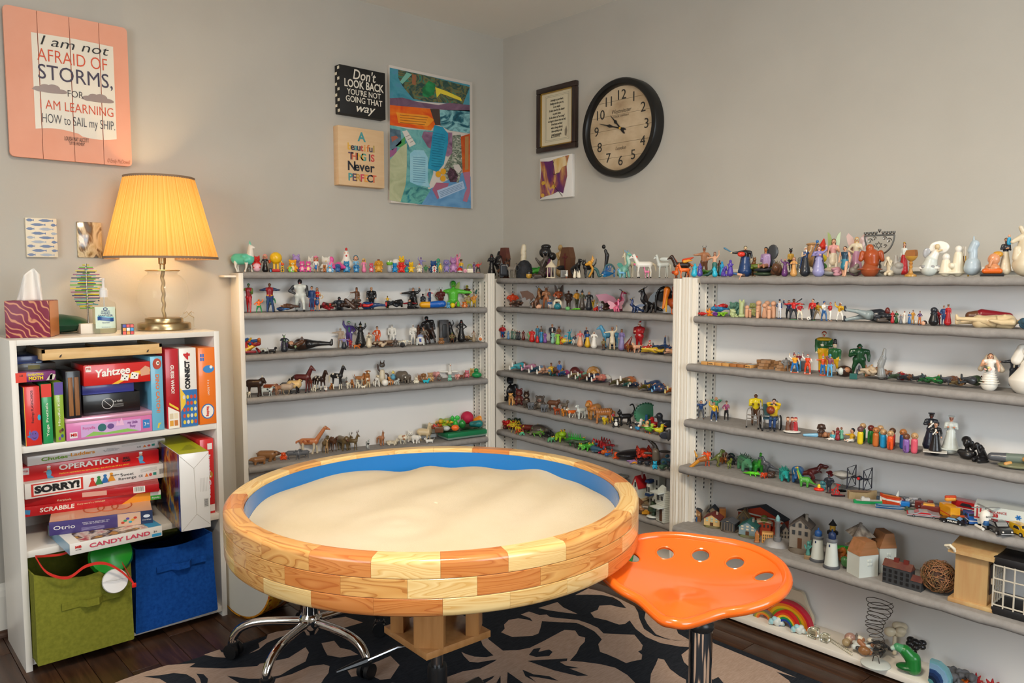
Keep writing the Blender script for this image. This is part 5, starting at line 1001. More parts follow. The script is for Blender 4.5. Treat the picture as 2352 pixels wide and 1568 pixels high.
def quad(kind='dog',c='br',leg=None,head=None,mane=None,spot=None,by=None,horn='cr',sit=0,lie=0,tail=None,hat=None,cloth=None,seed=1,wing=None,st_=None,face=None,saddle=None):
 q=dict(QP[kind]);L,R_,B=q['leg'],q['R'],q['BL'];leg=leg or c;rg=random.Random(seed)
 if lie:L*=.25
 zb=L+R_*.75;y0,y1=-B/2,B/2;rise=.28 if sit else 0
 b=[RC((0,y0,zb+rise),R_*.98,(0,y1,zb),R_,cloth or c)]
 if by:b.append(RC((0,y0*.8,zb-R_*.35),R_*.75,(0,y1*.6,zb-R_*.35),R_*.75,by))
 nk=V3(0,y0-q['neck'][0],zb+rise+R_*.35+q['neck'][1]);b.append(RC((0,y0-R_*.2,zb+rise+R_*.3),R_*.7,nk,q['nr'],c))
 hd=head or c;hl=q['head'];tip=nk+V3(0,-hl*.95,-hl*(.55 if kind in('horse','cow','goat','rhino','camel','deer','giraffe')else .18))
 b+=[RC(nk,q['hr'],nk+(tip-nk)*.4,q['hr']*.95,hd),RC(nk+(tip-nk)*.4,q['hr']*.9,tip,q['hr']*q['sn'],face or hd)]
 for s_ in(-1,1):
  b.append(BL(nk+(tip-nk)*.3+V3(s_*q['hr']*.85,-.01,q['hr']*.35),q['hr']*.16,'k'))
  if q['ear']:b.append(RC(nk+V3(s_*q['hr']*.7,.01,q['hr']*.6),q['hr']*.4,nk+V3(s_*q['hr']*(.8 if kind in('horse','cat','deer','kang','llama','lion')else 1.5),.01,q['hr']*.6+q['ear']*(1 if kind in('horse','cat','deer','kang','llama','lion','bear')else-.3)),q['hr']*.15,hd))
  if kind=='eleph':b.append(BL(nk+V3(s_*.19,.06,0),(.1,.03,.17),c))
  for k,yy in enumerate((y0+.02,y1-.02)):
   st=.05*s_*(1 if k else-1)
   if k==0 or not sit:
    top=V3(s_*R_*.55,yy,zb+(rise if not k else 0)-.02);kn=V3(s_*R_*.62,yy+st*.5+(.03 if k else-.02),L*.55);ft=V3(s_*R_*.62,yy+st,L*.06)
    lr=.075 if kind in('eleph','rhino','bear')else(.03 if kind in('horse','deer','giraffe','goat','camel','llama')else .042)
    b+=[RC(top,max(R_*.42,lr),kn,lr*1.15,c if leg==c or kind=='horse' else leg),RC(kn,lr*1.1,ft,lr*.9,leg),RC(ft,lr*1.15,ft+V3(0,-lr*.5,0),lr,leg if kind!='horse' else 'k')]
   else:b+=[RC((s_*R_*.7,yy-.02,zb*.7),R_*.62,(s_*R_*.85,yy-.18,.06),.05,c)]
 tl=q['tail']
 if tl:
  tc=tail or mane or c;t0=V3(0,y1+R_*.75,zb+R_*.4);rr=.05 if kind=='horse' else(.07 if kind in('croc','kang')else .03)
  t1=t0+V3(0,tl*.35,tl*.35 if q.get('tup')else-tl*.25 if not q.get('low')else-.03);t2=t0+V3(0,tl*.45 if not q.get('low')else tl,tl*.85 if q.get('tup')else-tl*.9 if not q.get('low')else-.06)
  if sit:t1=t0+V3(.06,.1,-.1);t2=t0+V3(.16,.08,-.14)
  b+=[RC(t0,rr,t1,rr*1.1,tc),RC(t1,rr*1.1,t2,rr*.5,tc)]
 if q.get('hump'):b+=[BL((0,y0*.35,zb+R_*.95),(.08,.1,.12),c),BL((0,y1*.5,zb+R_*.95),(.08,.1,.12),c)]
 if q.get('trunk'):b+=[RC(tip,.07,tip+V3(0,-.08,-.25),.045,c),RC(tip+V3(0,-.08,-.25),.045,tip+V3(0,-.16,-.36),.03,c)]
 if q.get('nhorn'):b+=[RC(tip,.045,tip+V3(0,-.07,.18),.01,'cr')]
 if spot:
  for k in rn(7):a=rg.uniform(-1,1);s_=rg.choice((-1,1));b.append(BL((s_*R_*rg.uniform(.5,.9),y0+(y1-y0)*rg.random(),zb+rise*.5+R_*rg.uniform(-.3,.7)),(R_*.32,R_*.42,R_*.36),spot))
  b.append(BL(nk+V3(.03,-.02,.03),q['hr']*.6,spot))
 if st_:
  for k in rn(9):yy=y0-.1+(B+.2)*k/8;b.append(BL((0,yy,zb+R_*.12),(R_*1.0,.016,R_*1.0),st_))
 P={'body':b}
 if mane and kind!='lion':P['mane']=[RC(nk+V3(0,.02,q['hr']*.9),.035,(0,y0+.02,zb+rise+R_*.9),.05,mane),RC(nk+V3(0,-.03,q['hr']*.95),.03,nk+V3(0,.05,.02),.04,mane)]
 if mane and kind=='lion':P['mane']=[BL(nk+V3(0,.05,-.01),(.19,.1,.2),mane),BL(nk+V3(0,.08,-.1),(.15,.1,.16),mane)]
 hc=horn
 if q.get('horn')and horn:P['horn']=[RC(nk+V3(s_*.04,0,q['hr']*.8),.022,nk+V3(s_*.1,.02,q['hr']*.8+.12*q['horn']),.008,hc)for s_ in(-1,1)]
 if q.get('antler')and horn:P['antler']=[r for s_ in(-1,1)for r in(RC(nk+V3(s_*.03,0,.05),.014,nk+V3(s_*.12,.03,.2),.012,hc),RC(nk+V3(s_*.12,.03,.2),.012,nk+V3(s_*.1,-.02,.32),.008,hc),RC(nk+V3(s_*.09,.02,.14),.012,nk+V3(s_*.18,-.02,.24),.008,hc))]
 if hat:P['hat']=[RC(nk+V3(0,.01,q['hr']*.8),.06,nk+V3(0,.02,q['hr']+.2),.008,hat)]
 if kind=='horse' and horn not in('cr',None):P['horn']=[RC(nk+V3(0,-.05,q['hr']*.8),.02,nk+V3(0,-.13,q['hr']*.8+.18),.004,horn)]
 if wing:P['wing']=('wing',wing,(0,y0*.4,zb+R_*.7))
 if saddle:P['cloth']=[BL((0,0,zb+R_*.2),(R_*1.08,B*.3,R_*.95),saddle)]
 return P
def bird(c='y',beak='o',by=None,tail=None,wing=None,leg='o',comb=None,long=0,up=.5,fan=None,head=None):
 b=[RC((0,-.05,.36),.19,(0,.18,.42),.11,c),RC((0,-.12,.45),.11,(0,-.16-.0*up,.62+long),.1,c),BL((0,-.17,.7+long),.125,head or c),RC((0,.2,.42),.08,(0,.5,.5),.035,tail or c),RC((-.06,0,.2),.025,(-.06,-.02,.02),.02,leg),RC((.06,0,.2),.025,(.06,-.02,.02),.02,leg),RC((-.06,-.02,.02),.02,(-.06,-.1,.015),.02,leg),RC((.06,-.02,.02),.02,(.06,-.1,.015),.02,leg)]
 if by:b.append(BL((0,-.14,.34),(.14,.13,.17),by))
 for s_ in(-1,1):b+=[BL((s_*.16,.08,.4),(.05,.2,.12),wing or c),BL((s_*.09,-.23,.74+long),.022,'k')]
 P={'body':b,'beak':[RC((0,-.27,.69+long),.045,(0,-.4,.66+long),.012,beak)]}
 if comb:P['comb']=[BL((0,-.17+.06*k,.83+long),(.02,.035,.045),comb)for k in(-1,0,1)]
 return P
def dino(kind='rex',c='g',by=None,spike=None,leg=None):
 leg=leg or c;be=by or c
 if kind=='rex':
  b=[RC((0,.05,.5),.15,(0,-.14,.6),.13,c),RC((0,-.18,.62),.1,(0,-.26,.8),.085,c),RC((0,-.28,.84),.085,(0,-.5,.8),.055,c),RC((0,-.3,.77),.05,(0,-.47,.7),.035,be),RC((0,.1,.48),.12,(0,.42,.36),.06,c),RC((0,.42,.36),.06,(0,.75,.3),.015,c)]
  for s_ in(-1,1):b+=[RC((s_*.1,.06,.46),.11,(s_*.13,-.05,.26),.06,leg),RC((s_*.13,-.05,.26),.055,(s_*.13,.05,.08),.04,leg),RC((s_*.13,.05,.05),.04,(s_*.13,-.1,.03),.035,leg),RC((s_*.1,-.22,.58),.035,(s_*.1,-.33,.5),.018,c),BL((s_*.075,-.34,.87),.018,'k')]
 elif kind=='sauro':
  b=[RC((0,-.15,.36),.15,(0,.18,.36),.17,c),RC((0,-.2,.42),.1,(0,-.38,.75),.055,c),RC((0,-.38,.75),.055,(0,-.42,.92),.045,c),RC((0,-.42,.94),.055,(0,-.52,.9),.035,be if by else c),RC((0,.25,.34),.13,(0,.52,.2),.05,c),RC((0,.52,.2),.05,(0,.78,.16),.012,c)]
  if by:b.append(RC((0,-.26,.4),.08,(0,-.43,.74),.045,by))
  for s_ in(-1,1):b+=[RC((s_*.11,y,.3),.085,(s_*.12,y,.05),.055,leg)for y in(-.18,.18)]+[BL((s_*.045,-.46,.97),.014,'k')]
 else:
  b=[RC((0,-.2,.34),.17,(0,.2,.36),.19,c),RC((0,-.3,.32),.13,(0,-.55,.27),.07,c),RC((0,.3,.34),.13,(0,.8,.24),.02,c)]
  if by:b.append(RC((0,-.2,.26),.13,(0,.2,.26),.15,by))
  for s_ in(-1,1):b+=[RC((s_*.12,y,.28),.075,(s_*.14,y,.05),.055,leg)for y in(-.2,.2)]+[BL((s_*.07,-.48,.33),.018,'k')]
 P={'body':b}
 if kind=='stego':P['plate']=[BL((s_*.05,-.35+.14*k,.53+.06*sin(k*.6)),(.022,.07,.1),spike or c)for k in rn(7)for s_ in(-1,1)]
 if kind=='tri':P['frill']=[BL((0,-.33,.46),(.2,.04,.2),spike or c),RC((-.07,-.45,.38),.03,(-.1,-.6,.55),.008,'cr'),RC((.07,-.45,.38),.03,(.1,-.6,.55),.008,'cr')]
 if kind=='spiky':P['spike']=[RC((.14*cos(a),y,.4+.14*sin(a)),.03,(.26*cos(a),y,.4+.26*sin(a)),.006,spike or c)for y in(-.25,-.1,.05,.2)for a in(.4,1.2,1.94,2.74)]
 return P
def dragon(c='r',by=None,wing=None,long=1,horn='k',wc=None):
 b=[RC((0,-.05,.34),.15,(0,.2,.3),.13,c)]
 nk=bez([(0,-.12,.4),(0,-.28,.55),(0,-.2,.75),(0,-.25,.9)],3);tl=bez([(0,.2,.28),(.1,.5,.15),(.25,.62,.1),(.38,.5,.12)],3)
 for i in rn(len(nk)-1):b.append(RC(nk[i],.09-.004*i,nk[i+1],.086-.004*i,c))
 for i in rn(len(tl)-1):b.append(RC(tl[i],.1*(1-i/len(tl)),tl[i+1],.1*(1-(i+1)/len(tl))+.008,c))
 b+=[RC((0,-.25,.92),.075,(0,-.45,.86),.04,c)]
 if by:
  for i in rn(len(nk)-1):b.append(RC(nk[i]+Ve((0,-.04,0)),.06,nk[i+1]+Ve((0,-.04,0)),.058,by))
 for s_ in(-1,1):b+=[RC((s_*.1,-.08,.3),.07,(s_*.14,-.16,.04),.05,c),RC((s_*.12,.18,.28),.09,(s_*.16,.08,.04),.055,c),BL((s_*.06,-.32,.95),.016,'y')]
 P={'body':b,'horn':[RC((s_*.04,-.22,.97),.025,(s_*.1,-.08,1.08),.006,horn)for s_ in(-1,1)]}
 if wing:P['wing']=('wing',wing,(0,.02,.44))
 return P
def chain(pts,r,c,n=3,closed=False):
 P_=bez(pts,n);k=len(P_);rr=r if callable(r)else(lambda t:r)
 return[RC(P_[i],rr(i/(k-1)),P_[i+1],rr((i+1)/(k-1)),c)for i in rn(k-1)]
def serpent(c='t',c2='o'):
 b=chain([(-.9,.0,.05),(-.6,0,.38),(-.3,0,.3),(-.15,0,.06),(.15,0,.2),(.35,0,.5),(.7,0,.55),(.95,0,.35),(.9,0,.2)],lambda t:.1-.06*t if t>.2 else .08,c)
 b+=chain([(-.85,-.06,.05),(-.62,-.06,.36),(-.9,-.05,.62)],.06,c2)
 return{'body':b+[RC((-.8,0,.62),.13,(-1.1,-.05,.55),.07,c2),BL((-.9,-.1,.7),.03,'y')],'mane':[RC((-.75+.05*k,0,.66),.05,(-.62+.06*k,0,.95-.07*k),.01,c2)for k in rn(3)]}
def fish(c='b',by=None,fin=None,st_=None):
 b=[RC((-.3,0,.3),.2,(.2,0,.3),.12,c),RC((.2,0,.3),.12,(.5,0,.3),.05,c),BL((-.42,-.13,.36),.035,'k'),BL((-.42,.13,.36),.035,'k')]
 if by:b.append(RC((-.3,0,.22),.16,(.15,0,.24),.09,by))
 if st_:b+=[BL((x,0,.3),(.035,.16,.2),st_)for x in(-.25,0,.2)]
 f=fin or c;return{'body':b,'fin':[BL((.62,0,.42),(.1,.025,.14),f),BL((.62,0,.2),(.1,.025,.14),f),BL((-.05,0,.55),(.16,.025,.11),f),BL((-.1,-.2,.2),(.1,.1,.025),f),BL((-.1,.2,.2),(.1,.1,.025),f)]}
def frog(c='g',eye='y',by=None):
 b=[BL((0,0,.25),(.3,.34,.2),c),BL((0,-.28,.32),(.25,.2,.16),c)]
 for s_ in(-1,1):b+=[BL((s_*.13,-.34,.48),.07,eye),BL((s_*.13,-.4,.5),.035,'k'),RC((s_*.25,.15,.25),.12,(s_*.42,.02,.1),.08,c),RC((s_*.42,.02,.1),.07,(s_*.4,.3,.05),.05,c),RC((s_*.2,-.25,.2),.07,(s_*.3,-.4,.04),.05,c)]
 return{'body':b}
def lizard(c='g',back=None,curl=.3):
 b=chain([(0,-.55,.14),(0,-.2,.14),(.03,.2,.13),(.1+curl*.3,.6,.08),(.1+curl,.95,.05)],lambda t:.11 if t<.45 else .11*(1.05-t)/.6+.01,c)+[RC((0,-.55,.15),.12,(0,-.78,.12),.07,c)]
 for s_ in(-1,1):
  b.append(BL((s_*.08,-.62,.24),.03,'y'))
  for y in(-.3,.2):b+=[RC((s_*.1,y,.12),.05,(s_*.32,y-.1,.12),.04,c),RC((s_*.32,y-.1,.12),.04,(s_*.36,y-.2,.03),.035,c)]
 P={'body':b}
 if back:P['crest']=[RC((0,-.4+.14*k,.22),.04,(0,-.36+.14*k,.33),.006,back)for k in rn(6)]
 return P
def turtle(c='ol',shell='br'):
 b=[RC((0,-.3,.15),.1,(0,-.55,.22),.1,c),BL((-.06,-.62,.27),.02,'k'),BL((.06,-.62,.27),.02,'k')]
 for s_ in(-1,1):b+=[RC((s_*.25,y,.12),.08,(s_*.45,y*1.4,.05),.07,c)for y in(-.25,.25)]
 return{'body':b,'shell':[BL((0,0,.2),(.36,.42,.22),shell),BL((0,0,.12),(.4,.46,.06),c)]}
def bug(c='k',legs=8,head=None,rb=.2,claw=None,span=.55):
 b=[BL((0,.1,.2),(rb,rb*1.3,rb*.8),c),BL((0,-.2,.18),(rb*.65,rb*.65,rb*.55),head or c)];n=legs//2
 for s_ in(-1,1):
  for k in rn(n):y=-.2+.4*k/(n-1);k1=V3(s_*span*.6,y*1.8,.36);b+=[RC((s_*.1,y,.18),.03,k1,.026,c),RC(k1,.026,(s_*span,y*2.4,.02),.016,c)]
  if claw:b+=[RC((s_*.15,-.25,.18),.04,(s_*.4,-.5,.2),.04,claw),BL((s_*.38,-.62,.2),(.09,.14,.06),claw)]
 return{'body':b}
def star(c='p',r=.45,n=5,th=.08):
 return{'body':[RC((0,0,th),.14,(r*cos(2*PI*k/n+.3),r*sin(2*PI*k/n+.3),th*.7),.045,c)for k in rn(n)]}
def octo(c='mg'):return{'body':[BL((0,0,.3),(.22,.22,.28),c)]+[RC((.1*cos(a),.1*sin(a),.12),.08,(.5*cos(a),.5*sin(a),.05),.03,c)for a in LS(0,2*PI,9)[:-1]]}
def peg(c='wd',head='wd',face=1,tall=1.35,dress=0):
 P={'body':[RC((0,0,.0),.3 if not dress else .34,(0,0,tall-.45),.3 if not dress else .2,c),BX_((0,0,-.2),(.5,.5,.2),c)][:1],'head':[BL((0,0,tall+.12),.33,head)]}
 if face:P['head']+=[BL((s_*.11,-.3,tall+.17),.035,'k')for s_ in(-1,1)]+[BL((0,-.31,tall+.0),(.09,.04,.025),'9a4038')]
 return P
def blob(*parts):return{'body':[BL(p[0],p[1],p[2])if len(p)==3 else RC(*p)for p in parts]}
def rock(c='st',seed=1,n=7,flat=.7,h=1):
 g=random.Random(seed);return{'body':[BL((g.uniform(-.25,.25),g.uniform(-.25,.25),.3+g.uniform(-.05,.35*h)),(g.uniform(.15,.35),g.uniform(.15,.35),g.uniform(.12,.35)*flat*1.3),c)for _ in rn(n)]}
def statue(c='w',c2=None,w=.22,lean=0,halo=None,base=None):
 P={'body':[RC((0,0,.06),w*1.1,(lean*.4,0,.4),w*.75,c),RC((lean*.4,0,.4),w*.7,(lean,0,.68),w*.62,c),BL((lean,-.02,.86),(.1,.1,.125),c2 or c),RC((lean-.16,0,.66),.06,(lean-.1,-.17,.5),.045,c),RC((lean+.16,0,.66),.06,(lean+.04,-.2,.54),.045,c),BL((lean,-.13,.85),(.02,.03,.03),c2 or c)]}
 if halo:P['veil']=[BL((lean,.05,.88),(.14,.1,.15),halo),RC((lean,.08,.85),.13,(lean,.1,.55),.15,halo)]
 if base:P['base']=[RC((0,0,.0),.26,(0,0,.05),.25,base)]
 return P
def bust(c='k'):return{'body':[BL((0,0,.75),(.2,.21,.26),c),RC((0,.02,.5),.1,(0,.02,.35),.11,c),RC((-.3,.02,.25),.14,(.3,.02,.25),.14,c),BL((0,0,.12),(.34,.18,.2),c),BL((0,-.2,.72),(.04,.05,.06),c),BL((-.07,.08,.85),(.22,.2,.2),c),RC((.17,.1,.75),.1,(.2,.08,.5),.08,c)]}
def crouch(c='k',sk=None):return{'body':[RC((0,.1,.3),.2,(0,-.12,.72),.15,c),BL((0,-.3,.82),(.13,.14,.15),sk or c)]+[q for s_ in(-1,1)for q in(RC((s_*.14,.1,.22),.14,(s_*.16,-.3,.14),.1,c),RC((s_*.16,-.3,.12),.1,(s_*.14,.25,.08),.07,c),RC((s_*.18,-.1,.7),.07,(s_*.22,-.34,.52),.055,c),RC((s_*.22,-.34,.52),.055,(s_*.06,-.36,.78),.05,c))]}
def heap(cols,seed=1,n=12,flat=.5):
 g=random.Random(seed);return{'body':[RC((g.uniform(-.5,.5),g.uniform(-.3,.3),g.uniform(.06,.3*flat+.1)),g.uniform(.05,.09),(g.uniform(-.5,.5),g.uniform(-.3,.3),g.uniform(.06,.3*flat+.1)),g.uniform(.03,.08),cols[i%len(cols)])for i in rn(n)]}
def tree(c='k',n=9,seed=2):g=random.Random(seed);return{'body':[RC((0,0,0),.08,(0,0,.5),.06,c)]+[BL((g.uniform(-.3,.3),g.uniform(-.15,.15),g.uniform(.55,.85)),(.17,.14,.13),c)for _ in rn(n)]}
WINGS=dict(b=[(0,0),(.18,.3),(.42,.46),(.52,.36),(.44,.12),(.36,.02),(.42,-.12),(.34,-.3),(.2,-.28),(.06,-.1)],d=[(0,0),(.12,.3),(.36,.5),(.7,.44),(.62,.25),(.58,.05),(.46,.1),(.4,-.08),(.28,.02),(.2,-.12),(.08,-.06)],f=[(0,0),(.1,.28),(.26,.5),(.42,.58),(.4,.36),(.37,.14),(.3,-.08),(.2,-.24),(.1,-.2)],s=[(0,0),(.2,.16),(.4,.18),(.5,.1),(.4,-.02),(.2,-.08)])
FR=[0,0,1,None,0]
def frame(ox,oy,s):FR[:3]=[ox,oy,s]
def shelf(key,row):FR[3],FR[4]=UNITS[key],row
def spot(px,py=None,d=None):
 u,z=FR[3],FR[3].zs[FR[4]];lo,hi=-u.over[FR[4]]+.012,u.dep-.012
 r_=ray(px,py or 700);h=Ve((r_.x,r_.y,0));p=None
 if d is None:
  p=on_z(px,py,z);dd=(Ve((p.x,p.y,0))-u.L).dot(u.n);d=min(max(dd,lo),hi)
 t=(u.n.dot(u.L)+d)/u.n.dot(h);q=h*t;return Ve((q.x,q.y,z)),d
def place(X0,X1,Y0,Y1,d=None,back=.5,zoff=0):
 f=lambda X,Y:(FR[0]+X/FR[2],FR[1]+Y/FR[2])
 (a,t),(c,bt)=f(X0,Y0),f(X1,Y1);d0=d;p,d=spot((a+c)/2,bt,d);zf=depth(p+Ve((0,0,.03)));k=zf/F_PX
 if d0 is not None:v=p+Ve((0,0,zoff))-CAM;y_=CY-F_PX*v.dot(UP)/v.dot(FW);bt=min(max(y_,t+.55*(bt-t)),t+2*(bt-t))
 yaw=math.atan2(p.y,p.x)-PI/2
 return p+Ve((0,0,zoff)),(c-a)*k,(bt-t)*k,yaw,c-a,bt-t
def toy(label,box,P,rot=0,cat='figurine',name='figurine',fin='g',d=None,lie=None,group=None,keep=0,zoff=0,tilt=0,maxd=.14,blend=.02,alone=False,flat=None):
 p,w,h,yaw,wpx,hpx=place(*box,d=d,zoff=zoff)
 wg=P.pop('wing')if isinstance(P.get('wing'),tuple)else None;M=Matrix.Rotation(R(rot),4,'Z')
 if lie is not None:M=Matrix.Rotation(R(lie),4,'Z')@Matrix.Rotation(-PI/2,4,'X')
 if tilt:M=Matrix.Rotation(R(tilt),4,'Y')@M
 P={k:xf(v,M)for k,v in P.items()};allp=[q for v in P.values()for q in v];lo,hi=bounds(allp)
 ex=hi-lo;sz=h/ex[2];sx=w/ex[0]
 if wg:sx=sz*.9
 if keep:sx=sz=min(sx,sz)if keep==1 else(sx if keep==2 else sz)
 else:r_=(.45,2.4)if lie is not None else((.55,1.4)if LAST[0]==KN['human']else(.5,1.9));sx=min(max(sx,sz*r_[0]),sz*r_[1])
 sy=min(math.sqrt(sx*sz),maxd/ex[1])
 if flat:sz=sx*flat;sy=min(sx,maxd/ex[1])
 S3=np.array([sx,sy,sz]);off=np.array([-(lo[0]+hi[0])/2,-lo[1]-ex[1]*.0,-lo[2]])
 off[1]=-(lo[1]+hi[1])/2;g=(sx*sy*sz)**(1/3)
 e=Em(name,p,yaw,label,cat,group)
 u=FR[3];hd_=ex[1]*sy/2;fwd=Ve((-sin(yaw),cos(yaw),0));dd=(p-u.L).dot(u.n);fo=-u.over[FR[4]]
 e.location=p+u.n*(min(max(dd+hd_*.75,fo+hd_*.7),max(u.dep-hd_*.8,fo+hd_*.5))-dd)
 px=max(wpx,hpx);vox=max(w,h)/min(max(px/1.35,20),62)
 def scaled(q):
  a=(q[1]+off)*S3
  if q[0]=='r':return('r',a,q[2]*g,(q[3]+off)*S3,q[4]*g,q[5])
  r=q[2]*S3 if q[3]is None or q[0][-1]!='m' else q[2]*g
  if q[0][-1]=='m':return(q[0],a,np.maximum(q[2]*g,0),q[3],q[4]*g,q[5])
  return(q[0],a,r,q[3]*g if q[0]=='b' else q[3],0,q[5])
 for k,v in P.items():
  vv=[scaled(q)for q in v];vv=[tuple(list(q[:2])+[max(q[2],vox*.62)]+[q[3],max(q[4],vox*.62),q[5]])if q[0]=='r' else((q[0],q[1],np.maximum(q[2],vox*.62))+tuple(q[3:]))for q in vv]
  o=link(k,skin_mesh(k,vv,vox,max(blend*g,vox*.6),FIN[fin]),e)
 if wg:
  (kd,col),at=wg[1],(np.array(Matrix(M).to_3x3()@Ve(wg[2]))+off)*S3
  ws=(w/2/.55,h*.75);c_=card(C3h(col))
  for s_ in(-1,1):
   b=MB();b.at(tuple(at+np.array([0,.004,0])),(0,0,R(rot)*.6+s_*.35));b.Pr([(s_*x*ws[0],z*ws[1])for x,z in WINGS[kd]],-.0012,.0012,'xz');b.Bd('wing',c_,e)
 return e
def C3h(c):return PAL.get(c,c)
def So(label,box,cat,name,d=None,rot=None,group=None,zoff=0,dep=None):
 p,w,h,yaw,*_=place(*box,d=d,zoff=zoff);u=FR[3]
 return Em(name,p,u.rz if rot is None else yaw+R(rot),label,cat,group),w,h
KN=dict(human=('toy_figure','figurine'),teddy=('toy_creature','toy animal'),bird=('toy_bird','toy animal'),dino=('toy_dinosaur','toy animal'),dragon=('toy_dragon','toy animal'),serpent=('toy_serpent','toy animal'),fish=('toy_fish','toy animal'),frog=('toy_frog','toy animal'),lizard=('toy_lizard','toy animal'),turtle=('toy_turtle','toy animal'),bug=('toy_bug','toy animal'),star=('toy_starfish','toy animal'),octo=('toy_octopus','toy animal'),peg=('peg_doll','peg doll'),blob=('toy_ornament','ornament'),rock=('stone_ornament','ornament'),statue=('statuette','statuette'),bust=('carved_bust','statuette'),crouch=('kneeling_statuette','statuette'),heap=('toy_bundle','toy'),tree=('toy_tree','ornament'))
LAST=[None]
def O(v):return{'body':v}
def named(f):
 def g(*a,**k):
  LAST[0]=KN.get(f.__name__)or('toy_'+dict(cow='cow',eleph='elephant',hog='hedgehog',croc='crocodile',kang='kangaroo').get(a[0]if a else 'dog',a[0]if a else 'dog'),'toy animal');return f(*a,**k)
 return g
H,D,Q,B,N,G,SE,F,FG,LZ_,TU,BU,ST,OC,PG,BB_,RK,SU,BT,CR_,HP,TR=map(named,(human,teddy,quad,bird,dino,dragon,serpent,fish,frog,lizard,turtle,bug,star,octo,peg,blob,rock,statue,bust,crouch,heap,tree))
ORD=['top','second shelf','third shelf','fourth shelf','fifth shelf','sixth shelf','seventh shelf']
UN=dict(A='bookcase-side unit',B='corner unit',C='long unit')
SFX=['']
def row(key,r,ox,oy,s):shelf(key,r);frame(ox,oy,s);SFX[0]=', %s of %s'%(ORD[r],UN[key])
def T(label,x0,x1,y0,y1,P,rot=0,fin='g',cat=None,name=None,**k):
 nm,ct=LAST[0];return toy(label+SFX[0],(x0,x1,y0,y1),P,rot,cat or(ct if not name else 'toy' if name[:4]=='toy_' else name.split('_')[-1]),name or nm,fin,**k)
 # ------------------------------------------------ unit beside the bookcase, top
row('A',0,500,520,3.7333)
def A0(*a,d=.05,**k):return T(*a,d=d,**k)
A0('mint llama with orange dots and party hat',130,340,118,397,Q('llama','w',cloth='5fcdb0',hat='mt',spot='5fcdb0'),62,d=.04)
A0('grey rhino head toy',265,312,300,382,D('d1',ear='p'),d=.07)
A0('red imp riding a pink spotted egg',305,382,245,385,{**D('r',ear='p'),'egg':[BL((0,-.1,.1),(.32,.3,.35),'lpk')]},d=.03)
A0('pink haired doll in a black jacket',382,446,238,380,H('sk','f08a8a','k','k',long=.1,hd=2,pose='g',sk_='k'),d=.05);A0('little black haired figure in blue',440,475,358,385,D('k','lb'),d=.02)
A0('big round yellow ball figure with red boots and orange mitts',446,578,210,385,{'body':[BL((0,0,.68),(.34,.3,.33),'y'),RC((-.12,0,.4),.07,(-.12,0,.12),.07,'y'),RC((.12,0,.4),.07,(.12,0,.12),.07,'y')],'boot':[BX_((0,-.03,.08),(.22,.15,.08),'r')],'mitt':[BL((-.42,-.02,.5),(.09,.09,.1),'j1'),BL((.42,-.05,.38),(.1,.1,.08),'j1'),RC((-.3,0,.6),.05,(-.42,0,.52),.05,'y'),RC((.3,0,.55),.05,(.42,0,.4),.05,'y')]},d=.05)
A0('yellow and navy capsule figure beside the yellow ball',542,576,335,387,D('y','db',ear='r'),d=.03);A0('lime bear lying down with white tummy',572,692,345,390,D('7cc142','w'),50,d=.02);A0('amber sitting bear with pale tummy',604,700,282,385,D('f0a51c','ly'),d=.06)
A0('lilac bear perched behind the amber bear',640,726,233,385,D('lp','lp'),d=.1);A0('hot pink bear',704,760,292,387,D('j4','lpk'),d=.04);A0('magenta bear with rainbow tummy',756,812,292,388,D('j4','ly'),d=.03)
A0('white round headed cat toy',780,832,250,380,D('w',ear='p',face='w',nose='y'),d=.1);A0('red haired doll with pink hat and blue skirt',815,892,250,391,H('sk','d9','w','sk',sk_='b',pose='p',hat=('b','pk'),hd=2.2,long=.12),d=.03)
A0('larger white round headed cat toy',885,992,250,380,D('w',ear='p',face='w',nose='y'),d=.1);A0('pink sack behind the white cat',940,1005,248,330,BB_(((0,0,.3),(.3,.2,.3),'pk'),((.1,0,.6),(.15,.1,.2),'j4')),d=.1);A0('brown squat toy',905,937,325,387,D('f9'),d=.03);A0('pale blue sitting dog with orange bill',930,1010,310,390,D('lb','w',ear='l',face='or2'),d=.03)
A0('navy blue creature',1008,1062,318,391,D('d4',ear='f'),d=.03);A0('pink star shaped toy',1000,1078,290,345,ST('j4',n=5),d=.08,tilt=0);A0('blue koala creature with big ears',1078,1150,290,393,D('e6','lb',ear='p'),d=.03);A0('blue koala creature sitting',1165,1226,325,393,D('2f78ac','lb',ear='f'),d=.03)
A0('white egg shaped hen with red comb',1070,1166,178,345,{'body':[BL((0,0,.3),(.3,.28,.3),'w'),RC((0,0,.4),.22,(0,0,.78),.12,'w')],'comb':[BL((0,0,.93),(.06,.1,.08),'r'),BL((0,-.13,.66),(.05,.04,.07),'r'),BL((-.08,-.12,.78),.03,'o'),BL((.08,-.12,.78),.03,'o')]},d=.09)
A0('teal haired doll behind the koalas',1163,1222,247,345,H('sk','1f6a84','lb','db',hd=2.4,long=.06),d=.09);A0('blonde princess doll in pink',1220,1300,275,382,H('sk','h5','pk','pk',pose='g',sk_='pk',hd=2,long=.14),d=.05);A0('small pink figure with red hat',1303,1345,308,392,D('d8506a','lpk'),d=.04)
row('A',0,820,520,3.7333)
A0('amber cub with brown mane',155,237,278,397,D('e2','e0ac3c',ear='f',extra='7a3a1a'),d=.04);A0('silver can with a green head',256,320,290,400,{'can':[RC((0,0,.12),.2,(0,0,.4),.2,'si')],'head':[BL((0,0,.72),(.26,.22,.2),'6ab02f'),BL((-.1,-.15,.9),.07,'w'),BL((.1,-.15,.9),.07,'w')]},d=.03,name='toy_figure')
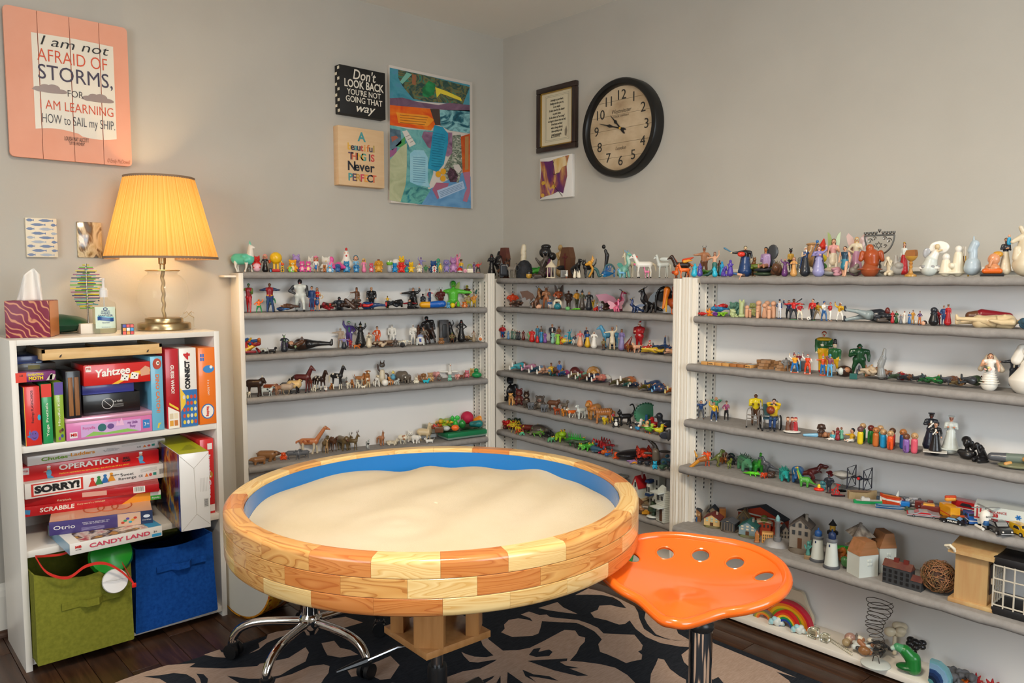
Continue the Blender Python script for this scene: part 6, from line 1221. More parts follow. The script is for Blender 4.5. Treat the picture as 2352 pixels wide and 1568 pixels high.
A0('shaggy bright blue creature',306,356,308,399,D('1f86c4',ear='r'),d=.03);A0('scarlet monster with raised arms',348,432,303,401,D('e02a22',arm='u',nose='o'),d=.03);A0('yellow ball chick behind the scarlet monster',368,417,247,345,D('y',nose='o'),d=.1);A0('white cloud shaped toy',288,362,262,345,BB_(((0,0,.2),(.3,.2,.2),'w'),((-.2,0,.3),.18,'w'),((.15,0,.38),.2,'w')),d=.1)
A0('large yellow duckling',438,507,300,401,D('y',nose='o',arm='o'),d=.03);A0('small teal figure beside the duckling',413,447,345,392,D('t'),d=.03);A0('lilac and blue creature behind the duckling',412,474,278,380,D('h1','lb'),d=.08)
A0('cream puppy with red cap',514,572,318,402,D('a1','w',ear='f',extra='r'),d=.03);A0('green frog robot',574,614,330,402,H('6aa84a',None,'3f7a4a','3f7a4a',hd=1.6,fat=1.4),d=.03);A0('brown haired boy in blue',612,637,340,400,H('sk','br','db','db',hd=1.8),d=.04);A0('purple dancer with arms raised',525,602,253,345,H('9a86c4','p','h1','h1',arm='uo',pose='k'),d=.1)
A0('round navy ball figure',630,702,290,380,D('d8',ear='r'),d=.08);A0('teal doll with green bob',678,732,275,380,H('4aa88a','2a9a5a','2f8a84','2f8a84',hd=2.2),d=.08);A0('white pup in red scarf',648,692,330,404,D('w','r',ear='f',extra='r'),d=.03);A0('slim yellow doll in star dress',702,738,310,404,H('e8cf3a','lb','h5','e8cf3a',hd=1.7),d=.03)
A0('violet elephant figure',748,807,275,402,D('h1','lp',ear='f'),d=.04);A0('pinkish purple ogre',803,872,252,403,D('b07aac','cf9ac4',ear='p'),d=.04);A0('pink jester with arms flung up',818,892,226,330,H('e8709a','d85a8a','pk','pk',arm='ou'),d=.1)
A0('cowboy doll with brown hat',880,922,278,390,H('sk','br','y','b',hat=('b','br'),hd=1.5),d=.08);A0('red ball with white band',868,916,350,406,BB_(((0,0,.5),.5,'r'),((0,-.1,.3),(.46,.42,.22),'w')),d=.03);A0('tiny pink pig cube',914,956,365,408,BB_(((0,0,.4),(.4,.35,.4),'lpk'),((0,-.35,.4),(.15,.1,.1),'pk')),d=.02);A0('olive vine on a white pot',950,1006,320,409,{'pot':[BX_((0,0,.22),(.35,.3,.22),'cr',.06)],'vine':chain([(-.3,0,.4),(-.2,0,.8),(.1,0,.85),(.2,0,.6)],.07,'8a9a2a')},d=.02,name='toy_plant')
A0('mauve haired girl',994,1020,300,405,H('sk','b06a94','6a4a7a','5a3a6a',long=.3),d=.05);A0('red and black dancer on an orange base',1012,1087,300,412,H('sk','k','r','k',arm='fu',pose='k',base='j1'),d=.03)
row('A',1,500,520,3.7333)
T('red and green striding hero half hidden by the post',205,312,497,757,H('f7',None,'j5','a3','r','of','w',sv_='5f7a3a',fat=1.3));T('crouching figure in orange and green',312,400,628,750,H('or2','o','o','f3','f3','hu','k'))
T('big blue and red hero with arms spread',368,546,490,745,H('br',None,'j5','a7','a7','oo','k',sv_='db',fat=1.35,belt='y'));T('slender dark green figure on a thin base',420,512,600,752,H('sk','dbr','1f7a4a','dg','k','dd','k',base='dg'))
T('blue armoured figure lying on its side',515,628,695,745,H('d4',None,'db','4a78b0',fat=1.4),lie=95);T('brown sprawled figure reaching up',578,708,660,747,H('sk','br','br','a2',arm='uo',fat=1.3),lie=80);T('tall white and black armoured hero',620,792,465,742,H('k','k','a5','a5','k','hd','p',sv_='dg',gv='k',fat=1.35))
T('caped figure in blue',786,850,515,735,H('sk','k','a7','a7','r',cape='a3',fat=1.2));T('heroine in red bodice holding a gold hoop',813,917,530,737,{**H('sk','k','r','sk','d8','ff','p',long=.16,sv_='sk',sk_='d8'),'hoop':chain([(.32*cos(t),-.22+.02*sin(t),.6+.1*sin(t))for t in LS(0,6.28,14)],.014,'gd',2)})
T('red and brown figures tumbled together',915,1003,668,752,HP(['j5','a2','c0382a','3a2a28'],3));T('black masked figure sitting',993,1112,630,748,H('k',None,'a4','a4','a4','hf','f',fat=1.3));T('brown cloaked figure lying',1108,1222,650,762,HP(['a2','a6','dbr'],5,9));T('dark haired warrior woman with sword',1113,1228,517,692,{**H('sm','dbr','br','sm','br','od','p',long=.16,sk_='br'),'sword':[RC((-.35,-.05,.72),.014,(-.62,-.1,.45),.008,'si')]},d=.06)
row('A',1,820,520,3.7333)
T('red and blue suited figure lying flat',25,277,668,742,H('r',None,'a7','a7','r','dd','s',sv_='r',fat=1.2),lie=88);T('blond man in black leather',88,177,518,697,H('sk','tn','k','k','k',fat=1.3,bd='tn'),d=.06);T('small yellow and blue figure with claws',228,302,592,692,H('y','k','d6','d6','d8','oo','k'),d=.05)
T('black caped figures lying in a heap',280,402,640,732,HP(['k','a4','k','a4'],2,14));T('dark figure with red arms reclining',398,562,645,727,H('sk','k','k','k','k','oo','f',sv_='j5',fat=1.2),40);T('black winged hero leaning with an arm up',385,562,516,665,H('sk','k','k','k','k','ou','w',cape='k',fat=1.3),d=.08);T('short black cowled figure',546,599,575,675,H('k','k','a4','a4','k',cape='k',hat=('h','k')),d=.05)
T('small woman in blue and red suit',603,667,528,662,H('sk','f9','a7','a7','r','ho',sv_='r'),d=.08);T('dark red horned monster with white claws',678,768,520,662,H('e3',None,'f4','f4','k','hf','k',fat=1.5,horn='dbr'),d=.08);T('green fairy creature with tall wings',753,912,463,642,H('5fc23a','g','5fc23a','5fc23a','5fc23a','oo','f',fat=1.2,wing=('f','b8cf6a')),d=.07)
T('blue and yellow doll lying on the shelf edge',550,772,662,735,O([RC((-.5,0,.14),.13,(-.15,0,.14),.13,'e8a51c'),RC((-.1,0,.14),.13,(.3,0,.16),.15,'1a5fb8'),RC((.35,0,.16),.13,(.5,0,.17),.14,'1a5fb8')]),maxd=.05);T('tiny light blue toy',768,808,648,700,D('f5'));T('yellow ball toy',806,850,655,700,BB_(((0,0,.5),.5,'ecd21c')));T('pink ball toy',846,902,645,695,BB_(((0,0,.5),.5,'e9')));T('orange small toy with peach head',898,962,645,694,D('d8722a','f0b48a'))
T('yellow green ogre in brown vest',905,1005,498,645,H('b8b82a',None,'4a2f1c','a1','br','hh','k',fat=1.8,hd=1.4,sv_='a1'),d=.09);T('yellow and tan turtle fighter',918,1012,590,665,H('b8a83a',None,'f2','c0b03a','y','hh','k',fat=1.7,hd=1.3),d=.06);T('orange and yellow turtle fighter',978,1040,575,692,H('d89a4a',None,'c8843a','d6','y','hu','k',fat=1.7,hd=1.3),d=.03);T('blond yellow haired figure in teal',1018,1088,488,682,H('h5','h5','f1','3a4a5c','k','hd',hd=1.4,fat=1.3),d=.08)
row('A',2,500,520,3.7333)
T('red and yellow robot lying by the post',235,372,955,1115,HP(['a3','d6','d8','j5','f8'],4,14,1.2));T('black and white curled toy',366,442,1060,1117,TU('k','a5'));T('black puppy lying down',435,518,1048,1107,Q('dog','k',lie=1),75);T('horned witch in black and purple gown',525,645,925,1102,H('8ab87a','k','a4','k',pose='g',sk_='a4',horn='k',cape='5a4478',arm='xh'),d=.04);T('pale green masked head doll',640,702,1018,1092,H('a8cf9a','k','k','k',hd=3,pose='s'),d=.02)
T('large pirate figure in black lying down',612,1012,945,1112,H('sk','dbr','dbr','k','k','xd','s',fat=1.3,long=.2,sv_='br',hat=('b','k')),lie=88,d=.03);T('mummy wrapped in bandages',985,1097,868,1048,H('b8a890',None,'d7','d7','d7','od','p',fat=1.2),d=.08);T('green haired man in purple suit',1083,1197,795,1015,H('a5','3f9a4a','5a4488','5a4488','k','uh','w',fat=1.2,tie='2a8a3a'),d=.1);T('black witch with pointed hat',1188,1292,812,1055,H('8a9a6a','k','k','k',pose='g',sk_='k',hat=('w','k'),arm='uu',fat=1.3),d=.05)
T('lady in purple and black spreading skirt',1038,1145,950,1075,H('sk','w','h1','k',pose='g',sk_='a4',arm='oo',fat=1.2),d=.03);T('small scarlet devil',1108,1168,960,1045,H('r',None,'a3','a3','r','uf',horn='r'),d=.05);T('orange tiger cub',1143,1248,1003,1072,Q('cat','d8742a',st_='e3'),60,d=.02);T('lady in a cream fur coat',1272,1342,908,1057,H('sk','k','a1','k',pose='g',sk_='a1',tie='k',cape='a1'),d=.04)
row('A',2,820,520,3.7333)
T('pilot in orange jumpsuit',138,212,853,1022,H('sk','dbr','d0562a','d0562a','k','hd','p',tie='w'),d=.05);T('brown furry figures lying in a row',148,332,985,1052,HP(['br','7a5f48','a2','sa'],6,16));T('white armoured trooper by the back board',272,347,837,992,H('w',None,'w','w','w','dd','p',fat=1.2,belt='k'),d=.09);T('grey soldier crouching',293,378,963,1037,H('e5',None,'a6','a6','k','ff','n',fat=1.2));T('white robot bits in a heap',365,482,975,1037,HP(['a5','lg','cr'],7,14))
T('black plastic disc leaning over the shelf edge',358,427,1002,1075,O([BL((0,0,.5),(.5,.06,.5),'k')]),name='toy_disc',d=-.012);T('taller white armoured trooper',458,523,838,1012,H('w',None,'w','w','w','df','p',fat=1.2,belt='k'),d=.05);T('brown robed figure',513,560,838,985,H('br',None,'br','br',pose='g',sk_='br',hood='a2'),d=.09);T('white and blue barrel robot',517,588,923,1024,O([RC((0,0,.3),.25,(0,0,.62),.25,'w'),BL((0,0,.72),(.25,.25,.2),'8a96b8'),BX_((-.32,0,.3),(.07,.1,.3),'a5'),BX_((.32,0,.3),(.07,.1,.3),'a5'),BX_((0,-.24,.45),(.08,.04,.14),'3a4f9a')]),name='toy_robot')
T('large black caped armoured figure leaning back',553,697,765,1017,H('k',None,'k','dbr','k','hd','p',fat=1.4,hat=('h','k'),cape='k'),d=.06,tilt=-14);T('tan robed man with a pole',558,640,860,1012,H('sk','br','d2','a2','k','fd','p'),d=.03,tilt=-18);T('small tan creature',698,762,955,1007,D('a8'));T('black robed figure with raised arm',783,868,800,992,H('k',None,'k','k',pose='g',sk_='k',arm='du',hood='k'),d=.08,tilt=-12);T('green and brown gremlin',788,853,905,1002,H('7a8a4a',None,'e8','br','br','hh','k',fat=1.4,hd=1.5,ears='7a8a4a'),d=.03)
T('black hooded robe figure',858,958,800,997,H('k',None,'k','k',pose='g',sk_='k',hood='k',arm='hh'),d=.06);T('tan figure lying beside the hooded robe',928,990,925,988,HP(['a2','e8','f2'],9));T('hooded beige creature',982,1036,893,985,H('a8',None,'d7','j6',pose='g',sk_='9a866a',hood='d7'),d=.05);T('orange and white ball robot',1043,1093,923,988,{'body':[BL((0,0,.32),.32,'w'),BL((0,-.2,.32),(.2,.14,.2),'d8722a')],'head':[BL((0,0,.72),(.2,.2,.16),'w'),BL((0,-.16,.74),.05,'k')]},name='toy_robot')
b,w,h=So('grey stone relief slab'+SFX[0],(703,788,800,988),'ornament','relief_slab',d=.1);MB().box((0,0,h/2),(w,.014,h),.003).Bd('slab',Nm('grey_relief',[(.3,'a6'),(.7,'e7')],40,rough=.6,bump=.6,bs_=60),b)
MB().at((0,-.007,h*.52)).box((0,0,0),(w*.5,.012,h*.6),.005).Bd('relief','dg',b)
row('A',3,540,820,3.675)
T('black bull',92,272,165,352,Q('cow','dbr'),78);T('white calf in front of the bull',103,140,290,348,Q('cow','cr',spot='k'),20);T('black and white goat',215,348,250,342,Q('goat','a5',spot='a4',head='7a8a8c'),75);T('reddish cow behind the goat',232,382,220,300,Q('cow','rb'),70,d=.1);T('brown goat with horns',335,407,225,338,Q('goat','sm'),-40);T('grey woolly sheep',388,512,228,328,Q('sheep','d7',leg='j6'),80);T('tan sheep with dark face',448,582,195,320,Q('sheep','j7',leg='k',face='k'),80);T('black pony behind the sheep',385,478,178,260,Q('horse','a4',mane='k'),80,d=.11)
T('chestnut horse',488,697,83,320,Q('horse','f4',mane='dbr'),68);T('red brown foal',638,684,150,282,Q('horse','h6'),-20);T('black and white horse with red halter',678,812,108,294,{**Q('horse','dbr',leg='cr',mane='k',spot='cr',seed=4)},35);T('black pinto horse facing the corner',803,952,63,282,Q('horse','k',leg='cr',mane='a1',spot='cr',seed=2),70);T('white sitting cat',640,700,230,292,Q('cat','cr',sit=1),20,d=.02);T('white hen by the pinto hooves',752,792,245,293,B('w',comb='r'),20,d=.0);T('ginger cat behind the horses',798,842,215,277,Q('cat','d5',sit=1),10)
T('grey and white goat kid',888,962,155,240,Q('goat','d1',head='a5',by='w'),60,d=.1);T('tricolour terrier',940,987,198,267,Q('dog','cr',head='br',spot='br'),-40);T('brown sitting puppy',978,1022,188,262,Q('dog','d5',sit=1),0);T('ginger shepherd dog standing',1013,1118,133,232,Q('dog','d5',by='a1',leg='a1'),75,d=.08);T('rough collie sitting',1088,1172,112,252,Q('dog','d5',sit=1,face='cr',by='cr'),15,d=.05);T('white spotted puppy',1023,1078,193,264,Q('dog','cr',spot='dg',sit=1),-10,d=.01);T('white puppy with a bone',1063,1112,230,260,Q('dog','cr',lie=1),80,d=.0)
T('beagle puppy',1108,1162,190,257,Q('dog','bg',head='f9',sit=1),0,d=.01);T('dalmatian puppy',1163,1258,153,260,Q('dog','w',spot='dbr',sit=1,head='a1'),15,d=.01);T('tall siamese cat holding its tail',1208,1306,22,202,{'body':[RC((0,0,.15),.17,(0,0,.5),.13,'a1'),BL((0,-.02,.78),(.15,.13,.13),'a6'),RC((-.1,0,.86),.04,(-.13,0,.99),.015,'a2'),RC((.1,0,.86),.04,(.13,0,.99),.015,'a2'),RC((-.05,-.1,.1),.06,(-.05,-.12,.02),.05,'a1'),BL((-.06,-.12,.8),.025,'lb'),BL((.06,-.12,.8),.025,'lb')],'tail':chain([(.12,.05,.1),(.32,.05,.15),(.36,0,.36),(.22,0,.42)],.045,'a2'),'ear_tail':chain([(-.14,.05,.5),(-.25,.05,.62),(-.28,.05,.78)],.05,'a2')},d=.07,name='toy_cat')
T('white cup lying on its side',1250,1302,185,237,BB_(((0,0,.3),(.3,.3,.3),'w')),d=.0);T('orange and white kitten',1293,1368,163,232,Q('cat','d08a4a',sit=1,face='w',by='w'),-20,d=.02);T('small blue and white kitten',1340,1405,178,225,Q('cat','a5',sit=1,lie=0),40,d=.02);T('yellow crested cockatoo',1322,1372,108,185,B('6fb0c8',head='e8d878',comb='y'),10,d=.08);T('grey brown hedgehog',1373,1478,113,207,Q('hog','d2',face='cr'),60,d=.06);T('badger with striped face',1440,1505,150,215,Q('bear','d2',face='w'),-20,d=.03);T('white rabbit with long ears',1508,1562,158,217,D('cr',ear='l'),d=.02)
T('tan rabbit behind the white rabbit',1535,1582,138,205,D('sm',ear='l'),d=.07);T('brown lop rabbit',1570,1625,135,207,D('a8',ear='f'),d=.04);T('turquoise puppy lying down',1583,1658,178,214,Q('dog','18b4c4',lie=1),75,d=-.002);T('tan bear cub seated',1620,1692,130,202,D('tn'),d=.04);T('pink pig standing',1680,1742,118,197,Q('pig','e09a94'),40,d=.06);T('grey owl',1713,1768,148,192,B('7a726a',up=.1),0,d=.03);T('white swan with wings spread wide',1728,1905,48,160,{**B('w',beak='o',long=.25),'wing':[BL((-.5,.1,.45),(.5,.12,.1),'w'),BL((.5,.1,.45),(.5,.12,.1),'w')]},10,d=.1);T('mint green little fish',1798,1838,150,189,D('7fc0a8'),d=.01);T('pink spotted piglet',1863,1907,140,180,Q('pig','e9',spot='c0585a'),60,d=.02);T('brown seal pup',1888,1958,128,177,Q('dog','8a5340',lie=1),80,d=.04);T('pink plush pig behind the seal',1938,1990,108,172,D('d8707c','e89aa0',ear='p'),d=.07);T('straw coloured chick',1983,2036,93,155,D('d0b068'),d=.09);T('green rubber duck',2013,2092,92,174,{'body':[BL((0,0,.3),(.5,.35,.3),'f3'),BL((-.05,-.1,.72),(.24,.22,.24),'f3')],'bill':[BL((-.12,-.34,.68),(.12,.08,.05),'h9')]},d=.02,name='toy_duck')
row('A',4,540,820,3.675)
T('large brown bear walking',178,408,800,930,Q('bear','a8',head='br'),75,d=.05);T('light brown bear in front',118,284,850,960,Q('bear','a8'),-70,d=.02);T('orange plush cat',380,449,803,880,D('j1',ear='p'),d=.05);T('grey donkey lying',432,580,765,868,Q('goat','e7',lie=0),80,d=.03);T('grey mule behind the rim',500,640,770,850,Q('goat','e7'),-60,d=.02);T('giraffe with reticulated coat',520,818,578,815,{**Q('giraffe','c87a4a',spot='rb',leg='a1',seed=3)},78,d=.08)
T('brown camel seen from behind',738,802,670,790,Q('camel','e8'),165,d=.09);T('spotted giraffe calf',768,806,690,790,Q('giraffe','tn',spot='sd'),10,d=.05);T('two humped camel',800,892,668,778,Q('camel','br'),40,d=.07);T('shaggy bison',858,962,640,768,Q('cow','e8',head='br'),30,d=.09);T('moose with broad antlers',888,1012,632,758,Q('deer','e8',horn='d2'),60,d=.08);T('red deer with antlers',948,1068,612,755,Q('deer','e8',horn='br'),70,d=.05);T('tiny zebra head',1113,1147,688,742,Q('horse','a5',st_='k'),20,d=.03)
T('tan kangaroo',1203,1272,610,738,Q('kang','sm'),55,d=.08);T('white tiger lying',1258,1394,678,728,Q('cat','a1',lie=1,st_='j6'),80,d=.06);T('white lamb with brown patches',1388,1474,648,718,Q('sheep','cr',spot='sm'),70,d=.05);T('polar bear cub upright',1458,1524,620,705,D('w'),d=.08);T('polar bear',1498,1584,660,718,Q('bear','w'),60,d=.03);T('cream llama',1543,1684,548,692,Q('llama','bg'),70,d=.06);T('white arctic hare',1598,1690,680,720,Q('dog','w',lie=1),-70,d=.01)
b,w,h=So('green lidded plastic box'+SFX[0],(1740,2190,592,712),'box','plastic_box',d=.01,rot=None);w*=.86;h=.038
MB().box((0,.045,h/2),(w,.1,h*.8),.004).Bd('box_base',mat('misty_plastic','a8c4b4',.3,trans=.5),b);MB().box((0,.045,h*.62),(w+.004,.104,h*.6),.005).Bd('lid',mat('green_lid','1d7a4c',.35),b)
b2,w2,h2=So('clear tray of toy fruit and vegetables'+SFX[0],(1585,2140,545,660),'tray','clear_tray',d=.02,rot=None,zoff=.04);w2*=.8;cp_=mat('clear_plastic','fbfaf4');g=MB()
for bx in(((0,.05,.001),(w2,.1,.002)),((0,0,.016),(w2,.0015,.03)),((0,.1,.016),(w2,.0015,.03)),((-w2/2,.05,.016),(.0015,.1,.03)),((w2/2,.05,.016),(.0015,.1,.03))):g.box(*bx)
g.Bd('tray',cp_,b2)
def A4(lb,x0,x1,y0,y1,P,nm,**k):T(lb,x0,x1,y0,y1,P,zoff=.045,name=nm,cat='toy food',**k)
A4('crimson yarn ball in the clear tray',1935,2024,450,548,BB_(((0,0,.5),.5,'c01f44')),'yarn_ball',d=.07,fin='m');A4('orange toy carrot in the clear tray',2008,2108,476,552,BB_(((-.4,0,.3),.1,(.4,0,.4),.3,'e08a1c')),'toy_carrot',d=.06);A4('bright green leafy toy vegetable',1828,1904,490,590,BB_(((0,0,.3),(.2,.2,.3),'2fae3a'),((-.25,0,.7),(.15,.1,.25),'2fae3a'),((.15,0,.75),(.2,.1,.2),'3fc04a')),'toy_vegetable',d=.05);A4('green toy pepper in the clear tray',1895,1958,520,612,BB_(((0,0,.4),(.35,.3,.4),'2a8a3a'),((0,0,.85),.08,'ol')),'toy_pepper',d=.03);A4('teal toy cup in the clear tray',1985,2105,535,605,BB_(((-.3,0,.3),.22,(.3,0,.34),.28,'1f7a7a')),'toy_cup',d=.02);A4('orange toy tomato',1830,1905,575,622,BB_(((0,0,.4),(.5,.4,.4),'fr')),'toy_tomato',d=.0);A4('lime toy pea pods',1755,1835,510,585,HP(['a8b82a','6a9a2a','d6'],3),'toy_peas',d=.06);A4('red and orange toy slices',1670,1760,560,625,HP(['c8402a','a9','h6'],5),'toy_slices',d=.05);A4('brown toy chocolate piece',1690,1770,595,650,O([BX_((0,0,.3),(.5,.3,.3),'sd',.05)]),'toy_sweet',d=.01);A4('white toy dish in the clear tray',1755,1825,580,645,BB_(((0,0,.3),(.5,.4,.3),'a5')),'toy_dish',d=.015)
# ------------------------------------------------ corner unit
row('B',0,1100,520,4.523)
def B0(*a,d=.05,**k):return T(*a,d=d,**k)
b,w,h=So('brown coffin standing behind the black cave'+SFX[0],(205,332,222,500),'ornament','toy_coffin',d=.1);MB().Pr([(-w*.4,0),(w*.4,0),(w*.5,h*.7),(w*.3,h),(-w*.3,h),(-w*.5,h*.7)],-.012,.012,'xz').Bd('coffin',Nm('toy_oak',[(.3,'f4'),(.7,'sd')],12,rough=.5),b)
B0('black cloaked figure with pointed hood',60,152,285,503,H('k',None,'k','k',pose='g',sk_='k',hood='k',arm='xx'),d=.03);B0('black barrel shaped cave',130,262,240,500,RK('k',2,9,1.2,2),d=.08);B0('dark brown twisted tree monster',158,300,320,503,HP(['a2','dbr','br'],5,16,3),d=.05);B0('grey gargoyle perched upright',194,242,370,505,SU('e7',w=.2),d=.02);B0('narrow dark tombstone',232,276,365,505,O([BX_((0,0,.4),(.3,.12,.4),'a4',.1)]),d=.02,name='toy_tombstone');B0('beige wolf statue',262,392,372,530,Q('dog','st'),70,d=.02)
B0('ivory carved totem pole',413,477,183,420,O([RC((.02*(k%2),0,.12*k),.1,(.02*(k%2),-.02,.12*k+.1),.085,'a1')for k in rn(8)]),d=.1,name='totem_pole');B0('bright green leaf cluster',492,568,312,382,HP(['g','j3'],4),d=.09);b,w,h=So('black stone hut with a round doorway'+SFX[0],(388,557,348,532),'ornament','toy_hut',d=.05)
hm=Nm('black_rock',[(.3,'k'),(.7,'a4')],60,rough=.7,bump=.6,bs_=150);MB().La([(w*.5,0),(w*.5,h*.45),(w*.42,h*.75),(w*.22,h*.95),(0,h)],20).Bd('hut',hm,b);MB().at((0,-w*.42,h*.55),(PI/2,0,0)).La([(w*.17,-.004),(w*.17,.01),(w*.12,.01),(w*.12,-.004)],16,cap=False).Bd('doorway','dg',b)
B0('black tin with a yellow band',463,542,458,537,{'tin':[RC((0,0,.5),.4,(0,0,.62),.4,'k')],'band':[RC((0,0,.1),.41,(0,0,.3),.41,'gd')]},d=.0,name='toy_tin');B0('grey brown stone gargoyle demon',532,692,268,522,{**CR_('a6'),'horn':[RC((-.08,-.28,.92),.04,(-.16,-.22,1.1),.01,'a6'),RC((.08,-.28,.92),.04,(.16,-.22,1.1),.01,'a6')],'wing_stub':[RC((-.15,.15,.6),.08,(-.4,.2,.85),.05,'a6'),RC((.15,.15,.6),.08,(.4,.2,.85),.05,'a6')]},20,d=.05);BB=B0('small dark wooden chest',540,655,493,538,O([BX_((0,0,.2),(.5,.3,.2),'3a302a',.04),RC((-.44,0,.38),.2,(.44,0,.38),.2,'a2')]),d=.0,name='toy_chest',cat='ornament')
B0('tall black skull tree statue',612,782,182,480,O([RC((0,0,0),.2,(0,0,.5),.12,'k'),BL((-.08,0,.72),(.24,.2,.22),'k'),BL((.22,0,.58),(.16,.14,.16),'k'),BL((-.05,0,.93),(.2,.16,.1),'k')]),d=.1,name='statuette');B0('dark magenta cloaked figure',678,742,328,470,SU('5a1f4a',w=.25),d=.07);b,w,h=So('little ivory gazebo'+SFX[0],(690,812,345,535),'ornament','toy_gazebo',d=.02)
iv=mat('ivory_resin','a1',.5);MB().La([(w*.45,0),(w*.45,h*.05),(0,h*.05)],8).Bd('plinth',iv,b);MB().La([(w*.5,h*.58),(w*.42,h*.66),(w*.15,h*.85),(w*.06,h*.9),(.002,h)],8).Bd('roof',iv,b)
for k in rn(6):a=PI/3*k+.3;MB().La([(w*.045,h*.05),(w*.035,h*.1),(w*.035,h*.55),(w*.05,h*.6)],8,(w*.36*cos(a),w*.36*sin(a),0)).Bd('column',iv,b)
B0('tan carved pillar figure',798,888,182,430,SU('a88a5a',w=.16),d=.11);b,w,h=So('dark red toy coffin standing upright'+SFX[0],(835,1005,218,475),'ornament','toy_coffin',d=.09);MB().Pr([(-w*.36,0),(w*.36,0),(w*.5,h*.66),(w*.3,h),(-w*.3,h),(-w*.5,h*.66)],-.015,.015,'xz').Bd('coffin',mat('maroon_wood','br',.45),b);MB().box((0,-.017,h*.55),(w*.08,.004,h*.5)).box((0,-.017,h*.68),(w*.4,.004,h*.06)).Bd('cross',mat('maroon_edge','f4',.5),b)
B0('black raven spreading a wing',758,932,378,505,{**B('k',beak='k',leg='k'),'raven_wing':[BL((-.4,.1,.55),(.5,.05,.16),'k')]},40,d=.05);B0('grey tomb block',840,912,448,524,O([BX_((0,0,.4),(.4,.2,.4),'gy',.08)]),d=.02,name='toy_tombstone');B0('black howling wolf',908,1042,335,542,Q('dog','k',sit=1),50,d=.03);B0('white ghostly goose',868,908,453,532,B('w',long=.15),20,d=.0);B0('white crystal spire',963,1008,440,540,O([RC((0,0,0),.2,(0,0,1),.02,'cr'),RC((.1,0,0),.14,(.16,0,.7),.02,'cr')]),d=.0,name='crystal_ornament');B0('white crystal spire with broken tip',1008,1052,450,540,O([RC((0,0,0),.2,(0,0,.9),.03,'cr'),RC((-.12,0,0),.15,(-.2,0,.75),.02,'cr')]),d=.0,name='crystal_ornament')
B0('black dragon panther',1038,1192,328,532,Q('cat','k',mane='k'),-60,d=.03);B0('orange and teal sea serpent with raised head',1090,1402,298,502,SE('3f6a6c','e2'),d=.06);B0('slim black figure leaning on the wall side',1263,1342,188,365,O([RC((0,0,0),.07,(.06,0,.55),.1,'k'),RC((.06,0,.5),.09,(-.02,0,.75),.07,'k'),BL((-.1,0,.92),(.09,.09,.1),'k')]),d=.115,zoff=.04,name='statuette')
B0('metallic blue sea monster with teeth',1250,1392,395,542,{**F('1a5f94','e6'),'teeth':[BX_((-.47,0,.24),(.05,.14,.06),'a1',.02)],'spine':[RC((-.2+.15*k,0,.45),.05,(-.15+.18*k,0,.75),.01,'d8')for k in rn(4)]},15,d=.0);B0('mint green sea horse dragon',1358,1522,243,522,G('7fbfae','b8dccb',('s','4a9a8a'),horn='6fb0d8'),40,d=.03);B0('pale blue baby unicorn',1418,1507,423,542,Q('horse','lb',horn='w',mane='4a9ac8'),-60,d=.0)
B0('ivory unicorn half hidden behind another',1468,1600,240,528,Q('horse','a1',horn='gd',mane='h7'),-70,d=.06);B0('white unicorn with rainbow mane',1533,1822,253,532,{**Q('horse','w',horn='c8a0a0',tail='a1',leg='w'),'mane':[BL((.0,-.33-.02*k,.93-.08*k),(.06,.05,.06),c)for k,c in enumerate(('e8402a','f08a2a','f0c82a','5fb04a','d85a8a'))]},-78,d=.03);B0('small pink unicorn with yellow mane',1688,1767,403,527,Q('horse','pk',horn='w',mane='f0b82a'),-65,d=.0);B0('white pegasus lowering its head',1788,1975,288,522,{**Q('horse','a5',mane='cr'),'feathered_wing':[BL((.16,.05,.85),(.05,.3,.12),'a5')]},-75,d=.05)
B0('black horse with flaming red mane and wings',1928,2205,292,527,{**Q('horse','dbr',mane='d3',tail='a9'),'flame':[RC((0,.1,.8),.1,(.05,.5,.95),.03,'d9'),RC((.05,.1,.76),.08,(.1,.45,.82),.02,'h3')]},-72,d=.04);B0('orange fawn with purple tail',2033,2182,378,502,Q('deer','fr',horn=None,tail='6a2a6a'),-70,d=.02);B0('little fire bird at the horse hooves',1965,2052,413,522,B('a9',tail='h3',wing='d3'),30,d=.0)
row('B',1,1100,520,4.523)
T('orange lava rock monster',268,402,678,832,H('d9',None,'d9','d3','d9','hh','k',fat=2,hd=1.3,horn='d3'));T('dark brown ogre lying down',275,422,770,852,HP(['a2','dbr','sd'],3));T('bronze winged dragon',400,662,625,857,G('sd','a8',('d','br')),40);T('small grey stone knight',490,592,745,857,CR_('gy'),0,d=.02);T('tan tree nymph with branching antlers',628,728,620,872,H('sm','sm','sm','a8623a','rb','ff','p',horn='sd',long=.3),d=.05);T('garden gnome in blue and white',698,752,768,872,H('sk','w','d4','w','db',hat=('c','w'),hd=2,fat=1.3));T('peach coloured clay lump',573,642,825,867,RK('sk',4))
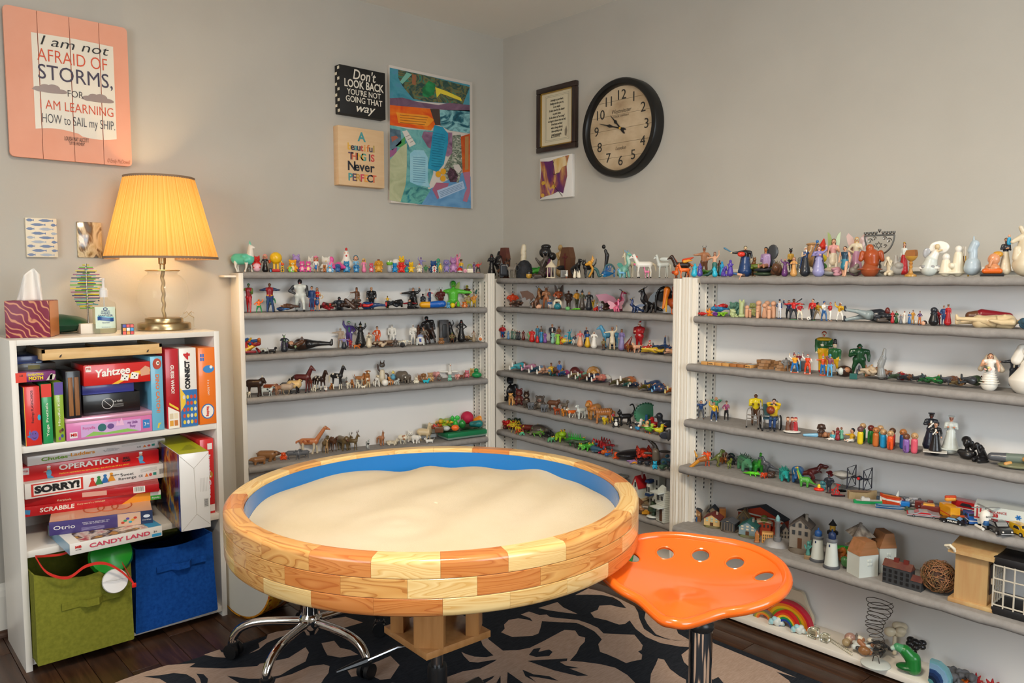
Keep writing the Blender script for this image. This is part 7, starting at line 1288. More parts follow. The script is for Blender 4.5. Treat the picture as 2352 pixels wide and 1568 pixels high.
T('eagle headed warrior in orange',738,862,638,842,H('cr','dbr','b8562a','a2','k','hf','k',fat=1.3,wing=('f','a2')),d=.08);T('furry white throne with teal seat',753,848,755,872,BB_(((0,0,.3),(.35,.25,.3),'2a7a86'),((-.3,.05,.5),(.12,.15,.35),'a1'),((.3,.05,.5),(.12,.15,.35),'a1'),((0,.1,.85),(.32,.12,.14),'a1')),d=.01,cat='ornament',name='toy_throne');T('dark hairy wild man',873,958,663,852,H('sd','dbr','dbr','dbr','dbr','dd','p',fat=1.6,bd='dbr'),d=.06);T('pale green blob toy',878,943,835,882,BB_(((0,0,.4),(.5,.4,.4),'6fb06a')),d=.0);T('lime green lizard',928,1032,842,882,LZ_('5fb82a'),80,d=.0);T('robed man in black and gold',968,1035,653,842,H('sm','k','e2','3a3a2a','k','hd',hat=('h','k'),fat=1.3),d=.07);T('wizard in a grey green robe',1018,1088,653,852,H('sk','gy','5a5a44','k',pose='g',sk_='a6',hat=('w','dg'),bd='gd'),d=.05)
T('sorceress in a long dark gown',1072,1172,678,862,H('sk','k','k','k',pose='g',sk_='a4',long=.15,base='dg'),d=.04);T('yellow winged fairy tiny figure',1148,1203,738,790,H('sk','y','e8c02a','y',wing=('b','d8b44a')),d=.08);T('small scarlet dragon',1153,1217,790,892,G('r'),20,d=.01);T('silver and purple knight',1203,1288,783,892,H('si',None,'d1','6a5a7a','si','hd','k',hat=('h','si'),fat=1.4),d=.01);T('dark brown bat behind the pink dragon',1240,1330,750,850,RK('a2',5),d=.06);T('large magenta dragon with ridged neck',1198,1592,648,898,G('a01f48','d8a0b0',('d','b07888')),70,d=.07);T('pink dragon with folded wings',1285,1492,733,897,G('e06a8a','pk',('b','d89aa8')),30,d=.01)
T('dark blue dragon lying flat',1508,1733,728,907,G('db','3a4478',('s','db')),-60,d=.02);T('black horned dragon rearing up',1638,1862,620,907,G('k','a4',('d','k')),-60,d=.06);T('black dragon wing toy leaning at the post',1818,1992,615,870,{'body':chain([(-.5,0,.1),(-.4,0,.7),(0,0,.9),(.45,0,.75)],.06,'k')+[BL((0,0,.6),(.4,.04,.25),'k')]},d=.1);T('orange phoenix with drooping wings',1843,2058,603,907,{**B('a8481c',beak='gd',tail='e2',long=.15),'phoenix_wing':[RC((-.2,.1,.8),.12,(-.42,0,.2),.04,'d8761c'),RC((.2,.1,.8),.12,(.4,.05,.25),.05,'9a3a18'),RC((-.28,.05,.6),.07,(-.32,-.05,.1),.03,'e8b02a')]},30,d=.02)
row('B',2,1100,520,4.523)
T('red and blue caped hero',193,272,1018,1162,H('sk','k','a3','d8','y','hh','k',cape='a3',fat=1.5,hd=1.2),d=.02);T('light blue slim figure',278,312,1083,1172,SU('5f86a8',w=.18),d=.02)
for i,(x,c)in enumerate(((318,'4a6a5a'),(345,'7a8a7a'),(370,'dg'),(392,'a4'))):T('small %s villager at the corner end'%('green','sage','brown','black')[i],x,x+34,1062+6*i,1180+3*i,H('sk','br',c,c,pose='g',sk_=c),d=.04)
T('maroon robed figure',430,472,1078,1182,H('sm','dbr','e3','k',pose='g',sk_='e3'));T('dwarf in sage green',488,537,1068,1190,H('sk','w','8aa87a','8aa87a','br',hat=('p','sg'),bd='w',fat=1.6,hd=1.4));T('princess in wide red gown',490,577,1073,1202,H('sk','d3','r','r',pose='g',sk_='r',long=.12,fat=1.3),d=.01);T('blonde queen in teal',568,617,1028,1180,H('sk','h3','3f7f9a','t',pose='g',sk_='3f7f9a',long=.16),d=.07);T('tiny scarlet hooded figure',575,617,1130,1202,SU('r',w=.26),d=.0);T('princess in bright blue gown',607,662,1073,1212,H('sk','br','e6','b',pose='g',sk_='e6'),d=.02);T('brown haired prince',620,657,1028,1160,H('sk','br','d2','a2'),d=.09);T('princess in purple gown',653,697,1093,1212,H('sk','8a3a5a','7a4a94','p',pose='g',sk_='7a4a94'),d=.02);T('groom like man in black suit',708,787,1013,1217,H('sk','d5','a4','a4','k',tie='w',fat=1.2),d=.06);T('lady in pale mint gown',733,778,1083,1227,H('sk','tn','8fc4ac','t',pose='g',sk_='8fc4ac'),d=.02);T('lady in lime gown',773,838,1100,1237,H('sk','dbr','lm','lm',pose='g',sk_='lm',hd=.9),d=.01)
T('brown deer woman',788,843,1028,1150,H('sm','br','8a5a34','br',pose='g',sk_='sd',horn='br'),d=.08);T('small orange bear',833,863,1138,1202,D('a9'),d=.02);T('yellow fish with blue band',858,932,1118,1227,F('e0bc2a',st_='b',fin='2a9ab8'),d=.02);T('teal tailed mermaid',883,953,1058,1180,H('sk','d4','2a9ab0','t',pose='g',sk_='1f8a9a',arm='ou'),d=.07);T('dark haired girl leaning over',948,1003,1118,1247,H('sk','dbr','3a3f54','w','k','df','w',long=.14),d=.03,tilt=20);T('red haired lady in pink and peach gown',983,1082,1083,1264,H('sk','d3','d86a6a','pk',pose='g',sk_='sk',long=.2),d=.01);T('blonde lady in navy dress',1073,1127,1043,1205,H('sk','f8','db','db',pose='g',sk_='db'),d=.06);T('dark haired lady in yellow gown',1078,1143,1088,1270,H('sk','k','d8','y',pose='g',sk_='d6',hd=.95),d=.01);T('bride in white gown and veil',1128,1223,1093,1277,H('sk','bg','w','w',pose='g',sk_='w',hood='w',arm='ff'),d=.01)
T('tall translucent blue horse',1193,1472,1018,1262,Q('horse','h4',mane='f5',leg='h4'),-80,d=.05);T('white haired prince in cream tunic',1268,1413,1022,1297,H('sm','gy','a1','bg','bg','ou','p',sk_='a1',base='dgn',sv_='a1',cape='db'),d=.01);T('small green and brown creature on base',1253,1313,1163,1287,H('e8','br','7a6a3a','br',base='a4',hd=1.4),d=.0);T('brunette lady in lilac dress on base',1428,1497,1063,1305,H('sm','dbr','7a6a9a','p',pose='g',sk_='8478a4',base='a4',long=.16),d=.01)
T('tall santa with open mouth and white beard',1568,1692,973,1250,H('sk','w','a3','a3','k','fx','k',hat=('s','a3'),bd='w',fat=1.7,belt='w'),-40,d=.06);T('dark red cone sack',1488,1592,1138,1262,O([RC((.35,0,.1),.14,(-.1,0,.2),.22,'e3'),RC((.3,0,.7),.05,(-.05,0,.25),.2,'e3')]),d=.03,name='toy_sack');T('shaggy brown dog',1488,1588,1213,1312,Q('lion','8a4f1f',mane='f9'),-40,d=.0);T('tan pug dog',1553,1688,1208,1312,Q('dog','sk',face='k',mane=None),-60,d=.0);T('small santa face figure',1728,1797,1178,1262,H('sk','w','r','r',hat=('s','r'),bd='w',hd=2),d=.05);T('red polka dot pouch',1678,1748,1235,1292,BB_(((0,0,.4),(.5,.4,.4),'r'),((-.2,-.35,.5),.09,'w'),((.2,-.35,.35),.09,'w'),((0,-.38,.6),.07,'w')),d=.02)
T('firefighter in black and yellow lying down',1613,1948,1240,1347,H('sk','y','a4','c8a22a','k','ud','p',sv_='c8a22a',fat=1.4),lie=-88,d=-.01);T('police officer in blue lying with an arm raised',1768,1952,1133,1292,H('sk','db','a7','a7','k','ru','p',hat=('c','db'),fat=1.4),lie=-80,d=.05);T('doll with bare arms and black boots lying at the end',1860,2048,1252,1378,H('sk','a4','a4','sk','k','dd','p',fat=1.4,sv_='sk'),lie=-70,d=-.01)
row('B',3,1100,800,3.5635)
for lb,x0,x1,y0,y1,tp,lg,sh,hr_,sk_ in(('doll in turquoise trousers and white shoes',190,338,103,197,'2fb0c0','5fc4cc','w','dbr','sm'),('doll in dark top with black shoes',255,330,95,185,'a6','dg','k','dbr','sk'),('doll in pink trousers',295,432,115,198,'d88aac','d898b4','lpk','br','sk'),('doll in denim with white shoes',348,502,145,237,'7a94b0','f6','w','br','sk'),('doll in pale blue dress',415,560,138,235,'j2','sk','w','tn','sk'),('doll with tan legs and brown shoes',460,610,140,225,'a8','sk','sd','br','sk'),('doll in yellow and brown',545,660,150,232,'d6','sd','k','k','sd'),('doll in magenta and blue',620,735,165,232,'c03f84','d4','8a4a5a','dbr','sk'),('doll in beige trousers and white shoes',678,830,178,258,'c02a34','f2','w','br','sk'),('doll in mint trousers',735,875,182,270,'6fc0a0','7fc4a4','w','tn','sk'),('doll in brown boots',765,905,205,302,'a2','sd','f4','dbr','sk'),('doll in navy jacket',830,960,188,282,'db','db','w','tn','sk'),('doll in salmon trousers with white soles',868,1002,195,292,'d87a6a','d8806c','w','br','sk'),('doll in white shirt and jeans',985,1118,188,268,'w','f6','db','dbr','sk'),('doll in purple jumper',905,1020,225,285,'7a4a84','4a3f5a','k','br','sk'),('doll in olive trousers',1022,1135,238,322,'e8','5a5434','a2','br','sk'),('doll in orange shirt',1072,1232,212,322,'f8','e8','w','or2','sk'),('doll in green trousers',1135,1230,262,328,'2a7a5a','f1','k','tn','sk'),('doll in navy shorts',1185,1282,265,332,'2a3a5a','1f2a44','w','br','sk'),('doll in khaki overalls',1262,1385,270,357,'d6','6a5f1f','br','y','sk'),('doll in navy with soles turned up',1370,1545,238,335,'a7','a7','db','lb','sk'),('doll in dark blue trousers and black shoes',1325,1482,275,372,'a7','a7','k','br','sk'),('doll in blue grey overalls',1372,1500,318,392,'4a5478','4f5a80','lb','br','sk'),('doll in orange trousers with cream shoes',1475,1608,312,405,'3f9a4a','f8','e4d08a','br','sk')):
 T(lb,x0,x1,y0,y1,H(sk_,hr_,tp,lg,sh,'dd','p',fat=1.35,hd=1.15),lie=-48,maxd=.115,d=None)
T('girl doll in blue standing among the lying dolls',630,672,98,182,H('sk','a2','3a6ab0','3a6ab0',hd=1.5),d=.08);T('doll in yellow and teal sitting',540,607,118,192,H('sm','br','d6','2a8a8a',pose='f',hat=('c','br'),fat=1.4),30,d=.05);T('dark auburn doll head of hair',728,797,137,208,BB_(((0,0,.5),.5,'f4'),((.2,-.1,.3),.3,'f4')),d=.06);T('wide brown straw hat standing on edge',880,974,133,203,O([BL((0,0,.5),(.5,.07,.5),'a8722a'),BL((.02,-.12,.48),(.28,.14,.28),'b88236')]),d=.08,name='toy_hat')
row('B',4,1100,800,3.5635)
T('large black gorilla in the corner',152,282,213,435,O([BL((0,0,.35),(.33,.26,.36),'k'),BL((0,-.08,.8),(.19,.2,.21),'k'),BL((0,-.24,.75),(.1,.08,.09),'a4'),RC((-.32,0,.55),.12,(-.36,-.1,.1),.1,'k'),RC((.32,0,.55),.12,(.36,-.1,.1),.1,'k'),RC((-.15,-.1,.15),.14,(-.2,-.3,.1),.1,'k'),RC((.15,-.1,.15),.14,(.2,-.3,.1),.1,'k')]),d=.06,name='toy_gorilla',cat='toy animal');T('tan lion cub sitting',203,280,358,463,Q('cat','e4',sit=1,face='j7'),-10,d=.0);T('reddish orangutan',268,347,323,457,D('f4','br',face='8a5a44'),d=.03);T('dark monkey with pale face',343,402,343,445,D('dbr','d7',face='d7'),d=.05);T('small grey elephant calf',345,388,418,488,Q('eleph','a6'),40,d=.01);T('grey elephant calf behind',380,442,438,492,Q('eleph','e7'),60,d=.0);T('seated baboon',413,532,388,503,D('a6','d2',face='9a6a58'),-10,d=.03);T('grey elephant calf beside the baboon',483,552,453,512,Q('eleph','e7'),60,d=.0);T('brown bison with dark mane',535,655,403,505,Q('cow','sd',head='a2'),70,d=.05);T('grey brown hyena',650,724,418,488,Q('dog','d2',lie=0),60,d=.05)
T('reddish lion cub',590,657,468,538,Q('cat','a8481f'),-50,d=.0);T('orange lion cub',648,702,483,548,Q('cat','d8842a'),-30,d=.0);T('orange and white fox',693,787,488,567,Q('dog','a9',head='cr',leg='cr'),-60,d=.0);T('white wolf',763,862,458,577,Q('dog','a5',mane=None),-55,d=.01);T('lion with great orange mane',818,960,418,592,Q('lion','c08440',mane='f8'),-40,d=.03);T('striped tiger standing',878,1092,463,607,Q('lion','d5',by='a1',st_='a2'),-70,d=.01);T('little bright yellow lion',978,1037,558,617,Q('lion','e0c01c',mane='d6'),-30,d=-.002);T('black lemur with curled tail',1113,1260,453,605,{**Q('cat','k'),'tail_curl':chain([(0,.35,.4),(0,.5,.7),(0,.4,1.0),(0,.25,.95)],.035,'k')},-70,d=.05);T('black and white panda cub',1070,1145,558,643,D('k','w',face='w'),d=.0);T('toucan in red and yellow',1058,1123,533,605,B('h5',head='c0384a',beak='r',wing='k'),-30,d=.05)
T('green peacock with tail fanned out',1248,1455,443,585,{'body':[BL((0,.1,.5),(.5,.05,.46),'4a8a68'),BL((0,-.08,.2),(.1,.14,.16),'2a6a7a'),RC((0,-.12,.3),.06,(0,-.16,.5),.05,'d4')],'feather_tip':[BL((.47*cos(t),.08,.5+.44*sin(t)),.04,'2f6a4a')for t in LS(-.4,3.5,18)]},d=.09,name='toy_peacock');T('white gull with black wing',1228,1342,573,632,B('w',wing='a4',tail='k'),75,d=.04);T('brown and white hen group',1298,1372,583,668,B('j7',comb='r',wing='a8623a',by='cr'),20,d=.0);T('scarlet cardinal bird',1363,1492,558,632,B('a3',tail='j5',beak='o'),-60,d=.05);T('green budgerigar',1308,1432,613,682,B('5fa02a',head='b8cf4a',tail='h9',beak='y'),75,d=-.002);T('yellow green parakeet lying',1378,1512,618,692,B('d0c22a',tail='8ab02a',beak='o'),80,d=-.006);T('large dark crow',1390,1608,528,702,B('a4',beak='k',tail='k',leg='k'),-70,d=.03);T('black bat hanging over the shelf edge',1458,1608,648,792,O([BL((0,0,.5),(.12,.08,.4),'dg'),BL((-.3,0,.5),(.3,.04,.22),'a4'),BL((.3,0,.45),(.3,.04,.25),'a4')]),d=-.012,zoff=-.02,name='toy_bat');T('small penguin',1208,1243,613,653,B('a4',by='w',up=.1),10,d=.0);T('blue footed chick',1248,1302,623,658,B('e6',head='cr'),30,d=-.004)
row('B',5,1100,800,3.5635)
T('tangle of red and yellow snakes',150,285,583,662,HP(['r','d6','a3','d8c02a','f4'],11,22),d=.04);T('yellow scorpion',213,282,588,640,BU('e0b82a',claw='e0b82a'),20,d=.05);T('yellow beetle',238,312,633,673,BU('e0c41f',6),40,d=.0);T('dark green leaf lizard',228,332,555,628,HP(['e1','24381f','3f5a34'],5),d=.1);T('rust brown lizard',288,402,608,662,LZ_('e3'),70,d=.04);T('orange red crab',273,328,658,697,BU('d3',claw='d3'),0,d=.0);T('mint tree frog',313,358,673,707,FG('5fc090'),10,d=-.002);T('leaf green iguana',353,485,653,717,LZ_('5f9a34','7ab03f'),70,d=.02);T('brown sea turtle',398,562,613,687,TU('d2','a6'),60,d=.07);T('black furry spider',463,582,678,747,BU('k',span=.6,rb=.24),20,d=.03);T('lime green bullfrog sitting tall',578,672,653,752,FG('8fb81f','y'),30,d=.03);T('green and mint frog',528,602,713,762,FG('5aa06a'),40,d=.0);T('spiky green chameleon',663,805,690,783,LZ_('g','g',.5),60,d=.03);T('dark green crocodile',718,855,738,802,Q('croc','e1'),80,d=.01);T('large green toad',808,925,763,832,FG('j3'),20,d=.01);T('lime tree frog at the edge',785,850,768,808,FG('6fc04a'),-30,d=.0)
T('red lobster',918,1062,738,815,BU('a3',claw='a3',rb=.18),40,d=.06);T('crimson starfish',923,1043,788,842,ST('b8243f'),0,d=.02,flat=.8);T('steel blue dolphin',888,1003,768,852,F('f6','8aa0a8'),-30,d=.0);T('orange sea slug',983,1083,815,857,F('a9',fin='d3'),20,d=.02);T('royal blue fish',1023,1073,833,882,F('d4'),20,d=.0);T('orange octopus with round eyes',1063,1128,843,888,OC('j1'),0,d=-.004);T('black manta ray',1113,1252,828,902,O([BL((0,0,.12),(.55,.3,.1),'k'),RC((0,.25,.12),.05,(0,.6,.1),.02,'k')]),40,d=.01,name='toy_ray');T('scarlet hermit crab',1213,1342,818,897,BU('d0381f',claw='d0381f',rb=.25),10,d=.02);T('mauve starfish',1173,1302,878,914,ST('9a7ab0'),0,d=-.002,flat=.5);T('golden starfish',1198,1292,888,932,ST('h3',.5,7),0,d=-.01,flat=.5);T('dark blue small whale',1283,1332,883,933,F('a4'),40,d=-.004);T('black small whale',1333,1372,883,942,F('a4'),60,d=-.004)
T('big dark shark rearing up',1303,1540,738,942,{'body':chain([(.1,.1,.02),(.1,0,.4),(0,-.05,.75),(-.35,0,1.0)],lambda t:.22-.19*t,'a6')+[RC((.1,-.1,.15),.18,(.08,-.15,.45),.16,'d2')],'fin':[BL((.5,0,.45),(.3,.04,.07),'a6'),BL((-.28,0,.35),(.22,.04,.07),'a6'),BL((-.45,0,.98),(.14,.03,.05),'a6')]},d=.03,name='toy_shark');T('turquoise baby seal',1398,1448,923,967,D('1fa0c4'),d=-.006);T('dark green tang fish',1448,1523,918,988,F('3a5a44'),40,d=-.006);T('penguin lying among the whales',1503,1600,888,978,B('a4',by='w',up=.1),40,d=.0);T('blue grey whale at the post',1460,1600,865,925,F('f6'),30,d=.06)
row('B',6,1380,1060,8.625)
wh=mat('white_resin','a5',.5);stn=Nm('sandstone',[(.3,'f2'),(.7,'bda98a')],30,rough=.8,bump=.4,bs_=120)
def win(b,x,y,z,w,h,c='dg',nm='window'):MB().box((x,y,z),(w,.002,h)).Bd(nm,c,b)
def gable(w,d,z0,z1,ov=.004,y0=0):return MB().Pr([(-w/2-ov,z0),(w/2+ov,z0),(0,z1)],y0-ov,y0+d+ov,'xz')
b,w,h=So('white temple front with square columns'+SFX[0],(255,480,265,640),'ornament','toy_temple',d=.09)
MB().box((0,.015,h*.78),(w,.05,h*.1),.002).box((0,.015,h*.94),(w*.8,.04,h*.06),.002).box((0,.015,.004),(w,.05,.008)).Bd('entablature',wh,b)
for x in(-.38,0,.38):MB().box((x*w,.01,h*.37),(w*.16,.02,h*.74),.002).Bd('column',wh,b)
for k in rn(5):MB().box((w*(-.4+.2*k),.015,h*.985),(w*.1,.03,h*.05)).Bd('merlon',wh,b)
b,w,h=So('white chapel with red roof and steeple on stone'+SFX[0],(555,885,290,805),'ornament','toy_chapel',d=.045);w*=.8;sb_=h*.36
MB().box((0,.02,sb_*.45),(w*1.05,.06,sb_*.9),.003).box((0,.018,sb_*.95),(w*1.2,.07,sb_*.1),.002).Bd('stone_base',stn,b);MB().box((-w*.1,.02,sb_+h*.18),(w*.62,.05,h*.36)).Pr([(-w*.41,sb_+h*.36),(w*.21,sb_+h*.36),(-w*.1,h)],-.005,.045,'xz').Bd('chapel_wall',wh,b)
m=MB();m.use('a3')
for s_ in(-1,1):m.Pr([(-w*.1,h),(-w*.1,h+.004),(-w*.1+s_*w*.37,sb_+h*.3+.004),(-w*.1+s_*w*.37,sb_+h*.3)],-.01,.05,'xz')
m.Bd('roof',None,b);win(b,-w*.1,-.0065,sb_+h*.14,w*.17,h*.24,'a3','door');win(b,-w*.1,-.0065,sb_+h*.42,w*.13,h*.14);win(b,w*.32,-.0105,sb_*.4,w*.12,sb_*.5,'a2','arch')
MB().La([(w*.09,h*.92),(w*.08,h*1.06),(.001,h*1.28)],8,(-w*.05,.03,0)).Bd('steeple','b59a94',b)
b,w,h=So('brown log cabin with porch'+SFX[0],(480,790,600,895),'ornament','log_cabin',d=.0,rot=None);lg=Nm('brown_logs',[(.3,'sd'),(.7,'a8')],12,(1,6,6),rough=.7);w*=.7
m=MB()
for k in rn(5):m.Tu([(-w*.4,0,.005+.008*k),(w*.25,0,.005+.008*k)],.0045,6).Tu([(w*.25,0,.005+.008*k),(w*.25,.04,.005+.008*k)],.0045,6)
m.Bd('log_wall',lg,b);MB().Pr([(-.012,.04),(.052,.04),(.02,.065)],-w*.45,w*.32,'yz').Bd('roof',lg,b)
T('brown clay lion beside the log cabin',605,800,820,918,RK('a8',6,8),d=-.006)
b,w,h=So('tall white seaside villa with blue awnings'+SFX[0],(880,1210,235,780),'ornament','toy_villa',d=.08);w*=.8;MB().box((0,.02,h/2),(w,.04,h),.003).Bd('villa_wall',wh,b)
bl_=mat('blue_awning','a7',.5);MB().box((-w*.15,-.01,h*.62),(w*.34,.03,h*.3),.002).Bd('bay',wh,b)
for z in(.8,.45):MB().Pr([(-w*.36,h*z),(w*.06,h*z),(w*.0,h*(z+.07)),(-w*.3,h*(z+.07))],-.032,.0,'xz').Bd('awning',bl_,b)
for x,z in((-.25,.62),(-.05,.62),(.3,.6),(-.2,.28),(.1,.28),(.3,.8)):win(b,x*w,-.026 if z==.62 else-.0015,z*h,w*.12,h*.13)
b,w,h=So('white clapboard western storefront with brown door'+SFX[0],(1010,1330,445,1100),'ornament','toy_storefront',d=.002,rot=-50);w*=.75
m=MB()
for k in rn(16):m.box((0,.02,h*.8*(k+.5)/16),(w,.04,h*.8/16-.0006),.0008)
m.Pr([(-w*.3,h*.8),(w*.5,h*.8),(w*.5,h*.96),(w*.1,h),(-.2*w,h*.9),(-w*.3,h*.9)],0,.01,'xz').box((0,-.004,h*.82),(w*1.06,.055,h*.03)).box((0,-.004,h*.42),(w*1.06,.055,h*.02));m.Bd('clapboard_wall',wh,b)
win(b,.12*w,-.001,h*.2,w*.3,h*.32,'br','door');win(b,-.25*w,-.001,h*.65,w*.16,h*.14);win(b,.25*w,-.001,h*.65,w*.2,h*.1)
T('yellow roofed cottage model',800,930,765,882,{'house':[BX_((0,0,.25),(.4,.3,.25),'e2',.02)],'roof':[RC((-.4,0,.5),.3,(.4,0,.5),.3,'d2')]},d=.02,name='toy_cottage',cat='ornament');T('snowy green bush with a tiny house',895,1035,775,990,{'body':[BL((0,0,.1),(.5,.4,.1),'a5')]+RK('e1',2,8)['body'],'tiny_house':[BX_((.1,-.1,.5),(.12,.1,.12),'c8a878',.02)]},d=-.004)
SFX[0]='';FR[3:]=[UB,6];UB.zs[6]=.032;UB.over[6]=0;T('green plastic grass tuft in the bottom bay of the corner unit',455,640,1275,1480,O([RC((.04*k,0,0),.07,(.12*k+.03*(k%2),.03*(k%3),.8-.05*abs(k)),.015,('h9','3a9a4a')[k%2])for k in rn(-4,5)]),d=.06);UB.zs[6]=.284
# ------------------------------------------------ long unit
row('C',0,1560,500,5.227)
def C0(*a,d=.05,**k):return T(*a,d=d,**k)
C0('horned faun with curled ram horns',150,365,328,620,H('sm','a2','sm','sd','br','oh','k',fat=1.3,horn='e5'),d=.09);C0('tall mermaid with wild auburn hair',255,460,388,712,{**H('sk','f4','sk','f1','f1','ou','s',long=.14,sk_='2f6f64'),'tail_fin':[RC((0,.1,.3),.09,(-.3,.1,.1),.07,'f1'),RC((-.3,.1,.1),.07,(-.62,.1,.04),.02,'24504a')]},d=.03);C0('turquoise little mermaid',122,205,548,680,SU('tq',w=.24,lean=.05),d=.01);C0('violet little mermaid',198,268,545,680,SU('5a4aa0',w=.24),d=.02);C0('green leaf toy behind the little mermaids',250,330,610,680,HP(['3f7a2a','5a8a3a'],3),d=.06);C0('brown mermaid with dark tail',443,495,505,640,H('8a5a44','a2','sd','t',pose='g',sk_='2a4a40',long=.2),d=.09)
C0('turquoise sea horse figure',375,452,583,712,SU('tq',w=.26,lean=-.06),d=.0);C0('turquoise mermaid behind the sea horse',468,528,518,660,SU('2a9ccc',w=.22),d=.06);C0('violet crouching mermaid',478,560,573,712,CR_('5f4aa8'),40,d=.0);C0('tall violet mermaid with topknot',558,632,502,712,SU('5a44a4',w=.2),d=.01)
C0('sorcerer in black and blue cape pointing a wand',490,845,340,700,{**H('bg','k','k','k',pose='g',sk_='a7',arm='od',cape='k',bd=None,fat=1.2),'wand':[RC((-.42,0,.78),.02,(-.62,-.03,.93),.035,'4a7a94')],'rose':[BL((-.12,-.17,.68),(.13,.07,.09),'d8341f')]},d=.03);C0('mermaid doll lying over the shelf edge',625,775,655,765,{'body':[RC((-.3,0,.75),.16,(.1,0,.7),.13,'sk'),RC((-.5,0,.8),.14,(-.8,.05,.9),.1,'d4'),RC((.0,-.05,.6),.07,(-.2,-.15,.05),.05,'sk')],'hair':[BL((.3,0,.6),(.2,.15,.25),'a2')]},d=-.005,zoff=-.012,name='toy_figure')
C0('large seated dark haired fairy in lilac dress',855,1092,285,690,{**H('d5','a4','a88ab0','sm','sm','fd','f',long=.3,sv_='a88ab0',gv='lp',fat=1.25),'rock_base':[BL((0,-.12,.4),(.34,.3,.08),'a4'),BL((0,-.12,.3),(.36,.3,.07),'e1')],'fairy_wing':[BL((.3,.1,.85),(.2,.03,.26),'dg'),BL((.26,.1,.58),(.14,.03,.12),'a4')]},-25,d=.03);C0('brown squirrel with curled tail',808,890,462,600,Q('cat','8a5a30',sit=1),30,d=.08);C0('yellow green leaf figure behind the lilac fairy',1020,1062,325,420,HP(['8a9a3a','6a7a2a'],6),d=.12);C0('bronze thistle creature',1062,1200,505,702,{'body':RK('br',3,6)['body']+[RC((0,0,.5),.06,(.35*cos(t),-.05,.75+.25*sin(t)),.02,'sd')for t in LS(0,3.1,7)]},d=.02)
C0('wizard in plum robe with brown beard',1198,1312,480,702,H('e9','f9','6a3a74','p',pose='g',sk_='6a3a74',arm='uh',bd='dbr'),d=.03);C0('cat queen in black with gold collar',1290,1365,360,520,{**H('k',None,'gd','k',arm='dd',ears='k',hd=1.6,fat=1.2)},d=.1,zoff=.02);C0('long haired lady praying in yellow gown',1312,1402,470,702,H('sk','8a5a34','e4','y',pose='g',sk_='e4',arm='xx',long=.2,hd=1.5),d=.02);C0('clear glass fairy with thin wings',1370,1480,470,690,SU('a5',w=.24,halo='a5'),fin='c',d=.06)
C0('white bearded wizard raising a blue staff',1420,1640,265,700,{**H('sk','a5','a7','b',pose='g',sk_='a4',arm='fu',bd='w',long=.15,cape='a7',sv_='sa'),'staff':[RC((.2,-.05,.6),.018,(.42,-.05,1.2),.018,'d4'),BL((.42,-.05,1.2),.06,'2f6aaa')]},20,d=.03);C0('sorceress in lilac gown and deep purple cloak',1565,1740,322,700,H('e9','a4','h1','p',pose='g',sk_='9a98c4',cape='3a2f54',long=.3,arm='xu'),d=.02);C0('pale wooden jar behind the wizards',1538,1680,265,420,O([RC((0,0,0),.35,(0,0,.8),.35,'wd'),BL((0,0,1),(.42,.42,.1),'wd')]),d=.118,zoff=.03,name='wooden_jar');C0('rainbow winged fairy feather',1675,1735,245,480,O([RC((0,0,.8),.14,(.05,0,1),.03,'d8321f'),BL((0,0,.7),(.16,.05,.16),'h2'),BL((0,0,.45),(.17,.05,.16),'e8d02a'),BL((.03,0,.22),(.16,.05,.15),'5fb04a'),BL((.06,0,.05),(.1,.05,.12),'h4')]),d=.09,name='feather_ornament')
C0('brown haired fairy with pale green wings',1705,1905,248,695,{**H('sk','br','d89a94','cr','sk','df','p',sk_='a1',long=.22,sv_='sk',wing=('f','9aa86a')),'flower_base':[BL((0,-.05,.1),(.26,.24,.09),'b8a890'),BL((0,0,.0),(.3,.26,.1),'d1')]},d=.04);C0('dark haired lady in teal gown stepping forward',1880,2025,340,696,H('sk','dbr','1f3f54','sk','sk','dd','w',sk_='2f7a90',sv_='sk'),-20,d=.02);C0('blonde fairy with large pink butterfly wings',1945,2210,228,620,H('bg','e4','a1','pk',pose='g',sk_='c08aa8',arm='hf',long=.2,wing=('b','d8b8b0')),d=.08);C0('pink cloth figure kneeling',1812,1925,575,690,RK('c08a94',5),d=.03);C0('grey stone rabbit',2030,2150,540,690,RK('st',7),d=.05)
row('C',0,1940,480,5.226)
C0('terracotta laughing monk standing on a stump',98,432,427,803,{'body':[RC((.05,0,.3),.24,(.03,0,.55),.27,'a84a1f'),BL((-.02,-.05,.88),(.13,.13,.14),'b0501f'),RC((-.22,0,.68),.09,(-.26,-.05,.42),.08,'a84a1f'),RC((.28,0,.68),.1,(.34,-.02,.4),.07,'a84a1f')],'stump':[RC((0,0,.02),.3,(0,0,.22),.2,'rb'),BL((0,0,.02),(.42,.3,.04),'a84a1f')]},d=.03,name='monk_statuette')
b,w,h=So('silver menorah with star and scrolls'+SFX[0],(228,578,262,715),'menorah','menorah',d=.105);sv=mat('antique_silver','d1',.3,.9)
arc=[(w*.5*cos(t),0,h*.9+h*.42*sin(t))for t in LS(PI,2*PI,24)];MB().Tu(arc,.0028,6).Tu([(-w*.5,0,h*.9),(w*.5,0,h*.9)],.0028,6).Bd('bowl_frame',sv,b)
MB().Tu(bez([(0,0,h*.48),(-.006,0,h*.36),(.006,0,h*.24),(0,0,h*.1)],5),.004,8).Tu(bez([(.002,0,h*.48),(.008,0,h*.36),(-.004,0,h*.24),(0,0,h*.1)],5),.003,8).Bd('stem',sv,b);MB().La([(w*.2,0),(w*.18,.004),(w*.05,h*.08),(0,h*.12)],20).Bd('base',sv,b)
for k in rn(2):MB().Tu([(w*.12*cos(t),-.003,h*.68+w*.12*sin(t))for t in(PI/2+PI*k,PI/2+PI*k+2*PI/3,PI/2+PI*k+4*PI/3)],.0018,5,True).Bd('star',sv,b)
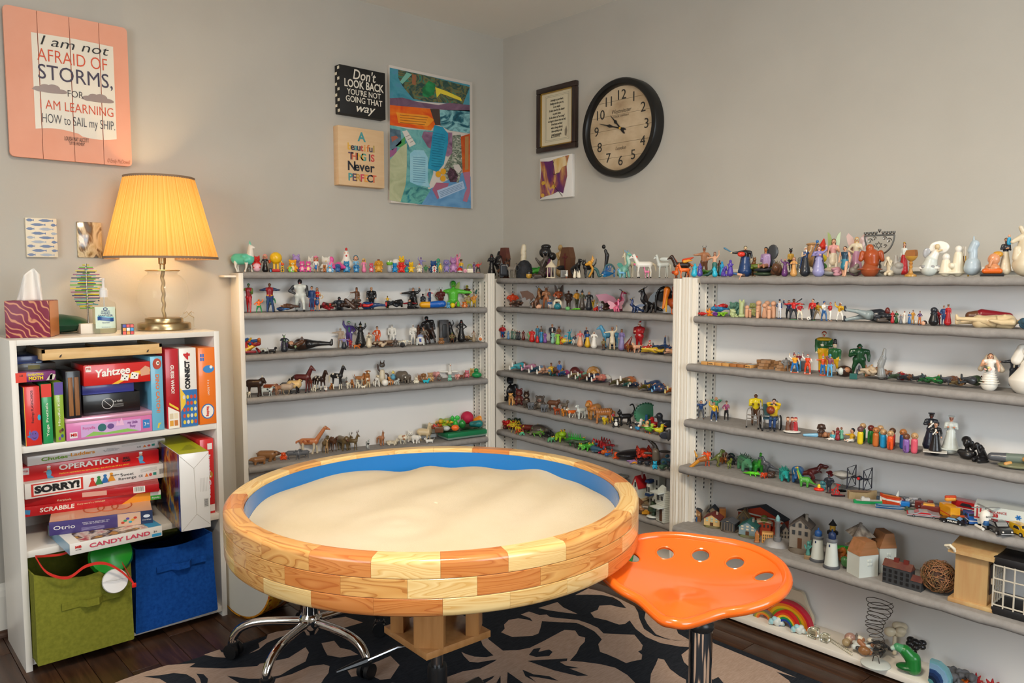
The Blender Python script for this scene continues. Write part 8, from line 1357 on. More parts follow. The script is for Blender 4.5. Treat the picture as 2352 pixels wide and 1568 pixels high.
for k,(x,z,r)in enumerate(((-.32,.78,.09),(-.17,.83,.07),(.32,.78,.09),(.17,.83,.07),(-.2,.66,.06),(.2,.66,.06))):MB().Tu([(w*x+w*r*(1-t/9)*cos(t),0,h*z+w*r*(1-t/9)*sin(t))for t in LS(0,7.5,18)],.0016,5).Bd('scroll',sv,b)
for k in rn(9):MB().La([(.002,0),(.003,.004),(.005,.006),(.005,.011),(0,.011)],8,(w*(-.48+.12*k),0,h*.9+(.008 if k==4 else 0))).Bd('candle_cup',sv,b)
C0('white angel statuette kneeling in prayer',447,560,558,797,CR_('a1'),-30,d=.03);C0('grey and white carved dove statuette',520,655,538,795,{'body':RK('a8a49c',8,8)['body']+[RC((0,0,.6),.12,(0,-.05,.9),.1,'lg'),RC((.2,0,.5),.1,(.3,0,.85),.05,'d1')]},d=.04);C0('crowned saint in crimson robe',640,727,395,790,H('sk','br','a5','r',pose='g',sk_='a3',cape='a3',hat=('k','gd'),long=.12,base='cr'),-20,d=.05)
b,w,h=So('turned wooden goblet with a small ark on top'+SFX[0],(720,862,490,790),'goblet','wooden_goblet',d=.025);tw_=Nm('turned_maple',[(.3,'d5'),(.7,'gd')],14,(1,1,3),rough=.35,coat=.3);k=h
MB().La([(w*.48,0),(w*.46,.005),(w*.2,k*.12),(w*.1,k*.3),(w*.16,k*.36),(w*.1,k*.42),(w*.16,k*.5),(w*.09,k*.56),(w*.3,k*.62),(w*.47,k*.72),(w*.49,k*.76),(0,k*.76)],24).Bd('goblet',tw_,b);MB().Pr([(-w*.4,k*.76),(w*.4,k*.76),(w*.42,k*.86),(w*.36,k),(-w*.32,k*.98),(-w*.42,k*.86)],-w*.3,w*.3,'xz').Bd('ark',Nm('ark_wood',[(.3,'8a5a24'),(.7,'f9')],14,rough=.5),b)
C0('white and silver angel with lace halo wings',875,1195,380,790,{'body':[RC((-.1,0,.05),.3,(-.05,0,.3),.22,'a5'),RC((-.05,0,.3),.2,(.1,0,.6),.13,'w'),BL((.15,-.03,.82),(.09,.1,.11),'bg'),RC((.02,-.05,.6),.05,(.3,-.1,.7),.04,'bg')],'lace_wing':[BL((.22,.08,.8),(.34,.06,.24),'w'),BL((-.2,.08,.6),(.14,.05,.2),'si')],'ruffle':[BL((-.1+.28*cos(t),-.12+.1*sin(t),.06+.05*(j%2)),(.09,.07,.06),('w','a09e9c')[j%2])for j,t in enumerate(LS(0,6.2,12))]},d=.04,name='angel_statuette')
C0('white porcelain family group at prayer',1108,1408,440,788,O([q for x,z in((-.18,.72),(.18,1))for q in(RC((x,0,.1),.2,(x,0,z-.3),.14,'cr'),BL((x,-.03,z-.1),(.12,.12,.13),'w'))]+[BL((0,-.15,.3),.1,'cr'),BL((0,0,.03),(.42,.26,.06),'cr')]),d=.05,name='porcelain_group',cat='statuette');C0('pale blue stone tower figure',1420,1590,318,780,O([RC((0,0,0),.28,(0,0,.1),.26,'h7'),RC((0,0,.1),.16,(0,0,.6),.13,'h7'),RC((-.05,0,.55),.14,(.05,0,.75),.15,'h7'),RC((0,0,.75),.05,(0,0,1),.025,'h7')]),d=.045,name='tower_statuette')
b,w,h=So('small gold candelabrum behind the blue tower'+SFX[0],(1403,1575,450,660),'candelabrum','candelabrum',d=.08,zoff=.026)
for r_ in(.5,.36,.22):MB().Tu([(w*r_*cos(t),0,h*.55+h*.5*sin(t))for t in LS(PI,2*PI,14)],.0016,6).Bd('arm',mat('polished_gold','gd',.2,.9),b)
for r_ in(-.5,-.36,-.22,.5):MB().Tu([(w*r_,0,h*.55),(w*r_,0,h)],.002,6).Bd('candle','w',b)
MB().Tu([(0,0,-.026),(0,0,h*.1)],.0025,6).Bd('stem',mat('polished_gold'),b)
C0('orange elephant headed deity seated on a black base',1635,1868,502,778,{'body':[BL((0,0,.35),(.3,.2,.2),'d08a5a'),BL((.05,0,.7),(.24,.2,.26),'d8946a'),RC((-.05,-.15,.65),.09,(-.12,-.2,.4),.06,'d08a5a'),RC((-.3,-.1,.22),.12,(.3,-.1,.22),.12,'a9'),BL((.2,.05,.9),(.2,.14,.14),'e2')],'base':[BX_((0,0,.06),(.46,.24,.06),'k',.01)]},d=.03,name='deity_statuette');C0('friar carrying a child in blue',1845,1960,303,775,{**H('sk','dbr','a4','w',pose='g',sk_='a1',bd='dbr',arm='xf',base='a5'),'child':[RC((.1,-.06,.82),.07,(.1,-.06,.95),.06,'3aa8d8'),BL((.1,-.07,1.04),.05,'sk')]},d=.06);C0('tall cream stone statue of a robed figure at the frame edge',1962,2290,175,780,O([RC((0,0,.05),.3,(0,0,.15),.28,'a1'),RC((0,0,.15),.24,(0,0,.5),.2,'a1'),RC((-.05,0,.5),.16,(.05,0,.8),.15,'a1'),RC((-.12,-.05,.72),.07,(-.3,-.1,.6),.05,'a1'),RC((-.1,0,.85),.06,(-.15,-.04,.95),.05,'a1'),BL((.15,0,.92),(.12,.12,.12),'a1'),RC((-.2,-.1,.2),.1,(-.2,-.1,.42),.08,'a1'),RC((.1,-.15,.2),.09,(.1,-.15,.42),.07,'a1')]),d=.05,name='stone_statuette')
row('C',1,1560,500,5.227)
T('red bendy figure lying at the shelf end',203,345,1125,1190,H('r',None,'r','r','r',fat=1.6,hd=1.6),lie=70,d=-.005);T('orange bendy figure',295,408,1090,1180,H('h2',None,'h2','h2','h2','uo','f',fat=1.6,hd=1.6),40,d=.0);T('bright blue bendy figure',330,545,1040,1140,H('e6',None,'e6','e6','e6','oo','s',fat=1.7,hd=1.7),lie=90,d=.03,zoff=.008);T('red bendy figure on top of the heap',398,535,1012,1098,H('r',None,'r','r','r','uo','s',fat=1.8,hd=1.8),lie=-80,d=.04,zoff=.018);T('purple bendy figure',378,470,1120,1178,HP(['7a3a94','8a4aa0'],3,8),d=.0);T('lime green bendy figure',448,545,1120,1182,HP(['8ac02a','7ab02a'],7,8),d=.0)
T('teal green soft bear',560,690,1005,1185,D('5f8a78',arm='u'),d=.06);T('dark teal soft bear',640,760,1005,1185,D('4f7a68'),d=.08);T('glow green soft bear lying with feet up',560,695,1095,1200,D('h8'),50,d=.0);T('tall glow green soft figure',690,772,978,1195,O([RC((0,0,.15),.17,(0,0,.8),.15,'h8'),RC((-.1,0,.85),.08,(-.12,0,1),.06,'h8'),RC((.1,0,.85),.08,(.1,0,1),.06,'h8'),RC((-.1,-.2,.08),.1,(.12,-.2,.08),.1,'h8')]),d=.02);T('olive green soft round head figure',820,905,1010,1200,D('a8aa6a',ear='f'),d=.08)
for i,(x0,x1,y0,y1)in enumerate(((770,835,1055,1208),(825,864,1100,1208),(898,978,997,1208),(905,955,1098,1212),(972,1045,1030,1212),(1000,1080,1000,1195),(1038,1095,1062,1217),(1078,1152,1003,1215))):
 T(('plain peg doll next to the olive bear','smallest plain peg doll at the bear side','tall plain peg doll in front of others','small plain peg doll before the tall one','plain peg doll with flared dress','plain peg doll tallest at the back','medium plain peg doll in the front line','wide plain peg doll beside the baseball player')[i],x0,x1,y0,y1,PG('sk','sk',0,1.6,i==4),fin='m',d=(.02,.02,.03,.0,.02,.07,.0,.03)[i],group='unpainted wooden peg dolls')
T('baseball player in white with blue number',1140,1225,972,1220,H('sk','k','d8d8dc','d8d8dc','a7','dh','p',sv_='a7',hat=('c','a7'),base='a7'),160,d=.02)
T('footballer in red shirt and black shorts with arms wide',1228,1478,972,1232,H('sd','k','r','a4','k','oo','k',base='f3',sv_='r'),d=.01);T('batter in dark blue behind the footballer',1225,1450,965,1215,{**H('sk','k','2a2a54','a4','k','uo','w'),'bat':[RC((.3,-.05,.9),.02,(.5,-.05,1.08),.035,'a4')]},d=.06);T('baseball player in red top and white trousers',1395,1480,1018,1220,H('sk','r','a3','cr','w','df','w',hat=('h','r')),30,d=.02);T('soccer player in red kicking a ball',1500,1640,972,1235,H('sk','k','r','a4','k','df','w',base='f3'),-30,d=.01);T('soccer ball at the player foot',1520,1567,1182,1230,BB_(((0,0,.5),.5,'w'),((0,-.42,.5),.14,'k'),((.35,-.25,.7),.12,'k'),((-.35,-.25,.35),.12,'k'),((.2,-.35,.2),.12,'k')),d=-.005,name='toy_ball');T('cricketer in yellow bending down',1590,1710,1015,1230,H('sk','k','d6','sa','k','ff','w',hat=('h','k')),40,d=.04);T('baseball player in blue helmet and white',1680,1790,997,1240,H('sk','d8','w','d4','d4','fo','w',hat=('h','d8')),40,d=.01);T('baseball player in red shirt batting',1750,1830,1010,1242,H('sk','r','a3','w','k','ff','w',hat=('h','a3'),base='sk'),-30,d=.02);T('catcher in yellow throwing',1845,1960,1005,1242,H('sm','w','d6','w','k','uf','k',gv='e3'),-20,d=.02)
row('C',1,1940,480,5.226)
T('large American football player lying on his front',-68,530,1160,1375,H('8a5a40','si','a4','8f9a9a','a4','ou','w',hat=('h','d1'),fat=1.5,sv_='a4'),lie=-88,d=.03);T('brown toy football',482,528,1168,1240,BB_(((0,0,.5),(.3,.3,.5),'e3')),d=.07,zoff=.02,name='toy_football');T('grey motor cyclist toys heaped',330,545,1255,1372,HP(['a4','a6','e7','k'],4,16),d=.03)
for i,(x0,x1,y0,y1,tp,sk2,hr2,lb)in enumerate(((540,590,1213,1367,'a3',1,'f4','tiny lady in red gown'),(585,638,1217,1365,'f7',1,'h6','tiny lady in dark green coat'),(640,690,1262,1370,'e7',1,'gy','tiny person in grey'),(678,738,1217,1372,'w',1,'w','tiny maid in white apron'),(748,790,1228,1375,'d4',1,'k','tiny lady in blue'),(780,838,1205,1375,'e2',0,'k','tiny man in mustard suit'),(862,922,1217,1380,'5a3a64',0,'a8381f','tiny man in plum coat'))):
 T(lb+' on a blue base',x0,x1,y0,y1,H('sk',hr2,tp,'f8' if i==6 else tp,'k','hh','g' if sk2 else 'p',sk_=tp if sk2 else None,base='d8'),d=.01+.01*(i%2))
T('small white ball',828,870,1325,1375,BB_(((0,0,.5),.5,'w')),d=.03);T('doll head with dark hair',912,975,1335,1385,BB_(((0,0,.4),.4,'sk'),((.2,.1,.5),.4,'dbr')),d=.0);T('black wooden chess queen',992,1108,1178,1392,O([RC((0,0,.08),.32,(0,0,.5),.2,'k'),BL((0,0,.62),(.24,.24,.06),'a4'),BL((0,0,.84),(.22,.22,.2),'a4')]),d=.0,name='chess_piece',cat='chess piece');T('knight in red armour raising a sword',1045,1175,1125,1388,{**H('h6',None,'a3','j5','br','du','p',hat=('p','e3'),fat=1.4),'sword':[RC((.2,-.02,1.05),.02,(.02,0,1.5),.012,'si')]},d=.04);T('soldier in navy coat and brown boots',1135,1202,1150,1392,H('sk','8a5a44','a7','a7','sd','hd','p',fat=1.3),d=.01);T('king in red and teal cloak with crown',1190,1260,1140,1390,H('c88a6a','br','a3','r',pose='g',sk_='a3',cape='2a6a6a',hat=('k','e8')),d=.01)
T('ivory carved knight lying on its back',1325,2110,1262,1425,H('bg','bg','bg','bg','bg','xd','p',sk_='bg',fat=1.4,belt='f2'),lie=-88,d=.0);T('dark red robed carved figure lying behind',1470,1960,1195,1300,O([RC((-.4,0,.2),.2,(.5,0,.15),.14,'j5'),RC((-.8,0,.15),.16,(-.6,0,.15),.2,'sd')]),d=.075,zoff=.012,name='carved_figure');T('teal and black ornament at the frame edge',2070,2200,1300,1440,RK('f6',6),d=.01)
row('C',2,1560,740,4.9)
for i,(x0,x1,c)in enumerate(((236,318,'e4'),(314,396,'dca868'),(392,478,'e4'),(472,562,'e4'),(560,646,'d5'),(643,726,'d5'),(720,826,'e4'))):
 b,w,h=So('%s wooden word block in the line%s'%(('first','second','third','fourth','fifth','sixth','seventh')[i],SFX[0]),(x0,x1,415+7*i,458+9*i),'block','wooden_block',d=-.005+.003*i,group='printed wooden blocks');w=.0205*1.2;b.rotation_euler.z=UC.rz
 MB().box((0,.03,.0055),(w-.0006,.06,.011),.001).Bd('block',mat('block_'+c,c,.5),b);poly(b,'picture',[(-w*.45,.006,.011),(w*.45,.006,.011),(w*.45,.05,.011),(-w*.45,.05,.011)],Nm('print_%d'%(i%3),[(.3,('7a9a6a','sm','8a94b0')[i%3]),(.5,'a1'),(.7,('j2','c8a084','b07a64')[i%3])],40,rough=.5),.0004,(0,0,1))
 if i in(1,6):text(b,('empathy','Make a Choice')[i>3],.0055,(0,-.0004,.0055),(1,0,0),(0,0,1),'k',width=w*.7)
for x0,x1,n_ in((820,1022,3),(1018,1232,3)):
 b,w,h=So('stack of star shaped wooden coasters, %s%s'%('nearer the word blocks' if x0<900 else 'nearer the small figures',SFX[0]),(x0,x1,395,545),'coasters','coaster_stack',d=.015)
 for k in rn(n_):MB().Pr([((w*.5 if j%2==0 else w*.33)*cos(2*PI*j/12+.25*k),.03+(w*.5 if j%2==0 else w*.33)*sin(2*PI*j/12+.25*k))for j in rn(12)],.0105*k,.0105*k+.0098).Bd('coaster',Nm('coaster_wood',[(.3,'a8'),(.7,'a5835c')],9,(3,1,1),rough=.6),b)
T('grey plastic ape',1130,1235,395,552,H('gy',None,'gy','gy','gy','hd','k',fat=1.6,hd=1.3),d=.02);T('acrobat in yellow and blue on an orange base',1205,1345,350,577,H('bg','d8562a','h3','b','w','ud','k',base='j1',sv_='w'),d=.005);T('blue clown raising both hands',1265,1382,328,560,H('cr','4a90c8','7a2434','h4','h4','uu','p',base='h4',fat=1.2),d=.05);T('grey drum toy',1345,1408,415,530,O([BX_((0,0,.5),(.5,.3,.5),'e5',.1)]),d=.07,name='toy_crate');T('orange red clown on a round base',1360,1480,350,592,H('w','d9','d9','d9','w','uf','p',base='j1',sv_='w'),d=.0)
T('tall clown statue in green and yellow with red hair',1500,1690,95,560,{**H('cr','d3','f7','d6','a3','dx','p',fat=1.5,sk_='d6',sv_='f7'),'ruff':[BL((0,0,.8),(.2,.16,.06),'d6')],'nose':[BL((0,-.09,.9),.025,'r')]},d=.07);T('clown statue with black top hat and green coat',1660,1795,183,560,{**H('a1','d3','f7','d6','k','dd','k',hat=('t','k'),fat=1.5,sv_='f7',hd=1.2)},d=.04);T('clown in orange shirt and blue trousers',1515,1640,345,585,H('w','j1','d8562a','b','j1','od','p',base='j1',hat=('p','j1')),d=.0);T('pale blue clown on its own base',1628,1720,355,605,H('f5','f5','8a4a5a','f5','f5','bd','p',base='f5'),d=-.005);T('carved mask head lying on its side',1738,1922,490,608,O([BL((0,0,.4),(.5,.35,.38),'dbr'),BL((-.2,-.2,.4),(.2,.18,.25),'a5'),BL((.15,-.2,.5),(.2,.16,.2),'sm'),BL((-.45,-.1,.45),.12,'d1')]),d=.02,name='carved_mask',cat='ornament')
T('dark green army figure striding',1858,2135,247,600,H('dgn',None,'dgn','dgn','dgn','fd','k',fat=1.3),d=.06);T('little teal box',1912,1990,575,632,O([BX_((0,0,.4),(.5,.3,.4),'f1',.03)]),d=-.01,name='toy_box')
row('C',2,1940,740,4.354)
T('soldier in tan cap lying with boots forward',100,300,413,575,H('tn','br','sa','sa','a4','xd','p',fat=1.5,hat=('b','tn'),hd=1.3),lie=-65,maxd=.1,d=.01);T('bare tan figure lying with an arm raised',175,432,432,578,H('sm','br','sm','sm','sm','uo','w',fat=1.3,sv_='sk'),lie=-85,d=.05);T('grey stone carving of an embracing couple',300,400,255,575,{'body':[RC((0,0,.05),.16,(-.05,0,.35),.11,'d1'),RC((-.05,0,.35),.13,(.05,0,.6),.12,'d1'),RC((.05,0,.6),.1,(.1,0,.9),.06,'d1'),RC((-.15,-.05,.45),.05,(.0,-.1,.7),.04,'d1')],'base':[BL((0,0,.01),(.24,.2,.02),'9a9c9e')]},d=.03,name='stone_statuette')
for i,(x0,x1,y0,y1,tp,lg,lb)in enumerate(((395,605,490,605,'j5','e1','soldier in red and green lying down'),(520,650,500,615,'sd','a4','soldier in brown check lying with black boots'),(640,800,505,605,'3a4a4f','dg','bald soldier in grey lying down'),(700,850,530,610,'3f6a34','f7','soldier in leafy green lying down'),(785,985,515,635,'1f6a30','1f6a30','bright green soldier lying on his side'),(930,1090,515,655,'sd','e5','soldier in brown vest lying with grey boots'),(1020,1180,555,660,'a8','e8','soldier in tan trousers lying down'),(1120,1325,505,672,'e1','dg','soldier in grey green armour lying with arms out'))):
 T(lb,x0,x1,y0,y1,H(('sk','sd')[i%2],'dbr',tp,lg,'k',('xd','hd','dx','oo')[i%4],'p',fat=1.5,hd=1.2),lie=-60 if i!=4 else-85,maxd=.1,d=.015)
T('bride in tiered white gown holding a bouquet',1275,1590,315,690,{**H('sk','sd','w','w',pose='g',sk_='w',arm='fd',sv_='sk',long=.12),'tier':[BL((0,.01,.08+.07*k),(.25-.022*k,.24-.022*k,.022),'w')for k in rn(6)],'veil':[RC((.05,.08,.9),.06,(.22,.08,.5),.08,'b8a890'),RC((-.05,.08,.9),.06,(-.18,.08,.5),.07,'b8a890')],'bouquet':[BL((-.04+.05*cos(t),-.19,.54+.05*sin(t)),.035,c)for t,c in zip(LS(0,5.5,6),('e9','ecd88a','e1','e9','e1','ecc8b0'))]},d=.02);T('groom in black suit holding hands with the bride',1545,1760,315,590,H('c88a68','dbr','a4','a4','k','oh','p',tie='cr',fat=1.2),d=.07,zoff=.012);T('large glazed white bride and groom statue',1568,2010,210,735,{'body':[RC((.05,0,.08),.36,(.05,0,.4),.16,'w'),RC((.05,0,.4),.14,(.08,0,.62),.11,'w'),BL((.0,0,.8),(.1,.1,.11),'w'),RC((.25,0,.3),.14,(.25,0,.7),.12,'w'),BL((.25,0,.9),(.09,.09,.1),'w')],'veil':[RC((-.06,.03,.85),.1,(-.14,.05,.55),.11,'w')]},d=.01,name='glazed_statuette')
row('C',3,1560,740,4.9)
T('man in blue shirt with both hands raised',148,302,868,1110,H('sk','k','a7','e5','br','uu','p',base='d1'),d=.01);T('boy in yellow jumping with arms out',300,432,885,1132,H('sk','sd','d6','a7','w','ud','w',base='d1'),20,d=.0);T('long haired girl in green holding her head',330,455,843,1065,H('sk','wd','3f8a64','a4','k','bb','w',long=.2),d=.07);T('woman in pink jumper walking',465,550,880,1095,H('sk','k','8f3f64','k','dbr','hf','p',base='d1',hat=('c','dbr')),d=.05)
e=T('elderly woman in yellow blouse standing behind a walker',757,905,795,1172,H('br','w','e0c81f','br','dbr','ff','p',fat=1.35,sv_='e0c81f'),d=.035)
b,w,h=So('silver walking frame held by the woman in yellow'+SFX[0],(745,900,975,1190),'walking frame','walking_frame',d=-.004);sv2=mat('toy_silver','lg',.3,.7);m=MB()
for x in(-.48,.48):m.Tu(bez([(x*w,0,0),(x*w*.95,0,h*.6),(x*w*.9,0,h*.9),(x*w*.88,.012,h),(x*w*.9,.03,h*.96),(x*w*.95,.04,h*.5),(x*w,.045,0)],4),.0018,6)
for z in(.5,.68):m.Tu([(-.46*w,0,h*z),(.46*w,0,h*z)],.0018,6)
m.Bd('tube_frame',sv2,b)
for x in(-.48,.48):MB().La([(.003,0),(.003,.006),(0,.006)],8,(x*w,0,0)).Bd('rubber_tip','k',b)
T('boy in yellow shirt seated in a wheelchair',945,1095,862,1180,H('sk','dbr','e0b81f','a7','k','bb','t',fat=1.3),-10,d=.004,zoff=.004);T('orange basketball held by the seated boy',978,1046,880,948,BB_(((0,0,.5),.5,'8a3a1c')),d=-.006,zoff=.05,name='basketball',cat='ball')
b,w,h=So('silver and black wheelchair under the seated boy'+SFX[0],(918,1160,905,1215),'wheelchair','wheelchair',d=.0,rot=8)
MB().box((-.05*w,.025,h*.42),(w*.62,.04,.003)).Bd('seat','24485a',b);MB().box((-.0*w,.058,h*.66),(w*.6,.003,h*.42)).Bd('backrest','3a5a5c',b)
for x,nm in((-.42,0),(.34,1)):m=MB();m.Tu(bez([(x*w,.0,h*.1),(x*w,.0,h*.45),(x*w,.012,h*.52),(x*w,.04,h*.52),(x*w,.05,h*.9),(x*w,.062,h*.97)],4),.0026,6).Tu([(x*w,0,h*.2),(x*w,.05,h*.2)],.0022,6);m.Bd('side_frame',sv2,b)
for x in(-.4,.46):
 m=MB();m.Tu([(x*w,.04+h*.24*cos(t),h*.25+h*.24*sin(t))for t in LS(0,2*PI,24,endpoint=False)],.0028,6,True)
 for k in rn(6):m.Tu([(x*w,.04,h*.25),(x*w,.04+h*.24*cos(k*PI/3),h*.25+h*.24*sin(k*PI/3))],.0009,4)
 m.Bd('wheel','k',b)
for x in(-.42,.12):MB().at((0,0,0),(0,PI/2,0)).La([(.006,-.002),(.006,.002),(0,.002)],12,(-.006,.0,x*w)).Bd('front_wheel','k',b)
for x in(-.22,.1):MB().box((x*w,-.012,h*.12),(w*.14,.018,.003)).Bd('footplate','k',b)
T('snowy family ornament with red hats',1148,1328,1068,1252,{'base':[BL((0,0,.06),(.5,.4,.08),'w')],'body':[q for x,c in((-.25,'sd'),(0,'e3'),(.22,'a3'))for q in(RC((x,0,.1),.14,(x,0,.55),.1,c),BL((x,-.02,.72),.1,'sk'),BL((x,.02,.8),(.1,.1,.07),c))]},d=.005,name='family_ornament')
T('baby doll in light blue lying on its front',1385,1600,1240,1318,O([RC((-.5,0,.1),.08,(.2,0,.14),.13,'7fb4d0'),BL((.42,0,.16),.15,'br')]),d=.01,name='baby_doll');T('dark skinned baby doll sitting',1535,1632,1138,1280,D('a2',ear='f',by='a2',badge=None),d=.03);T('pink baby doll curled up',1580,1695,1240,1312,RK('sm',3,6),d=.02);T('toddler doll in blue top and white nappy',1630,1745,1220,1345,H('sk','f4','4aa8b4','w','sk','ff','f',hd=2,fat=1.5),-50,d=.0);T('mother doll in red sari',1745,1795,1182,1345,SU('j5','br',w=.2,halo='j5'),d=.01);T('toddler doll in mint green',1785,1840,1178,1325,H('sm','e3','6ab090','6ab090',pose='g',sk_='6ab090',hd=1.9,fat=1.4),d=.03);T('toddler doll in yellow shirt reaching',1838,1958,1193,1325,H('sk','a4','d6','w','sk','rr','f',hd=1.9,fat=1.5),-50,d=.01)
row('C',3,1940,740,4.354)
for i,(x0,x1,y0,y1,c,hd2,dd,lb)in enumerate(((103,182,1045,1242,'e0c41f','6a4a4a',.01,'yellow peg doll with dark brown head'),(132,202,1010,1210,'2a8a3a','tn',.05,'green peg doll with tan head behind the yellow one'),(208,288,1033,1232,'h9','e3',.04,'dark green peg doll with brown head'),(258,337,1053,1257,'f8','d5',.01,'mustard brown peg doll'),(305,380,1033,1215,'2a8a8a','tn',.06,'teal peg doll at the back'),(333,412,1073,1277,'1f90c4','tn',.01,'bright blue peg doll'),(403,483,1087,1292,'j1','tn',.0,'orange peg doll with lettering'),(425,500,1060,1260,'d0404a','br',.05,'coral red peg doll behind the orange one'),(525,612,1072,1280,'d8','d5',.04,'navy blue peg doll'),(560,642,1117,1322,'8a62a8','sd',-.005,'lilac peg doll with lettering'),(643,723,1107,1317,'d85a6a','tn',.0,'pink peg doll with smiling head'))):
 e=T(lb,x0,x1,y0,y1,PG(c,hd2,1,1.55),d=dd,group='painted peg dolls')
 if i in(2,6,9):text(e,{2:'Nervous',6:'Jealous',9:'Calm'}[i],.009,(-.003,-.0125,.014),(0,0,1),(-1,0,0),'k',lift=.0006)
T('graduate in navy gown and cap with diploma',760,905,905,1300,{**H('a2','k','a4','k',pose='g',sk_='1d1f32',hat=('m','a4'),arm='xx',tie='w',base='c8c4bc',fat=1.1),'diploma':[RC((-.06,-.18,.58),.025,(.06,-.18,.72),.025,'w')]},d=.06);T('graduate lady in black gown on a white card',770,985,1000,1372,{**H('sk','dbr','k','k',pose='g',sk_='k',hat=('m','a4'),arm='xd',tie='w'),'diploma':[RC((-.08,-.19,.6),.022,(.02,-.19,.74),.022,'w')],'card':[BX_((0,-.05,.004),(.36,.26,.006),'w',.002)]},d=.005);T('graduate in white gown and cap on a white base',940,1118,937,1345,{**H('d88a6a','9a3a20','a5','w',pose='g',sk_='a5',hat=('m','a5'),arm='ff',fat=1.2),'base':[BX_((0,0,.01),(.3,.26,.02),'a5',.01)]},d=.05)
T('black carved bust of a woman',1115,1290,1143,1380,BT('k'),-20,d=.03);T('black carved kneeling mourner',1250,1408,1200,1438,CR_('k'),-45,d=.01);T('sleeping man figurine in grey blue clothes on a rock',1430,1860,1310,1500,{'rock_base':[BL((.15,-.1,.06),(.5,.3,.09),'7a7a5c')],'body':[RC((-.5,.05,.25),.13,(-.1,.05,.25),.16,'e5'),RC((-.1,.05,.25),.16,(.35,.05,.28),.15,'6f7a6e'),BL((.55,-.05,.3),(.17,.16,.17),'br'),BL((.42,-.12,.3),(.1,.08,.1),'e4'),RC((0,-.2,.15),.06,(-.12,-.28,.12),.06,'e4')]},d=.0,name='sleeping_figurine')
row('C',4,1550,1000,4.9)
T('golden brown pterosaur with folded wing hanging down',130,340,165,520,O([RC((.15,0,.62),.1,(.4,0,.68),.13,'f9'),RC((.0,.05,.75),.06,(-.12,.05,.95),.02,'e2'),RC((.1,-.02,.6),.08,(-.3,-.05,.35),.07,'c8841f'),RC((-.3,-.05,.35),.07,(-.42,-.05,.0),.02,'d8941c')]),d=-.03,zoff=-.04,name='toy_dinosaur',cat='toy animal');T('bright orange raptor standing upright',285,388,170,378,H('j1',None,'j1','j1','j1','of','p',fat=1.2,hd=.9,wing=('s','d9')),20,d=.0);T('olive green long crested dinosaur',355,545,148,410,N('rex','54602a','ol',leg='ol'),100,d=.02);T('rust orange horned dinosaur head',450,540,165,345,N('tri','f9',spike='sd'),20,d=.07);T('small olive standing dinosaur',535,615,245,415,N('rex','6f7a2a','8a8a3a'),30,d=.02);T('dark teal plated dinosaur',548,650,190,380,N('stego','a4',spike='24403f'),40,d=.08);T('green armoured dinosaur with dark back',598,800,215,485,N('spiky','4f8a64','5f9a74',spike='3a5a44'),20,d=.02)
T('long necked bright green dinosaur',790,925,175,450,N('sauro','2f8a2f','j3'),15,d=.04);T('lime green flat baby dinosaur',742,912,400,488,LZ_('5fd01f'),80,d=-.01);T('slate blue duck billed dinosaur',915,1160,235,510,N('rex','e5','d2',leg='43484c'),-95,d=.05);T('red orange small dinosaur',920,1035,415,522,N('tri','d3',spike='d9'),-30,d=-.005);T('brown armoured baby dinosaur',1010,1110,400,500,RK('a2',4,7),d=.02);T('shiny teal horned dinosaur',1090,1232,355,560,N('spiky','t','t',spike='17806f'),10,d=.0);T('blue horned dinosaur with tall spikes',1232,1365,330,595,N('tri','d4',spike='1f547c'),-10,d=.01);T('brown tyrannosaur roaring',1275,1692,312,590,N('rex','f4','sd'),95,d=.06);T('green and yellow long necked dinosaur',1338,1588,355,618,N('sauro','4f9a3a','d8a84a'),-95,d=.0)
T('red crab boat with a yellow rider',1525,1690,555,655,O([BL((0,0,.2),(.5,.3,.2),'d8301c'),BL((0,0,.6),(.16,.14,.25),'e8c82a')]),d=-.01,name='toy_boat');T('teal elephant rider',1618,1690,510,630,D('4a8a94',ear='f'),d=.015);T('black armoured robot figure',1660,1775,435,675,H('a4',None,'a4','a4','k','hh','p',fat=1.7,hd=1.3,base='a2'),d=-.01);T('small red beetle vehicle',1690,1775,395,450,RK('dr',5,6),d=.08,zoff=.03)
b,w,h=So('oval grey toy spacecraft on a clear stand'+SFX[0],(1770,1990,395,640),'toy spacecraft','toy_spacecraft',d=.05);MB().La([(w*.1,h*.6),(w*.42,h*.78),(w*.48,h*.84),(w*.4,h*.92),(w*.15,h),(0,h)],20).Bd('hull',Nm('grey_panel',[(.4,'a8a49a'),(.6,'lg')],50,rough=.5),b);MB().Tu([(0,0,0),(0,0,h*.62)],.003,6).La([(w*.22,0),(w*.2,.004),(0,.006)],16).Bd('stand',mat('clear_plastic'),b)
b,w,h=So('black toy spacecraft with two square frame wings'+SFX[0],(1965,2182,345,640),'toy spacecraft','toy_spacecraft',d=.06);MB().La([(.0,-w*.14),(w*.12,-w*.08),(w*.14,0),(w*.12,w*.08),(0,w*.14)],14,(0,0,h*.58)).Bd('cockpit','a4',b);MB().at((0,-w*.12,h*.58),(PI/2,0,0)).La([(w*.08,0),(w*.07,.004),(0,.005)],12).Bd('porthole','r',b)
MB().Tu([(-w*.42,0,h*.58),(w*.42,0,h*.58)],.003,6).Tu([(0,0,0),(0,0,h*.5)],.002,6).Bd('axle','a4',b)
for x in(-.42,.42):
 m=MB();P_=[(x*w,-.03,h*.2),(x*w,.03,h*.2),(x*w,.03,h*.96),(x*w,-.03,h*.96)];m.Tu(P_,.0016,4,True).Tu([P_[0],P_[2]],.0012,4).Tu([P_[1],P_[3]],.0012,4).Tu([(x*w,-.03,h*.58),(x*w,.03,h*.58)],.0012,4);m.Bd('wing_frame','1d1b2a',b)
